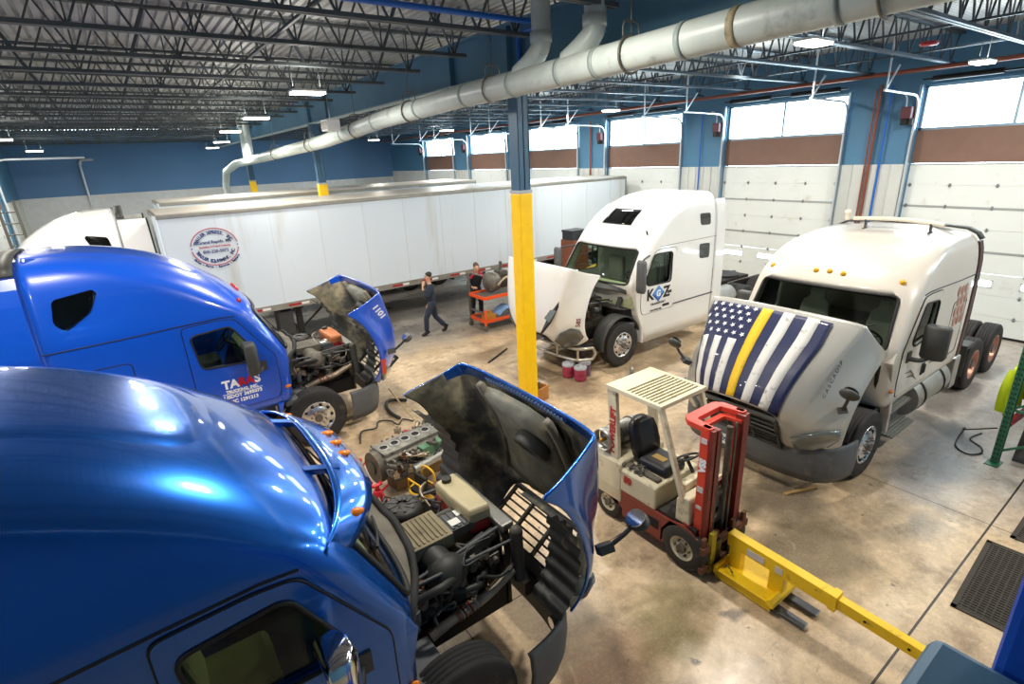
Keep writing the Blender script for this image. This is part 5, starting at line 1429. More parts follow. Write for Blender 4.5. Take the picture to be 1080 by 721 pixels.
def fwheel(x, y, s, r, w, name='wheel'):
    b = MB(); b.lathe([(r * 0.55, -w / 2), (r * 0.9, -w / 2), (r, -w / 2 + 0.03), (r, w / 2 - 0.03), (r * 0.9, w / 2), (r * 0.55, w / 2)], (0, 0, 0), (0, s, 0), 32)
    t = b.build(name, m_solid, FK, loc=(x, y, r))
    b = MB(); b.lathe([(r * 0.56, -w / 2 + .01), (r * 0.56, w / 2 - 0.005), (r * 0.5, w / 2 - 0.01), (r * 0.42, w / 2 - 0.05), (r * 0.26, w / 2 - 0.03), (0, w / 2 - 0.03)], (0, 0, 0), (0, s, 0), 28); b.build('rim', m_cream, t)
    b = MB(); b.cyl((0, s * (w / 2 - .03), 0), (0, s * (w / 2 + 0.015), 0), r * 0.2, n=14)
    for k in range(6): a = k * PI / 3; b.cyl((r * .33 * math.cos(a), s * (w / 2 - .04), r * .33 * math.sin(a)), (r * .33 * math.cos(a), s * (w / 2 - .005), r * .33 * math.sin(a)), 0.016, n=6)
    b.build('hub', m_cast, t)
for s in (-1, 1):
    fwheel(0.0, s * 0.42, s, 0.315, 0.2); fwheel(-1.32, s * 0.38, s, 0.255, 0.18)
# frame: side plates with a foot opening, floor, counterweight
b = MB()
for s in (-1, 1):
    y0, y1 = s * 0.50, s * 0.46
    b.prism([(-1.02, 0.22), (-0.34, 0.22), (-0.34, 0.62), (-1.02, 0.62)], 'y', y0, y1)
    b.prism([(-0.34, 0.40), (-0.34, 0.62), (0.10, 0.62), (0.20, 0.56), (0.0, 0.66), (-0.2, 0.62)], 'y', y0, y1)
    b.prism([(-1.66, 0.44), (-1.02, 0.30), (-1.02, 0.66), (-1.66, 0.72)], 'y', s * 0.47, s * 0.43)
b.box(-1.0, -0.3, -0.48, 0.48, 0.18, 0.24)
fr = b.build('frame', m_maroon, FK, bevel=0.01)
for s in (-1, 1):
    b = MB(); b.box(-0.56, -0.38, s * 0.503 - 0.004, s * 0.503 + 0.004, 0.36, 0.50); b.build('step_opening', m_hole, fr)
b = MB(); b.box(-0.42, 0.16, -0.47, 0.47, 0.60, 0.66); b.build('floor_plate', m_rail, FK)
b = MB()
b.loft([[(x, y, z) for x, y in ((-1.05, -w), (-1.05, w), (-1.55, w), (-1.74, w * 0.7), (-1.8, 0), (-1.74, -w * 0.7), (-1.55, -w))] for z, w in ((0.32, 0.46), (0.6, 0.5), (1.02, 0.5), (1.08, 0.46))], sm=False)
b.build('counterweight', m_cream, FK, bevel=0.03)
b = MB(); b.loft([[(x, y, z) for x, y in ((-0.45, -w), (-0.45, w), (-1.06, w), (-1.06, -w))] for z, w in ((0.62, 0.5), (0.94, 0.5), (0.98, 0.47))], sm=False); cw = b.build('engine_cover', m_cream, FK, bevel=0.025)
b = MB(); b.box(-1.0, -0.5, -0.40, -0.30, 0.98, 1.02)
rnd = random.Random(3)
for k in range(26):
    x, y = rnd.uniform(-1.05, -0.72), rnd.uniform(-0.46, -0.26); b.torus((x, y, 1.0 + rnd.uniform(0, .05)), 0.03, 0.008, (rnd.uniform(-1, 1), rnd.uniform(-1, 1), rnd.uniform(-1, 1)), 8, 5)
b.build('chain_heap', m_castl, FK)
# dash cowl, step box
b = MB(); b.loft([[(x0, y, z) for y in (-0.46, 0.46)] + [(x1, y, z) for y in (0.46, -0.46)] for x0, x1, z in ((-0.16, 0.05, 0.66), (-0.16, 0.04, 0.98), (-0.10, 0.02, 1.04))], sm=False); b.build('dash_cowl', m_cream, FK, bevel=0.02)
b = MB(); b.box(-0.24, -0.12, -0.34, 0.40, 1.0, 1.14); b.build('instrument_panel', m_cream, FK, bevel=0.02)
b = MB(); sc_ = Vector((-0.36, 0.02, 1.30)); b.torus(sc_, 0.17, 0.016, (-0.5, 0, 0.85), 26, 7)
for k in range(3):
    a = 2 * PI * k / 3; b.bar(sc_, sc_ + Vector((0.85 * 0.16 * math.cos(a), 0.16 * math.sin(a), 0.5 * 0.16 * math.cos(a))), 0.025, 0.012)
b.cyl(sc_, sc_ + Vector((0.2, 0, -0.3)), 0.025); b.ball(sc_, 0.04); b.build('steering_wheel', m_hose, FK)
for y in (0.18, 0.26, 0.34):
    b = MB(); b.cyl((-0.18, y, 1.1), (-0.26, y + 0.02, 1.32), 0.009, n=6); b.ball((-0.26, y + 0.02, 1.33), 0.022, 8, 6); b.build('lever', m_hose, FK)
# seat
b = MB(); b.loft([[(x, y, z) for x, y in ((-0.5 - d, -0.24 + d), (-0.5 - d, 0.24 - d), (-0.98 + d, 0.26 - d), (-0.98 + d, -0.26 + d))] for z, d in ((0.98, 0.0), (1.06, 0.0), (1.12, 0.03), (1.13, 0.08))], sm=False); st = b.build('seat', m_vinyl, FK, bevel=0.03)
b = MB(); b.loft([[(x0, y, z) for y in (-w, -w * .5, 0, w * .5, w)] + [(x0 - 0.12 - .03 * (1 - (y / w) ** 2), y, z) for y in (w, w * .5, 0, -w * .5, -w)] for x0, w, z in ((-0.94, 0.24, 1.10), (-0.97, 0.26, 1.25), (-1.02, 0.25, 1.42), (-1.06, 0.21, 1.55), (-1.08, 0.12, 1.60))]); b.build('seat_back', m_vinyl, st)
b = MB(); b.box(-0.84, -0.64, -0.1, 0.02, 1.13, 1.136); b.build('seat_tear', M('foam_tan', 'a8884a', 0.9), st)
# gas bottle lying across the counterweight
b = MB(); b.lathe([(0.0, -0.38), (0.10, -0.37), (0.15, -0.33), (0.16, -0.28), (0.16, 0.28), (0.15, 0.33), (0.10, 0.37), (0.0, 0.38)], (-1.42, -0.06, 1.28), (0, 1, 0), 28); gb = b.build('gas_bottle', m_alud, FK)
b = MB(); b.lathe([(0.155, -0.34), (0.165, -0.34), (0.165, -0.46), (0.155, -0.46), (0.155, -0.34)], (-1.42, -0.06, 1.28), (0, 1, 0), 28); b.build('bottle_collar', m_alud, gb)
b = MB(); b.cyl((-1.42, -0.42, 1.28), (-1.42, -0.52, 1.28), 0.03); b.ball((-1.42, -0.52, 1.28), 0.04, 8, 6); b.build('bottle_valve', M('brass', 'b08a3a', 0.35, 0.8), gb)
b = MB()
for y in (-0.22, 0.12): b.torus((-1.42, y, 1.28), 0.165, 0.012, (0, 1, 0), 24, 5)
b.box(-1.5, -1.34, -0.3, 0.2, 1.08, 1.13); b.build('bottle_cradle', m_cast, gb)
# overhead guard
gz = 2.12
legs = []
for s in (-1, 1):
    b = MB(); b.prism([(-1.27, 0.98), (-1.13, 0.98), (-1.22, gz), (-1.38, gz)], 'y', s * 0.47, s * 0.40); g = b.build('guard_leg', m_cream, FK, bevel=0.006); legs.append(g)
    b = MB(); b.bar((-0.07, s * 0.44, 0.98), (-0.48, s * 0.435, gz), 0.07, 0.06); b.build('guard_leg', m_cream, FK, bevel=0.006)
b = MB()
for s in (-1, 1): b.box(-1.38, -0.44, s * 0.47 - 0.03, s * 0.47 + 0.03, gz, gz + 0.06)
b.box(-0.50, -0.44, -0.44, 0.44, gz, gz + 0.06); b.box(-1.38, -1.06, -0.44, 0.44, gz + 0.02, gz + 0.055); og = b.build('overhead_guard', m_cream, FK, bevel=0.006)
for k in range(9):
    x = -1.01 + k * 0.063; b = MB(); b.box(x - 0.013, x + 0.013, -0.44, 0.44, gz + 0.01, gz + 0.05); b.build('guard_slat', m_cream, og)
FZ = (-1, 0, 0)
text('guard_lettering', 'POWERLIFT', 0.135, M('faded_red', 'b3342c', 0.5), legs[0], TXM((-1.25, -0.475, 1.50), (0.02, 0, 1), (-1, 0, 0)), 0.008)
text('model_lettering', '50', 0.13, M('faded_red', 'b3342c', 0.5), cw, TXM((-0.93, -0.505, 0.84), (1, 0, 0), (0, 0, 1)), 0.012)
# mast
mt = MB(); x0 = 0.14
for s in (-1, 1): mt.box(x0 - 0.07, x0 + 0.05, s * 0.36 - 0.045, s * 0.36 + 0.045, 0.12, 2.10)
mo = mt.build('mast', m_mast, FK, bevel=0.01)
b = MB()
for s in (-1, 1):
    b.box(x0 + 0.0, x0 + 0.11, s * 0.285 - 0.03, s * 0.285 + 0.03, 0.08, 2.08); b.box(x0 + 0.052, x0 + 0.10, s * 0.365 - 0.035, s * 0.365 + 0.035, 0.14, 2.08)
b.build('mast_rail', m_mastd, FK)
b = MB()
for y in (-0.12, 0.12): b.cyl((x0 + 0.01, y, 0.3), (x0 + 0.01, y, 1.95), 0.04, n=12)
b.box(x0 - 0.01, x0 + 0.02, -0.2, 0.2, 1.0, 1.06); b.build('lift_cylinder', m_cast, FK)
b = MB()
for y in (-0.2, 0.2): b.box(x0 + 0.04, x0 + 0.06, y - 0.02, y + 0.02, 0.3, 2.0)
b.build('lift_chain', m_castl, FK)
b = MB()   # horseshoe crosshead reaching back over the cowl
b.prism(rpoly([(x0 + 0.06, -0.41), (x0 + 0.06, -0.31), (x0 - 0.22, -0.26), (x0 - 0.22, 0.26), (x0 + 0.06, 0.31), (x0 + 0.06, 0.41), (x0 - 0.26, 0.40), (x0 - 0.36, 0.30), (x0 - 0.36, -0.30), (x0 - 0.26, -0.40)], 0.03), 'z', 2.03, 2.10); b.build('crosshead', m_mast, FK, bevel=0.008)
b = MB(); b.prism(rpoly([(x0 + 0.09, -0.30), (x0 + 0.09, -0.23), (x0 - 0.12, -0.2), (x0 - 0.12, 0.2), (x0 + 0.09, 0.23), (x0 + 0.09, 0.30), (x0 - 0.16, 0.29), (x0 - 0.2, 0.22), (x0 - 0.2, -0.22), (x0 - 0.16, -0.29)], 0.03), 'z', 1.97, 2.02); b.build('inner_crosshead', m_mast, FK, bevel=0.008)
b = MB()
b.box(x0 - 0.07, x0 + 0.05, -0.33, 0.33, 0.32, 0.42); b.build('mast_tie', m_mastd, FK)
b = MB(); b.box(x0 - 0.07, x0 - 0.02, -0.33, 0.33, 1.1, 1.18); b.build('mast_tie', m_mastd, FK)
for s in (-1, 1):
    b = MB(); b.cyl((x0 - 0.06, s * 0.36, 0.56), (x0 - 0.2, s * 0.38, 0.66), 0.06, n=14); b.cyl((x0 - 0.14, s * 0.46, 0.62), (x0 - 0.14, s * 0.30, 0.62), 0.07, n=14); b.build('tilt_trunnion', m_mast, FK)
text('mast_lettering', 'SSA', 0.115, m_ltr, mo, TXM((x0 - 0.012, -0.408, 1.58), (0, 0, -1), (1, 0, 0)), 0.008)
for z, s_ in ((1.92, 0.07), (1.24, 0.08), (0.98, 0.05)):
    b = MB(); b.box(x0 - 0.05, x0 + 0.03, -0.412, -0.406, z - s_ / 2, z + s_ / 2); b.build('mast_sticker', M('sticker_pale', 'cfc9c4', 0.5), mo)
b = MB(); xc = x0 + 0.16
for z in (0.10, 0.40): b.box(xc - 0.04, xc + 0.02, -0.52, 0.52, z, z + 0.10)
for y in (-0.46, -0.2, 0.2, 0.46): b.box(xc - 0.045, xc + 0.0, y - 0.04, y + 0.04, 0.1, 0.62)
b.build('carriage', m_rust, FK, bevel=0.006)
b = MB(); b.box(xc - 0.02, xc + 0.03, -0.36, -0.26, 0.06, 0.66); b.build('fork_shank', M('shank_yellow', 'a8952a', 0.5, dirt='3a3420', dirt_amt=0.3), FK)
for y in (-0.19, 0.11):
    b = MB(); b.prism([(xc, 0.03), (xc + 1.10, 0.035), (xc + 1.15, 0.045), (xc + 1.15, 0.06), (xc + 0.2, 0.075), (xc, 0.085)], 'y', y - 0.06, y + 0.06); b.prism([(xc - 0.03, 0.03), (xc + 0.03, 0.03), (xc + 0.03, 0.5), (xc - 0.03, 0.5)], 'y', y - 0.06, y + 0.06); b.build('fork', M('fork_steel', '5d6064', 0.3, 0.85, var=0.2), FK, bevel=0.006)
# ------------------------------------------------------------------ yellow jib slipped over the forks
m_jib = M('jib_yellow', 'f3c814', 0.4, var=0.05, dirt='6b5a18', dirt_amt=0.07, dirt_scale=8)
JB = thing('lifting_jib', 'long yellow lifting jib slid over the forklift forks, reaching over the floor', 'lifting jib', (4.82, 2.66, 0), -PI / 2)
yo = 0.0
b = MB()
for y in (-0.13, 0.13):
    b.box(0.0, 0.66, y - 0.085, y - 0.072, 0.012, 0.13); b.box(0.0, 0.66, y + 0.072, y + 0.085, 0.012, 0.13); b.box(0.0, 0.66, y - 0.085, y + 0.085, 0.118, 0.13)
b.build('fork_pocket', m_jib, JB, bevel=0.004)
b = MB(); b.box(0.0, 0.68, -0.24, 0.24, 0.13, 0.145)
b.prism([(-0.0, 0.1), (0.03, 0.1), (0.03, 0.2), (0.0, 0.2)], 'y', -0.26, 0.26); b.prism([(0.62, 0.10), (0.70, 0.10), (0.70, 0.16), (0.66, 0.2), (0.62, 0.16)], 'y', -0.25, 0.25); b.build('base_plate', m_jib, JB, bevel=0.005)
for x0_, x1_ in ((0.05, 0.19), (0.52, 0.68)):
    b = MB(); b.prism([(x0_, 0.14), (x1_, 0.14), (x1_, 0.42), (x0_, 0.46)], 'y', -0.055, 0.055); b.build('upright', m_jib, JB, bevel=0.006)
b = MB()
def sec(x, z0, z1, w): return [(x, -w, z0), (x, w, z0), (x, w, z1), (x, -w, z1)]
b.loft([sec(0.02, 0.40, 0.56, 0.06), sec(1.18, 0.36, 0.52, 0.06)], sm=False); bo = b.build('outer_boom', m_jib, JB, bevel=0.006)
b = MB(); b.loft([sec(1.1, 0.385, 0.505, 0.046), sec(1.93, 0.35, 0.47, 0.046)], sm=False); b.build('inner_boom', m_jib, JB, bevel=0.005)
b = MB(); b.loft([sec(1.12, 0.35, 0.532, 0.07), sec(1.19, 0.347, 0.529, 0.07)], sm=False); b.build('boom_collar', m_jib, JB, bevel=0.004)
for x, z in ((1.44, 0.43), (1.80, 0.415)):
    b = MB(); b.cyl((x, -0.05, z), (x, 0.05, z), 0.014, n=10); b.build('pin_hole', m_hole, JB)
for x, w_ in ((0.36, 0.1), (0.62, 0.04)):
    b = MB(); b.box(x - w_, x + w_, -0.066, -0.060, 0.42 - .02 * x, 0.50 - .02 * x); b.build('boom_label', M('sticker_pale', 'cfc9c4', 0.5), bo)
b = MB(); b.tube(smooth_path([(0.1, -0.2, 0.2), (0.14, -0.22, 0.26), (0.2, -0.2, 0.2), (0.16, -0.17, 0.17)], 4), 0.007, 5); b.build('safety_chain', m_cast, JB)
# ------------------------------------------------------------------ engine block on the floor, stands, oil caddy
m_jred = M('stand_red', 'c3182c', 0.4, var=0.08)
EN = thing('engine_block', 'greasy bare diesel engine block resting on red stands before the blue hood', 'engine', (2.86, 6.80, 0), R(8))
b = MB(); b.box(-0.45, 0.4, -0.16, 0.16, 0.0, 0.21); b.build('timber_block', M('block_timber', '7a5f3c', 0.8, var=0.2), EN, bevel=0.01)
b = MB(); b.box(-0.62, 0.55, -0.26, 0.26, 0.34, 0.66); b.box(-0.55, 0.5, -0.32, 0.32, 0.40, 0.56)
for k in range(6): b.box(-0.55 + k * 0.19, -0.52 + k * 0.19, -0.36, 0.36, 0.36, 0.66)
blk = b.build('block', m_castl, EN, bevel=0.015)
b = MB(); b.box(-0.60, 0.53, -0.17, 0.20, 0.66, 0.71); hd = b.build('deck', M('deck_alu', '85837a', 0.5, 0.5, var=0.3, dirt='3a352c', dirt_amt=0.35, dirt_scale=9), EN, bevel=0.008)
for k in range(6):
    b = MB(); b.lathe([(0.0, 0.008), (0.055, 0.008), (0.058, 0.018), (0.078, 0.018), (0.08, 0.0)], (-0.50 + k * 0.185, 0.02, 0.705), (0, 0, 1), 20, mis=[1, 1, 0, 0]); b.build('cylinder_bore', [m_alud, m_hole], hd)
b = MB(); b.box(-0.1, 0.45, -0.40, -0.26, 0.50, 0.68); b.build('valley_plate', M('green_grime', '5f8a6a', 0.5, 0.3, var=0.3), EN, bevel=0.01)
b = MB(); b.box(-0.5, 0.45, -0.22, 0.22, 0.20, 0.34); b.build('oil_pan_rail', m_cast, EN, bevel=0.03)
b = MB(); b.cyl((-0.3, -0.42, 0.44), (0.2, -0.42, 0.48), 0.075, n=18); b.cyl((0.2, -0.42, 0.48), (0.26, -0.42, 0.485), 0.085, n=18); b.build('starter_motor', m_alud, EN)
b = MB(); b.cyl((-0.62, 0, 0.48), (-0.72, 0, 0.48), 0.24, n=28); b.cyl((-0.72, 0, 0.48), (-0.75, 0, 0.48), 0.09, n=18); b.build('flywheel', m_cast, EN)
b = MB(); b.cyl((0.55, -0.05, 0.42), (0.62, -0.05, 0.42), 0.14, n=22); b.cyl((0.55, 0.12, 0.58), (0.61, 0.12, 0.58), 0.09, n=18); b.build('pulley', m_castl, EN)
rnd = random.Random(5)
for k in range(54):
    x = rnd.uniform(-0.6, 0.55); y = rnd.choice((-1, -1, 1)) * rnd.uniform(0.22, 0.42); z = rnd.uniform(0.34, 0.74)
    b = MB()
    if k % 2: b.cbox((0, 0, 0), (rnd.uniform(.06, .14), .08, rnd.uniform(.05, .1))); b.cyl((0, 0, 0), (0, 0, .08), 0.025, n=8); nm = 'bracket'
    else: b.cyl((-0.05, 0, 0), (0.06, 0.01, 0.02), rnd.uniform(.02, .04), n=10); b.cyl((0.06, 0.01, .02), (0.08, 0.01, .02), 0.045, n=8); nm = 'fitting'
    b.build(nm, rnd.choice((m_cast, m_castl, m_exh, m_rust, m_alud, m_coolr if k % 7 == 0 else m_cast)), EN, loc=(x, y, z), rot=(0, 0, rnd.uniform(0, 3)))
for k in range(16):
    x = rnd.uniform(-0.5, 0.4); pts = [(x, -0.33, 0.5)]
    for q in range(4): pts.append((pts[-1][0] + rnd.uniform(-.1, .2), pts[-1][1] + rnd.uniform(-.09, .06), max(.3, min(.74, pts[-1][2] + rnd.uniform(-.12, .14)))))
    b = MB(); b.tube(smooth_path(pts, 4), rnd.choice((.008, .012)), 6); b.build('fuel_line', rnd.choice((m_hose, m_exh, m_castl)), EN)
def stand(loc, rz, label):
    t = thing('jack_stand', label, 'jack stand', loc, rz, 'red jack stands under the bare engine')
    for k in range(4):
        a = PI / 4 + k * PI / 2; b = MB(); b.bar((0.05 * math.cos(a), 0.05 * math.sin(a), 0.30), (0.17 * math.cos(a), 0.17 * math.sin(a), 0.01), 0.05, 0.02); b.build('leg', m_jred, t)
    b = MB(); b.lathe([(0.035, 0.24), (0.06, 0.26), (0.06, 0.32), (0.04, 0.34), (0.04, 0.24)], n=16); b.build('collar', m_jred, t)
    b = MB(); b.box(-0.02, 0.02, -0.018, 0.018, 0.3, 0.40)
    for k in range(5): b.box(0.02, 0.032, -0.018, 0.018, 0.31 + k * .018, 0.32 + k * .018)
    b.build('ratchet_bar', m_jred, t)
    b = MB(); b.prism([(-0.07, 0.40), (0.07, 0.40), (0.08, 0.44), (0.045, 0.42), (-0.045, 0.42), (-0.08, 0.44)], 'y', -0.03, 0.03); b.build('saddle', m_jred, t)
    b = MB(); b.bar((0.06, 0.0, 0.28), (0.18, 0.0, 0.34), 0.02, 0.02); b.build('handle', m_jred, t)
stand((2.05, 7.12, 0), 0.4, 'red jack stand under the flywheel end of the bare engine')
stand((2.05, 6.36, 0), 0.1, 'red jack stand standing proud of the bare engine, beside yellow caddy')
CA = thing('oil_caddy', 'yellow oil caddy bucket with black screen standing beside the bare engine', 'oil caddy', (2.56, 5.98, 0), R(10))
m_cady = M('caddy_yellow', 'd9a514', 0.45, var=0.1, dirt='5b4a1c', dirt_amt=0.25, dirt_scale=7)
b = MB(); b.lathe([(0.0, 0.01), (0.14, 0.01), (0.16, 0.04), (0.165, 0.30), (0.17, 0.34), (0.155, 0.34), (0.15, 0.30), (0.0, 0.28)], n=28); b.build('bucket', m_cady, CA)
b = MB(); b.torus((0, 0, 0.34), 0.165, 0.018, n=28); b.torus((0, 0, 0.12), 0.167, 0.012, n=28); b.build('rim_band', m_cady, CA)
b = MB(); b.box(-0.12, 0.10, -0.12, 0.12, 0.32, 0.36); b.box(-0.02, 0.02, -0.13, 0.13, 0.36, 0.55); b.build('screen', m_hole, CA)
b = MB(); b.tube(smooth_path([(0.12, -0.13, 0.3), (0.13, -0.13, 0.58), (0.13, 0.13, 0.58), (0.12, 0.13, 0.3)], 4), 0.016, 8); b.tube([(-0.12, -0.13, 0.3), (-0.12, -0.13, 0.5), (-0.12, 0.13, 0.5), (-0.12, 0.13, 0.3)], 0.014, 8); b.build('frame', m_cady, CA)
b = MB(); b.lathe([(0.0, 0.0), (0.1, 0.0), (0.11, 0.22), (0.09, 0.25), (0.0, 0.25)], (-0.30, -0.06, 0.0), n=20); tag(b.build('black_jug', m_hose, None, loc=(2.56, 5.96, 0)), 'squat black jug on the floor against the yellow oil caddy', 'jug')
# hoses, cane and bar lying about
def floor_tube(name, pts, r, m, label, cat, rs=None):
    b = MB(); b.tube(smooth_path(pts, 6), r, 8, rs=None); return tag(b.build(name, m), label, cat)
floor_tube('radiator_hose', [(3.92, 9.40, 0.04), (3.62, 9.60, 0.05), (3.45, 9.35, 0.05), (3.42, 9.0, 0.04), (3.46, 8.75, 0.04)], 0.035, m_hose, 'black bent radiator hose lying on the floor past the bare engine', 'hose')
floor_tube('wiring_harness', [(2.52, 8.36, 0.02), (2.7, 8.75, 0.02), (2.95, 8.7, 0.02), (3.1, 8.92, 0.02), (3.28, 8.78, 0.03), (3.34, 8.55, 0.02), (3.5, 8.7, 0.02), (3.62, 8.5, 0.02)], 0.014, m_hose, 'thin black wiring harness tangled on the floor near blue bumper', 'wiring')
floor_tube('dipstick', [(3.36, 8.85, 0.66), (3.2, 8.1, 0.76), (3.02, 7.05, 0.83)], 0.013, M('brass_rod', 'b49a6a', 0.4, 0.5), 'long tan rod propped from the blue bumper to the bare engine', 'rod')
b = MB(); b.bar((6.38, 10.04, 0.02), (7.30, 10.54, 0.02), 0.035, 0.03); tag(b.build('pry_bar', m_rail, bevel=0.005), 'dark steel bar lying alone on the open floor beside the column', 'bar')
b = MB(); b.bar((6.7, 2.95, 0.02), (7.2, 2.75, 0.02), 0.05, 0.035); tag(b.build('wood_strip', M('pale_wood', 'b8925c', 0.7), bevel=0.004), 'short pale strip of wood on the floor under the silver bumper', 'wood strip')
# crate of bits at the column foot
CR = thing('parts_crate', 'small wooden crate of parts beside the foot of the yellow column', 'crate', (5.88, 7.74, 0), 0.2)
m_wood = M('crate_wood', 'b0763c', 0.7, var=0.15, vscale=6, stretch=(1, 6, 1))
b = MB(); b.box(-0.3, 0.3, -0.22, 0.22, 0, 0.03)
for y in (-0.22, 0.22): b.box(-0.3, 0.3, y - 0.012, y + 0.012, 0.03, 0.30)
for x in (-0.3, 0.3): b.box(x - 0.012, x + 0.012, -0.22, 0.22, 0.03, 0.30)
b.build('crate_box', m_wood, CR, bevel=0.004)
b = MB(); b.cyl((-0.1, 0, 0.03), (-0.1, 0, 0.42), 0.09, n=14); b.cbox((0.12, 0.03, 0.2), (0.2, 0.2, 0.32)); b.build('loose_part', m_castl, CR, bevel=0.01)
# red coolant jugs
m_jug = M('jug_red', '9d3550', 0.25, var=0.1); m_lid = M('jug_lid_grey', 'a9aab0', 0.5)
for x, y, lab in ((7.28, 8.16, 'red coolant drum with grey lid, first of three beneath the tubular bumper guard'), (7.34, 7.84, 'red coolant drum with grey lid, standing closest to the forklift of three'), (7.62, 8.0, 'darker coolant drum with grey lid, tucked behind two red drums')):
    t = thing('coolant_drum', lab, 'drum', (x, y, 0), 0, 'coolant drums by the white hood')
    b = MB(); b.lathe([(0.0, 0.005), (0.125, 0.005), (0.135, 0.03), (0.135, 0.09), (0.128, 0.11), (0.135, 0.13), (0.135, 0.24), (0.12, 0.28), (0.0, 0.28)], n=24); b.build('drum_body', m_jug if 'darker' not in lab else M('jug_dark', '5b3a58', 0.3), t)
    b = MB(); b.lathe([(0.137, 0.27), (0.14, 0.31), (0.12, 0.335), (0.05, 0.335), (0.045, 0.36), (0.0, 0.36)], n=24); b.build('lid', m_lid, t)
    b = MB(); b.tube(smooth_path([(-0.13, 0, 0.29), (-0.09, 0.0, 0.37), (0.09, 0, 0.37), (0.13, 0, 0.29)], 4), 0.008, 6); b.build('carry_handle', m_lid, t)
b = MB(); b.lathe([(0.0, 0.0), (0.06, 0.0), (0.05, 0.08), (0.03, 0.14), (0.0, 0.14)], n=14); b.bar((-0.25, 0.05, 0.02), (0.12, 0, 0.05), 0.04, 0.03); tag(b.build('grease_gun', m_alud, None, loc=(8.45, 7.35, 0), rot=(0, 0, 0.5)), 'small silver grease gun lying beside the white truck front wheel', 'grease gun')
# ------------------------------------------------------------------ work cart with a gearbox, behind the column
m_org = M('cart_orange', 'e5521f', 0.4, var=0.05); m_cgrey = M('cart_grey', '6e6d66', 0.45, 0.4, var=0.1)
KX0, KX1, KY0, KY1 = 7.72, 9.55, 12.15, 12.95
WC = thing('work_cart', 'orange and grey steel work cart on castors behind the yellow column', 'cart', (KX0, KY0, 0), 0)
LX, LY = KX1 - KX0, KY1 - KY0
for x, y, h in ((0, 0, 0.62), (0, LY, 1.58), (LX, 0, 1.0), (LX, LY, 1.0)):
    b = MB(); b.box(x - 0.03, x + 0.03, y - 0.03, y + 0.03, 0.16, h); b.build('post', m_cgrey if (x == 0 and y > 0) else m_org, WC, bevel=0.005)
    b = MB(); b.cyl((x, y - 0.025, 0.075), (x, y + 0.025, 0.075), 0.075, n=16); b.box(x - 0.03, x + 0.03, y - 0.035, y + 0.035, 0.1, 0.16); b.build('castor', m_castl, WC)
for z in (0.30, 0.98):
    b = MB()
    b.box(0, LX, -0.025, 0.025, z - 0.07, z + 0.02); b.box(0, LX, LY - 0.025, LY + 0.025, z - 0.07, z + 0.02); b.box(-0.025, 0.025, 0, LY, z - 0.07, z + 0.02); b.box(LX - 0.025, LX + 0.025, 0, LY, z - 0.07, z + 0.02)
    b.build('shelf_rim', m_org, WC, bevel=0.006)
    b = MB(); b.box(0.02, LX - 0.02, 0.02, LY - 0.02, z - 0.05, z - 0.03); b.build('shelf', m_cgrey, WC)
b = MB(); b.tube([(0, LY, 1.56), (0.1, LY - 0.02, 1.56), (0.45, LY - 0.05, 1.42)], 0.025, 8); b.box(-0.03, 0.03, 0, LY, 0.5, 0.54); b.build('push_bar', m_cgrey, WC)
GB = thing('gearbox', 'oily truck gearbox lying on the orange cart top shelf', 'gearbox', (KX0 + 0.85, KY0 + 0.40, 1.0), R(6))
GB.scale = (1.15, 1.2, 1.25)
b = MB(); b.lathe([(0.0, -0.42), (0.2, -0.42), (0.24, -0.38), (0.22, -0.2), (0.17, -0.1), (0.16, 0.3), (0.12, 0.42), (0.06, 0.44), (0.06, 0.58), (0.0, 0.58)], (0, 0, 0.24), (1, 0, 0), 22); b.build('case', m_castl, GB)
b = MB()
for k in range(6): b.box(-0.1 + k * 0.075, -0.08 + k * 0.075, -0.2, 0.2, 0.1, 0.4)
b.build('case_rib', m_cast, GB)
b = MB(); b.box(-0.1, 0.12, -0.12, 0.12, 0.40, 0.47); b.cyl((0, 0, 0.47), (0.03, 0, 0.62), 0.03); b.ball((0.03, 0, 0.64), 0.045); b.build('shift_tower', m_cast, GB)
b = MB(); b.tube(smooth_path([(-0.3, -0.24, 0.2), (-0.1, -0.3, 0.35), (0.2, -0.26, 0.3), (0.4, -0.15, 0.2)], 4), 0.03, 8); b.build('oil_pipe', m_exh, GB)
b = MB()
def CL(u, v): return (KX0 + 0.5 + 0.7 * u, KY0 + 0.02 + 0.4 * v, 0.33 + 0.22 * math.exp(-8 * (u - .5) ** 2) + 0.02 * math.sin(9 * u + 7 * v) + .04 * v)
b.grid(CL, 18, 10); tag(b.build('rag', M('blue_rag', '7fa3cf', 0.9, var=0.15), solid=(0.012, 1)), 'pale blue rag heaped on the lower shelf of the orange cart', 'rag')
b = MB(); b.box(0, 0.34, 0, 0.26, 0, 0.16); b.cyl((0.08, 0.08, 0.16), (0.08, 0.08, 0.24), 0.03); b.cyl((0.22, 0.1, 0.16), (0.22, 0.1, 0.26), 0.04); tag(b.build('tool_caddy', M('box_ochre', 'b07a2c', 0.6), None, loc=(KX0 + 0.06, KY0 + 0.05, 0.28), bevel=0.01), 'ochre box of small tools on the lower shelf of the orange cart', 'tool box')
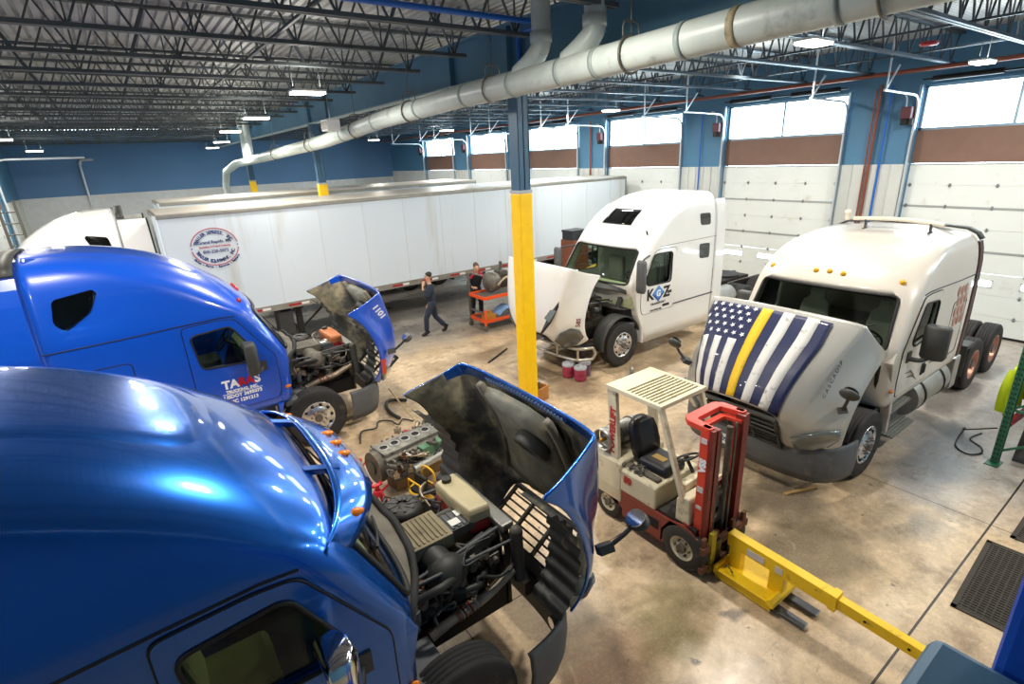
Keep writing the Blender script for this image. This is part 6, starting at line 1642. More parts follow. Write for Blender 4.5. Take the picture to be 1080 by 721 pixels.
# ------------------------------------------------------------------ things along the trailer beyond the white truck
TC = thing('tool_cabinet', 'tall brown tool cabinet with a black case on top, by the trailer', 'cabinet', (11.55, 12.6, 0), 0)
m_tcb = M('cabinet_brown', '8a4f35', 0.45, var=0.1)
b = MB(); b.box(-0.32, 0.32, -0.3, 0.3, 0.1, 2.12); b.build('body', m_tcb, TC, bevel=0.01)
for k in range(6):
    b = MB(); b.box(-0.29, 0.29, -0.318, -0.3, 0.16 + k * 0.32, 0.44 + k * 0.32); d_ = b.build('drawer', m_tcb, TC, bevel=0.005)
    b = MB(); b.box(-0.2, 0.2, -0.335, -0.318, 0.39 + k * 0.32, 0.41 + k * 0.32); b.build('pull', m_alud, d_)
for x in (-0.25, 0.25):
    for y in (-0.22, 0.22):
        b = MB(); b.cyl((x, y - .02, .05), (x, y + .02, .05), 0.05, n=12); b.build('castor', m_rubber, TC)
b = MB(); b.box(-0.3, 0.3, -0.24, 0.24, 0, 0.24); b.box(-0.32, 0.32, -0.26, 0.26, 0.24, 0.30); b.tube([(-0.12, -0.26, 0.16), (-0.12, -0.3, 0.16), (0.12, -0.3, 0.16), (0.12, -0.26, 0.16)], 0.012, 6)
tag(b.build('tool_case', M('case_black', '2a2e33', 0.4), None, loc=(11.55, 12.6, 2.122), bevel=0.015), 'black plastic tool case set on the tall brown cabinet', 'case')
YC = thing('diagnostic_cart', 'yellow shop machine with blue top standing behind the white hood', 'machine', (11.95, 11.7, 0), 0.1)
m_ymc = M('machine_yellow', 'f0b51c', 0.4)
b = MB(); b.prism(rpoly([(-0.6, 0.15), (0.75, 0.15), (0.8, 1.1), (0.6, 1.45), (-0.5, 1.3), (-0.62, 1.0)], 0.08), 'y', -0.3, 0.3); b.build('housing', m_ymc, YC, bevel=0.02)
b = MB(); b.box(0.0, 0.5, -0.2, 0.2, 1.42, 1.62); b.build('control_box', M('machine_blue', '3a4fa8', 0.4), YC, bevel=0.02)
b = MB(); b.box(-0.3, 0.1, -0.315, -0.3, 0.7, 1.0); b.build('vent_panel', m_plast, YC)
for x in (-0.45, 0.55):
    for y in (-0.25, 0.25):
        b = MB(); b.cyl((x, y - .03, .09), (x, y + .03, .09), 0.09, n=14); b.build('castor', m_rubber, YC)
b = MB(); b.tube(smooth_path([(-0.62, 0.0, 1.0), (-0.9, 0.0, 1.2), (-1.0, -0.05, 0.95), (-0.75, -0.1, 0.75)], 5), 0.06, 10); b.build('hose_loop', m_ymc, YC)
RB = thing('parts_bench', 'low steel bench with red parts beside the trailer, behind the white hood', 'bench', (10.6, 13.5, 0), 0)
b = MB(); b.box(-0.7, 0.7, -0.3, 0.3, 0.86, 0.92); b.build('bench_top', m_alud, RB)
for x in (-0.65, 0.65):
    for y in (-0.25, 0.25):
        b = MB(); b.box(x - .03, x + .03, y - .03, y + .03, 0, .86); b.build('leg', m_cgrey, RB)
for k, (x, y, mm) in enumerate(((-0.5, 0, m_jred), (-0.2, 0.05, m_castl), (0.1, -0.05, m_jred), (0.4, 0.08, m_cast))):
    b = MB(); b.cbox((0, 0, 0.07), (0.2, 0.24, 0.14)); b.cyl((0, 0, 0.14), (0, 0, 0.22), 0.06, n=12)
    tag(b.build('brake_part', mm, None, loc=(10.6 + x, 13.5 + y, 0.922), bevel=0.012), ['red brake part at the column end of the steel bench', 'grey cast part between two red ones on the steel bench', 'red brake part in the middle of the steel bench', 'dark cast part at the cabinet end of the steel bench'][k], 'part', 'parts on the steel bench')
# ------------------------------------------------------------------ green pallet rack upright with hi-vis jacket at the edge
m_rack = M('rack_green', '2f6b50', 0.45, var=0.08); m_rackr = M('brace_red', 'b22a35', 0.45)
PR = thing('shelving_upright', 'green pallet rack upright with red bracing beside the silver truck bay', 'rack', (9.85, 1.40, 0), R(-4))
def slotted(m):
    """teardrop slots punched down the post's faces, in its own coordinates"""
    m = m.copy(); m.name = 'rack_green_slotted'; nt = m.node_tree; N = nt.nodes.new; L = nt.links.new; bs = nt.nodes['Principled BSDF']
    tc = N('ShaderNodeTexCoord'); sp = N('ShaderNodeSeparateXYZ'); L(tc.outputs['Object'], sp.inputs[0])
    def mm(op, a, b_):
        x = N('ShaderNodeMath'); x.operation = op
        for q, k in ((a, 0), (b_, 1)):
            if hasattr(q, 'is_linked'): L(q, x.inputs[k])
            else: x.inputs[k].default_value = q
        return x.outputs[0]
    zz = mm('LESS_THAN', mm('FRACT', mm('DIVIDE', sp.outputs[2], 0.076), 0), 0.45)
    yy = mm('LESS_THAN', mm('ABSOLUTE', mm('SUBTRACT', mm('ABSOLUTE', sp.outputs[1], 0), 0.021), 0), 0.009)
    xx = mm('GREATER_THAN', mm('ABSOLUTE', sp.outputs[0], 0), 0.034)
    k = mm('MULTIPLY', mm('MULTIPLY', zz, yy), xx); mx = N('ShaderNodeMix'); mx.data_type = 'RGBA'; L(k, mx.inputs['Factor'])
    src = bs.inputs['Base Color'].links[0].from_socket; L(src, mx.inputs[6]); mx.inputs[7].default_value = rgb('101412'); L(mx.outputs[2], bs.inputs['Base Color'])
    return m
m_slot = slotted(m_rack)
for y in (0.0, -0.95):
    b = MB(); b.box(-0.045, 0.045, -0.01, 0.01, 0, 3.0); b.box(-0.045, -0.035, -0.045, 0.045, 0, 3.0); b.box(0.035, 0.045, -0.045, 0.045, 0, 3.0); p_ = b.build('rack_post', m_slot, PR, loc=(0, y, 0))
    b = MB(); b.box(-0.16, 0.1, y - 0.08, y + 0.08, 0, 0.012); b.build('foot_plate', m_rack, PR)
for z0, z1 in ((0.2, 0.9), (0.9, 1.6), (1.6, 2.3)):
    b = MB(); b.bar((0, 0, z0), (0, -0.95, z1), 0.03, 0.03); b.bar((0, 0, z1), (0, -0.95, z1), 0.03, 0.03); b.build('brace', m_rack, PR)
for z in (0.62, 1.55):
    for y in (-0.0, -0.95):
        b = MB(); b.box(0.05, 2.6, y - 0.025, y + 0.025, z - 0.06, z + 0.06); b.build('rack_beam', m_rackr, PR)
b = MB(); b.box(0.08, 2.5, -0.95, 0.0, 1.61, 1.64); b.build('deck_board', m_wood, PR)
b = MB(); b.box(0.0, 0.35, -0.0, 0.3, 0.0, 0.14); b.prism([(0.0, 0.14), (0.35, 0.14), (0.30, 0.22), (0.05, 0.22)], 'y', 0, 0.3); tag(b.build('battery_charger', m_jred, None, loc=(10.3, 0.75, 1.645), bevel=0.015), 'red charger box on the pallet rack shelf above the hi-vis jacket', 'charger')
JK = thing('hi_vis_jacket', 'lime hi-vis work jacket hung on the pallet rack beam', 'jacket', (10.42, 1.47, 0.86), R(-4))
m_lime = M('lime_fabric', 'c8e018', 0.8, var=0.08); m_silv = M('reflective_tape', 'b9bdc0', 0.4, 0.3)
b = MB()
def J_(u, v):
    w_ = 0.26 + 0.05 * v; return (-w_ + 2 * w_ * u, 0.05 * math.sin(PI * u) + 0.02 * math.sin(14 * u + 3 * v), 0.55 - 0.75 * v)
b.grid(J_, 20, 16); b.build('jacket_body', m_lime, JK, solid=(0.03, 0))
for s in (-1, 1):
    b = MB(); b.tube(smooth_path([(s * 0.24, 0.02, 0.50), (s * 0.36, 0.04, 0.25), (s * 0.38, 0.03, -0.1)], 5), 0.075, 10, rs=None); b.build('sleeve', m_lime, JK)
for z in (0.12, -0.05):
    b = MB(); b.grid(lambda u, v, z=z: (J_(u, (0.55 - z) / 0.75)[0], J_(u, (0.55 - z) / 0.75)[1] + 0.022, z + 0.05 * v), 20, 1); b.build('reflective_band', m_silv, JK, solid=(0.006, 1))
for k in range(4):
    b = MB(); b.prism([(0.0, 0.0), (0.05, 0.0), (0.62, 1.02), (0.57, 1.02)], 'y', -0.84 + 0.02 * k, -0.14 - .03 * k)
    tag(b.build('sheet_panel', (m_plast, m_alud, m_rubber, m_gplast)[k], None, loc=(10.1 + k * 0.16, 1.40, 0.0), bevel=0.003), ['black sheet panel leaning first behind the green rack post', 'silver-edged sheet panel leaning second behind the green rack post', 'third dark rubber sheet leaning behind the green rack post', 'grey sheet panel leaning deepest inside the green pallet rack'][k], 'panel', 'panels leaning in the rack')
b = MB(); b.tube(smooth_path([(9.98, 1.50, 0.5), (10.5, 1.95, 0.1), (10.75, 2.0, 0.015), (10.3, 1.97, 0.015), (9.95, 1.9, 0.015), (9.82, 1.72, 0.015), (10.0, 1.60, 0.015), (10.2, 1.65, 0.015), (10.4, 1.84, 0.015), (10.75, 1.78, 0.015)], 8), 0.012, 6); tag(b.build('power_cable', m_hose), 'black extension cord looped on the floor beside the green rack', 'cord')
# rubber mats: ribbed grids
m_mat = M('mat_rubber', '3a352e', 0.85, var=0.1)
def mat_(x0, x1, y0, y1, rz, label):
    t = thing('rubber_mat', label, 'mat', ((x0 + x1) / 2, (y0 + y1) / 2, 0), rz, 'rubber mats by the floor joint')
    a, c = (x1 - x0) / 2, (y1 - y0) / 2
    b = MB(); b.prism([(-a, -c), (a, -c), (a, c), (-a, c)], 'z', 0, 0.008); b.build('mat_sheet', m_mat, t)
    b = MB()
    for k in range(int((2 * a) / 0.045)): b.box(-a + 0.05 + k * 0.045, -a + 0.072 + k * 0.045, -c + 0.05, c - 0.05, 0.008, 0.018)
    for k in range(int((2 * c) / 0.06)): b.box(-a + 0.05, a - 0.05, -c + 0.05 + k * 0.06, -c + 0.065 + k * 0.06, 0.008, 0.016)
    for q in ((-a, a, -c, -c + 0.05), (-a, a, c - 0.05, c), (-a, -a + 0.05, -c, c), (a - 0.05, a, -c, c)): b.box(q[0], q[1], q[2], q[3], 0.008, 0.015)
    b.build('mat_rib', m_mat, t)
mat_(6.18, 7.70, -0.05, 0.92, R(2.5), 'ribbed brown rubber mat on the floor beyond the yellow jib tip')
mat_(7.95, 9.4, -0.25, 0.80, R(0), 'ribbed rubber mat lying towards the green rack, past the other mat')
# blue padded fender of a lift right by the camera
m_nb = M('near_blue', '1450c0', 0.35); m_ns = M('near_slate', '46708f', 0.4)
PB = thing('lift_basket', 'blue painted lift basket corner close by the viewer, cut by the frame', 'lift', (1.16, 0.165, 0), 0)
b = MB(); b.box(-0.35, 0.165, -0.5, 0.04, 3.42, 3.60); b.build('basket_rail', m_ns, PB, bevel=0.025)
b = MB(); b.box(0.185, 0.29, -0.45, -0.065, 0.5, 4.15); b.build('corner_post', m_nb, PB, bevel=0.02)
b = MB(); b.box(-0.3, 0.28, -0.45, -0.07, 0.25, 0.55); b.box(-0.1, 0.0, -0.35, -0.25, 0.5, 3.45); b.build('mast', m_nb, PB)
for x in (-0.25, 0.24):
    for y in (-0.42, -0.1):
        b = MB(); b.cyl((x - .04, y, .125), (x + .04, y, .125), 0.125, n=16); b.build('castor', m_rubber, PB)
# ladder standing by the stepped-back wall
LD_ = thing('extension_ladder', 'grey aluminium ladder leaning upright beyond the white tractor roof', 'ladder', (-2.35, 19.6, 0), 0)
for x in (-0.2, 0.22):
    b = MB(); b.bar((x, 0, 0.0), (x * 0.85 - 0.1, 0.5, 4.15), 0.07, 0.03); b.build('stile', m_cgrey, LD_)
for k in range(13):
    z = 0.25 + k * 0.3; f = z / 4.15; b = MB(); b.cyl((-0.2 * (1 - .15 * f) - .1 * f, .5 * f, z), (0.22 * (1 - .15 * f) - .1 * f, .5 * f, z), 0.018, n=8); b.build('rung', m_cgrey, LD_)
# ------------------------------------------------------------------ big drain pipe slung beside the girder
DP = thing('drain_pipe', 'long pale grey pipe slung along the blue girder, dropping at its far elbow', 'pipe', (4.75, 0, 0), 0)
pts = [(0, -3.1, 5.74), (0, 2.5, 5.69), (0, 5.8, 5.63), (0, 8.0, 5.61), (0, 11.0, 5.51), (0, 14.7, 5.28), (0, 21.9, 5.06), (0, 27.4, 4.92), (0, 30.4, 4.6), (0, 31.4, 3.95), (0, 31.5, 3.2), (0, 31.5, 0.0)]
b = MB(); b.tube([pts[0]] + pts[1:], 0.162, 20); b.build('pipe_run', m_pvc, DP)
def along(y):
    for p, q in zip(pts, pts[1:]):
        if p[1] <= y <= q[1]: return p[2] + (q[2] - p[2]) * (y - p[1]) / (q[1] - p[1])
k = 0
for y in (1.2, 2.2, 3.6, 4.75, 5.35, 6.35, 7.6, 9.2, 11.2, 13.2, 15.6, 18.6, 22.0):
    z = along(y)
    b = MB(); b.lathe([(0.163, -0.03), (0.171, -0.03), (0.171, 0.03), (0.163, 0.03)], (0, y, z), (0, 1, -0.02), 22); b.build('coupling', M('coupling_grey', '93a09c', 0.45), DP)
for y in (1.9, 4.3, 6.9, 9.6, 12.4, 16.0, 20.0):
    z = along(y)
    b = MB(); b.torus((0, y, z), 0.182, 0.014, (0, 1, 0), 24, 6); b.cyl((0, y, z + 0.2), (0, y, 6.9), 0.008, n=6); b.tube(smooth_path([(-0.12, y, z + 0.17), (-0.1, y, z + 0.3), (0.1, y, z + 0.3), (0.12, y, z + 0.17)], 3), 0.010, 6); b.build('clevis_hanger', m_castl, DP)
for y in (5.95, 4.98):
    b = MB(); b.tube(smooth_path([(0.02, y + 0.34, along(y) + 0.1), (0.08, y + 0.1, along(y) + 0.25), (0.14, y, 6.05), (0.14, y, 6.4), (0.14, y, 6.94)], 5), 0.125, 18)
    b.lathe([(0.126, -0.06), (0.14, -0.06), (0.14, 0.06), (0.126, 0.06)], (0.14, y, 6.12), (0, 0, 1), 20); b.build('riser', m_pvc, DP)
for y in (24.4, 25.2):
    b = MB(); b.tube([(0.05, y, along(y) + 0.05), (0.1, y, 6.9)], 0.13, 14); b.build('riser', m_pvc, DP)
b = MB(); b.lathe([(0.164, -0.04), (0.166, -0.04), (0.168, 0.0), (0.166, 0.04)], (0, 3.05, along(3.05)), (0, 1, 0), 20); b.build('old_tape', M('brown_tape', 'b0a585', 0.6, dirt='4a4030', dirt_amt=0.5), DP)
# boxed unit heater near the second column
UH = thing('hanging_heater', 'small pale unit heater hung beside the blue girder near the second column', 'heater', (4.35, 12.9, 5.42), 0)
b = MB(); b.box(-0.15, 0.15, -0.22, 0.22, 0.0, 0.24); b.build('heater_case', m_white, UH, bevel=0.02)
for k in range(7):
    b = MB(); b.box(-0.157, -0.15, -0.19 + k * 0.056, -0.165 + k * 0.056, 0.03, 0.21); b.build('heater_louver', m_cgrey, UH)
b = MB(); b.cyl((0, 0, 0.24), (0, 0, 1.5), 0.012); b.build('flue', m_alud, UH)
# copper-red sprinkler main along the door wall, and drops at the piers
m_cop = M('pipe_red_brown', '8a4a38', 0.4, 0.2)
b = MB(); b.cyl((16.0, YB, 6.24), (16.0, YF, 6.05), 0.05, n=12); tag(b.build('gas_main', m_cop), 'red-brown pipe running high along the whole shop door wall', 'pipe')
wa = [(6.38, 'between the silver truck and the flag bay'), (17.2, 'beyond the yellow-footed column')]
b = MB(); b.cyl((16.40, 6.36, 0.02), (16.40, 6.36, 6.0), 0.035, n=10); b.cyl((16.40, 6.46, 0.02), (16.40, 6.46, 5.9), 0.02, n=8); tag(b.build('drop_pipe', m_cop), 'red-brown pipes dropping down the siding pier behind the silver truck', 'pipe')
b = MB(); b.cyl((16.40, 6.12, 0.02), (16.40, 6.12, 5.95), 0.025, n=10); tag(b.build('air_line', m_blue_pipe), 'blue air line dropping down the siding pier behind the silver truck', 'pipe')
b = MB(); b.cyl((16.40, 11.6, 0.02), (16.40, 11.6, 5.9), 0.022, n=10); tag(b.build('air_line', m_blue_pipe), 'blue air line dropping down the pier behind the white sleeper truck', 'pipe')
b = MB(); b.cyl((16.40, 16.9, 0.02), (16.40, 16.9, 5.9), 0.03, n=10); tag(b.build('drop_pipe', m_cop), 'red-brown pipe dropping down the pier just past the trailer tail', 'pipe')
m_pale_c = M('conduit_pale', 'd3d9dc', 0.35, 0.4)
b = MB(); b.tube(smooth_path([(-0.45, 36.8, 5.5), (-0.95, 36.85, 5.48), (-1.06, 36.88, 5.25), (-1.08, 36.88, 4.9), (-1.08, 36.88, 0.02)], 4), 0.06, 8); tag(b.build('conduit', m_pale_c), 'white conduit bending down the far blue wall behind the white tractor', 'pipe')
b = MB(); b.tube(smooth_path([(XL + 0.1, 31.4, 0.02), (XL + 0.1, 31.4, 3.0), (XL + 0.1, 31.4, 5.0), (XL + 0.3, 31.7, 5.45), (XL + 1.2, 32.0, 5.5), (XL + 3.2, 32.4, 5.5)], 5), 0.05, 8); tag(b.build('door_track_pipe', m_pale_c), 'white track pipe curving over the corner bay door by the far wall', 'pipe')
# ------------------------------------------------------------------ overhead door hardware
m_maroon_m = M('motor_maroon', '5a2430', 0.45)
nth = ['', 'behind the silver flag truck', 'behind the white sleeper truck', 'over the emblem trailer tail', 'first beyond the emblem trailer', 'second beyond the emblem trailer', 'last before the far wall']
for i, (a, c) in enumerate(doors):
    if i == 0: continue
    d = bpy.data.objects['door_%d' % (i + 1)]
    for y in (a - 0.03, c + 0.03):
        b = MB(); b.tube([(16.36, y, 0.02), (16.36, y, 5.35)] + [(16.36 - 0.32 * (1 - math.cos(t_ * PI / 12)), y, 5.35 + 0.32 * math.sin(t_ * PI / 12)) for t_ in range(1, 7)] + [(14.3, y, 5.72)], 0.03, 6); b.build('door_track', m_zinc, d)
        b = MB(); b.bar((14.4, y, 5.72), (14.4, y, 6.85), 0.04, 0.03); b.bar((14.4, y, 5.75), (14.9, y, 6.25), 0.03); b.build('track_hanger', m_zinc, d)
        b = MB(); b.box(16.38, 16.44, y - 0.03, y + 0.03, 0.0, 5.9); b.build('jamb_angle', m_frame, d)
    b = MB(); b.cyl((16.3, a, 6.0), (16.3, c, 6.0), 0.02, n=8)
    for y0, y1 in ((a + 0.2, a + 1.5), (c - 1.5, c - 0.2)): b.cyl((16.3, y0, 6.0), (16.3, y1, 6.0), 0.06, n=14)
    b.build('torsion_spring', m_black, d)
    t = thing('door_opener', 'maroon door opener motor on the blue pier, ' + nth[i], 'door opener', (16.30, c + 0.14, 5.2), 0)
    b = MB(); b.box(-0.14, 0.14, -0.07, 0.16, -0.06, 0.22); b.build('motor_case', m_maroon_m, t, bevel=0.02)
    b = MB(); b.cyl((0, -0.02, -0.2), (0, -0.02, -0.06), 0.08, n=16); b.box(-0.1, 0.1, 0.0, 0.14, -0.2, -0.06); b.build('gear_head', m_black, t)
    b = MB(); b.tube(smooth_path([(0.0, 0.1, 0.22), (0.03, 0.14, 0.45), (0.05, 0.25, 0.55), (0.05, 0.36, 0.57)], 4), 0.018, 6); b.build('flex_conduit', m_zinc, t)
# red exit beacon under the joists
b = MB(); b.lathe([(0.0, 0.0), (0.12, 0.0), (0.14, 0.03), (0.12, 0.06), (0.0, 0.07)], n=20); tag(b.build('hanging_bell', M('bell_red', 'b02430', 0.35), None, loc=(11.9, 4.0, 6.18)), 'small red alarm bell under the roof joists near the big window', 'alarm bell')
# ------------------------------------------------------------------ two mechanics
m_skin = M('skin', 'c99a7c', 0.55, var=0.05); m_hair = M('hair_dark', '241c18', 0.7, var=0.2); m_hairg = M('hair_greying', '5d4a40', 0.7, var=0.2)
m_cover = M('navy_coverall', '232b3d', 0.85, var=0.15, vscale=9); m_boot = M('boot_black', '191817', 0.6); m_blk = M('black_work_trousers', '1c1d21', 0.85, var=0.15, vscale=9)
m_jkt = M('jacket_black', '1f2126', 0.8, var=0.1); m_jred2 = M('jacket_red', 'b51f3c', 0.75)
def skin_mesh(name, joints, bones, mat, parent, root, sub=2):
    """joints: name -> (x, y, z, radius x, radius y)"""
    ks = list(joints); me = bpy.data.meshes.new(name)
    me.from_pydata([joints[k][:3] for k in ks], [(ks.index(a), ks.index(c)) for a, c in bones], [])
    o = bpy.data.objects.new(name, me); COL.objects.link(o)
    md = o.modifiers.new('skin', 'SKIN'); md.use_smooth_shade = True
    lay = me.skin_vertices[0] if me.skin_vertices else None
    for k, v in zip(ks, me.skin_vertices[0].data): v.radius = (joints[k][3], joints[k][4] if len(joints[k]) > 4 else joints[k][3]); v.use_root = (k == root)
    md2 = o.modifiers.new('sub', 'SUBSURF'); md2.levels = sub; md2.render_levels = sub
    dg = bpy.context.evaluated_depsgraph_get(); dg.update()
    m2 = bpy.data.meshes.new_from_object(o.evaluated_get(dg)); m2.name = name
    bpy.data.objects.remove(o); bpy.data.meshes.remove(me)
    m2.materials.clear(); m2.materials.append(mat)
    for p in m2.polygons: p.use_smooth = True
    q = bpy.data.objects.new(name, m2); COL.objects.link(q); q.parent = parent
    return q
def lerp(a, b, t): return tuple(a[i] + (b[i] - a[i]) * t for i in range(3))
def person(label, loc, rz, J, top, trousers, hair, sleeve=True, collar=None):
    """J: joint positions in the person's frame (x forward, y left, z up)"""
    t = thing('person', label, 'person', loc, rz)
    g = dict(J)
    # body: one continuous skin, with five-fingered hands
    jo = {'pelvis': g['pelvis'] + (.095, .075), 'waist': g['waist'] + (.09, .07), 'chest': g['chest'] + (.115, .08), 'neckb': g['neckb'] + (.058, .056), 'neck': g['neck'] + (.05, .05),
          'jaw': g['jaw'] + (.068, .075), 'head': g['head'] + (.082, .098), 'crown': g['crown'] + (.055, .065)}
    bones = [('pelvis', 'waist'), ('waist', 'chest'), ('chest', 'neckb'), ('neckb', 'neck'), ('neck', 'jaw'), ('jaw', 'head'), ('head', 'crown')]
    for s in 'lr':
        jo['sh' + s] = g['sh' + s] + (.045, .045); jo['el' + s] = g['el' + s] + (.042, .042); jo['wr' + s] = g['wr' + s] + (.027, .032); jo['pm' + s] = g['pm' + s] + (.022, .038)
        jo['hp' + s] = g['hp' + s] + (.062, .065); jo['kn' + s] = g['kn' + s] + (.06, .062); jo['an' + s] = g['an' + s] + (.042, .045); jo['ft' + s] = g['ft' + s] + (.045, .038); jo['to' + s] = g['to' + s] + (.038, .028)
        bones += [('chest', 'sh' + s), ('sh' + s, 'el' + s), ('el' + s, 'wr' + s), ('wr' + s, 'pm' + s), ('pelvis', 'hp' + s), ('hp' + s, 'kn' + s), ('kn' + s, 'an' + s), ('an' + s, 'ft' + s), ('ft' + s, 'to' + s)]
        d = (Vector(g['pm' + s]) - Vector(g['wr' + s])).normalized(); pm = Vector(g['pm' + s]); curl = Vector(g['curl' + s]); side = d.cross(curl).normalized()
        for k, (off, ln) in enumerate(((-.030, .075), (-.010, .085), (.010, .08), (.028, .062))):
            a = pm + d * .035 + side * off; m_ = a + d * ln * .5 + curl * .012; e = m_ + d * ln * .3 + curl * .028
            jo['f%d%sa' % (k, s)] = tuple(a) + (.0095, .0095); jo['f%d%sb' % (k, s)] = tuple(m_) + (.0085, .0085); jo['f%d%sc' % (k, s)] = tuple(e) + (.007, .007)
            bones += [('pm' + s, 'f%d%sa' % (k, s)), ('f%d%sa' % (k, s), 'f%d%sb' % (k, s)), ('f%d%sb' % (k, s), 'f%d%sc' % (k, s))]
        a = pm - d * .02 - side * .042 + curl * .012; e = a + d * .04 - side * .012 + curl * .02
        jo['t%sa' % s] = tuple(a) + (.011, .011); jo['t%sb' % s] = tuple(e) + (.009, .009); bones += [('pm' + s, 't%sa' % s), ('t%sa' % s, 't%sb' % s)]
    skin_mesh('body', jo, bones, m_skin, t, 'pelvis')
    # face
    hd = Vector(g['head']); f = Vector(g['face']).normalized(); up = (Vector(g['crown']) - Vector(g['jaw'])).normalized(); rt = f.cross(up).normalized()
    b = MB(); tip = hd + f * .115 - up * .035; b.loft([[hd + f * .085 + up * .015 + rt * w for w in (-.008, 0, .008)], [tip + rt * w + f * (-.012 if w else 0) for w in (-.018, 0, .018)], [hd + f * .088 - up * .05 + rt * w for w in (-.012, 0, .012)]], closed=False, caps=False); b.build('nose', m_skin, t)
    for s in (-1, 1):
        b = MB(); b.ball(hd + rt * (s * .032) + f * .074 + up * .012, (.012, .012, .007), 10, 6); b.build('eye', M('eye_dark', '15110f', 0.3), t)
        b = MB(); b.bar(hd + rt * (s * .018) + f * .083 + up * .032, hd + rt * (s * .048) + f * .074 + up * .034, .007, .006); b.build('eyebrow', hair, t)
        b = MB(); b.ball(hd + rt * (s * .084) - up * .01, (.018, .018, .032), 10, 7); b.build('ear', m_skin, t)
    b = MB(); b.bar(hd + rt * -.024 + f * .088 - up * .068, hd + rt * .024 + f * .088 - up * .068, .009, .008); b.build('mouth', M('lips', '8a5148', 0.5), t)
    b = MB(); c_ = hd + up * .035 - f * .018
    def H_(u, v):
        th = 0.02 + v * (PI * 0.66); a = 2 * PI * u; fr_ = max(0, math.cos(a)) ; th *= (1 - .50 * fr_); d = f * (math.sin(th) * math.cos(a) * .098) + rt * (math.sin(th) * math.sin(a) * .084) + up * (math.cos(th) * .088); return tuple(c_ + d)
    b.grid(H_, 28, 10); b.build('hair', hair, t, solid=(.010, 0))
    # clothes
    K = 1.16
    tr = {'pelvis': g['pelvis'] + (.15, .12), 'waist': lerp(g['waist'], g['pelvis'], .3) + (.145, .115)}; bn = [('pelvis', 'waist')]
    for s in 'lr':
        tr['hp' + s] = g['hp' + s] + (.105, .112); tr['kn' + s] = g['kn' + s] + (.078, .08); tr['an' + s] = lerp(g['an' + s], g['kn' + s], .06) + (.072, .078)
        bn += [('pelvis', 'hp' + s), ('hp' + s, 'kn' + s), ('kn' + s, 'an' + s)]
    skin_mesh('trousers', tr, bn, trousers, t, 'pelvis')
    tp = {'waist': lerp(g['waist'], g['pelvis'], 1.1) + (.172, .14), 'mid': lerp(g['waist'], g['chest'], .5) + (.158, .122), 'chest': g['chest'] + (.178, .13), 'neckb': lerp(g['neckb'], g['chest'], .15) + (.088, .085)}
    tp['hem'] = lerp(g['pelvis'], (g['pelvis'][0], g['pelvis'][1], g['pelvis'][2] - .1), 1.0) + (.165, .135)
    tp.pop('waist'); tp.pop('mid'); tp['mid'] = lerp(g['waist'], g['chest'], .1) + (.162, .128); tp['hem'] = lerp(g['pelvis'], g['waist'], -.35) + (.168, .138)
    bn = [('hem', 'mid'), ('mid', 'chest'), ('chest', 'neckb')]
    for s in 'lr':
        tp['sh' + s] = g['sh' + s] + (.078, .078); tp['el' + s] = g['el' + s] + (.06, .06); bn += [('chest', 'sh' + s), ('sh' + s, 'el' + s)]
        if sleeve: tp['wr' + s] = lerp(g['wr' + s], g['el' + s], .1) + (.048, .048); bn += [('el' + s, 'wr' + s)]
    skin_mesh('work_jacket', tp, bn, top, t, 'chest')
    if collar:
        for s in 'lr':
            yk = {'a': lerp(g['neckb'], g['sh' + s], .15) + (.085, .075), 'b': g['sh' + s] + (.085, .083), 'c': lerp(g['sh' + s], g['el' + s], .3) + (.08, .08)}
            skin_mesh('shoulder_yoke', yk, [('a', 'b'), ('b', 'c')], collar, t, 'b')
    for s in 'lr':
        b = MB(); a, f_, o_ = Vector(g['an' + s]), Vector(g['ft' + s]), Vector(g['to' + s])
        bt = {'top': tuple(a + (a - f_) * .6) + (.06, .062), 'an': tuple(a) + (.06, .062), 'ft': tuple(f_) + (.055, .05), 'to': tuple(o_) + (.05, .038)}
        skin_mesh('boot', bt, [('top', 'an'), ('an', 'ft'), ('ft', 'to')], m_boot, t, 'an')
    return t
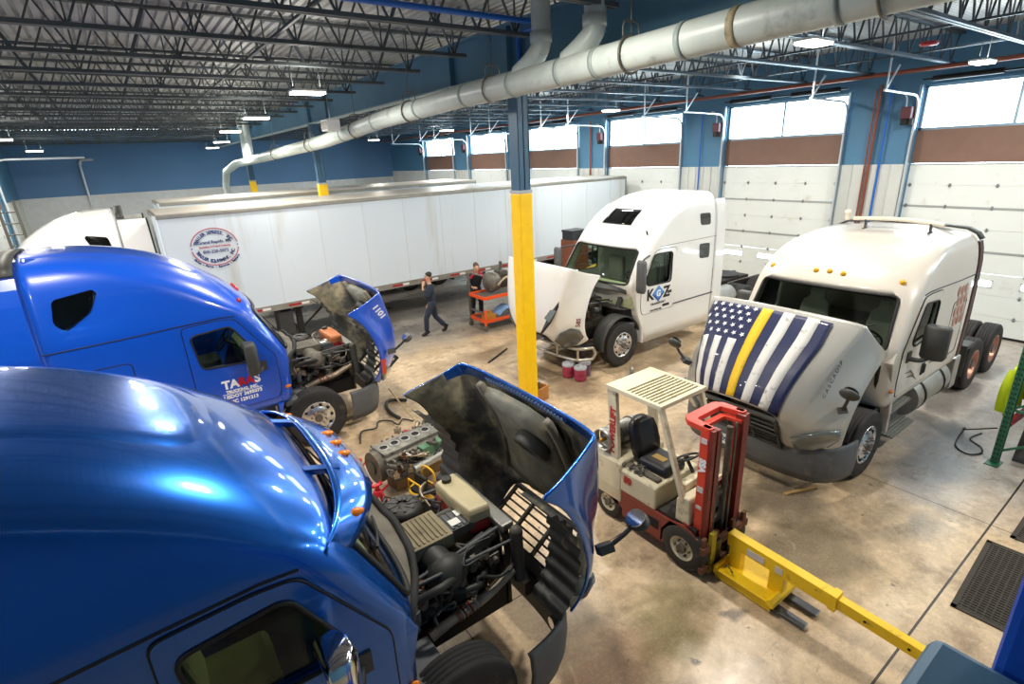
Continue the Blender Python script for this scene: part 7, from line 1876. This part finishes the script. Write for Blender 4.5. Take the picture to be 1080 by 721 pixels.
# walking away from the trucks, one hand up at his face
W1 = dict(pelvis=(0, 0, .96), waist=(.01, 0, 1.10), chest=(.02, 0, 1.34), neckb=(.02, 0, 1.48), neck=(.035, 0, 1.54), jaw=(.055, 0, 1.61), head=(.05, 0, 1.68), crown=(.04, 0, 1.74), face=(1, .12, -.12),
          shl=(.02, .19, 1.41), ell=(.10, .22, 1.14), wrl=(.22, .12, 1.36), pml=(.20, .07, 1.47), curll=(-.4, -.9, .1),
          shr=(.01, -.19, 1.41), elr=(-.04, -.25, 1.13), wrr=(.06, -.23, .90), pmr=(.10, -.215, .82), curlr=(.6, .6, .2),
          hpl=(.02, .10, .90), knl=(.20, .11, .52), anl=(.22, .11, .11), ftl=(.27, .11, .06), tol=(.38, .12, .045),
          hpr=(-.02, -.10, .90), knr=(-.06, -.11, .50), anr=(-.34, -.11, .17), ftr=(-.32, -.11, .075), tor=(-.21, -.115, .045))
person('man in navy coveralls walking past the trailer with one hand raised to his face', (6.50, 12.98, 0.0), PI + R(-24), W1, m_cover, m_cover, m_hair)
# leaning over the cart, looking down
W2 = dict(pelvis=(-.04, 0, .97), waist=(.0, 0, 1.10), chest=(.08, 0, 1.32), neckb=(.12, 0, 1.45), neck=(.15, 0, 1.51), jaw=(.19, 0, 1.56), head=(.18, 0, 1.63), crown=(.16, 0, 1.69), face=(1, 0, -.55),
          shl=(.09, .20, 1.38), ell=(.18, .27, 1.12), wrl=(.40, .20, 1.08), pml=(.48, .17, 1.08), curll=(0, -.3, -1),
          shr=(.09, -.20, 1.38), elr=(.14, -.27, 1.11), wrr=(.34, -.20, 1.08), pmr=(.42, -.17, 1.09), curlr=(0, .3, -1),
          hpl=(-.03, .10, .90), knl=(.04, .12, .50), anl=(-.02, .12, .11), ftl=(.03, .12, .06), tol=(.14, .13, .045),
          hpr=(-.03, -.10, .90), knr=(-.0, -.12, .50), anr=(-.10, -.12, .11), ftr=(-.05, -.12, .06), tor=(.06, -.13, .045))
person('man in black jacket with red shoulders standing behind the orange cart, looking down', (8.25, 13.42, 0.0), R(-105), W2, m_jkt, m_blk, m_hairg, True, m_jred2)
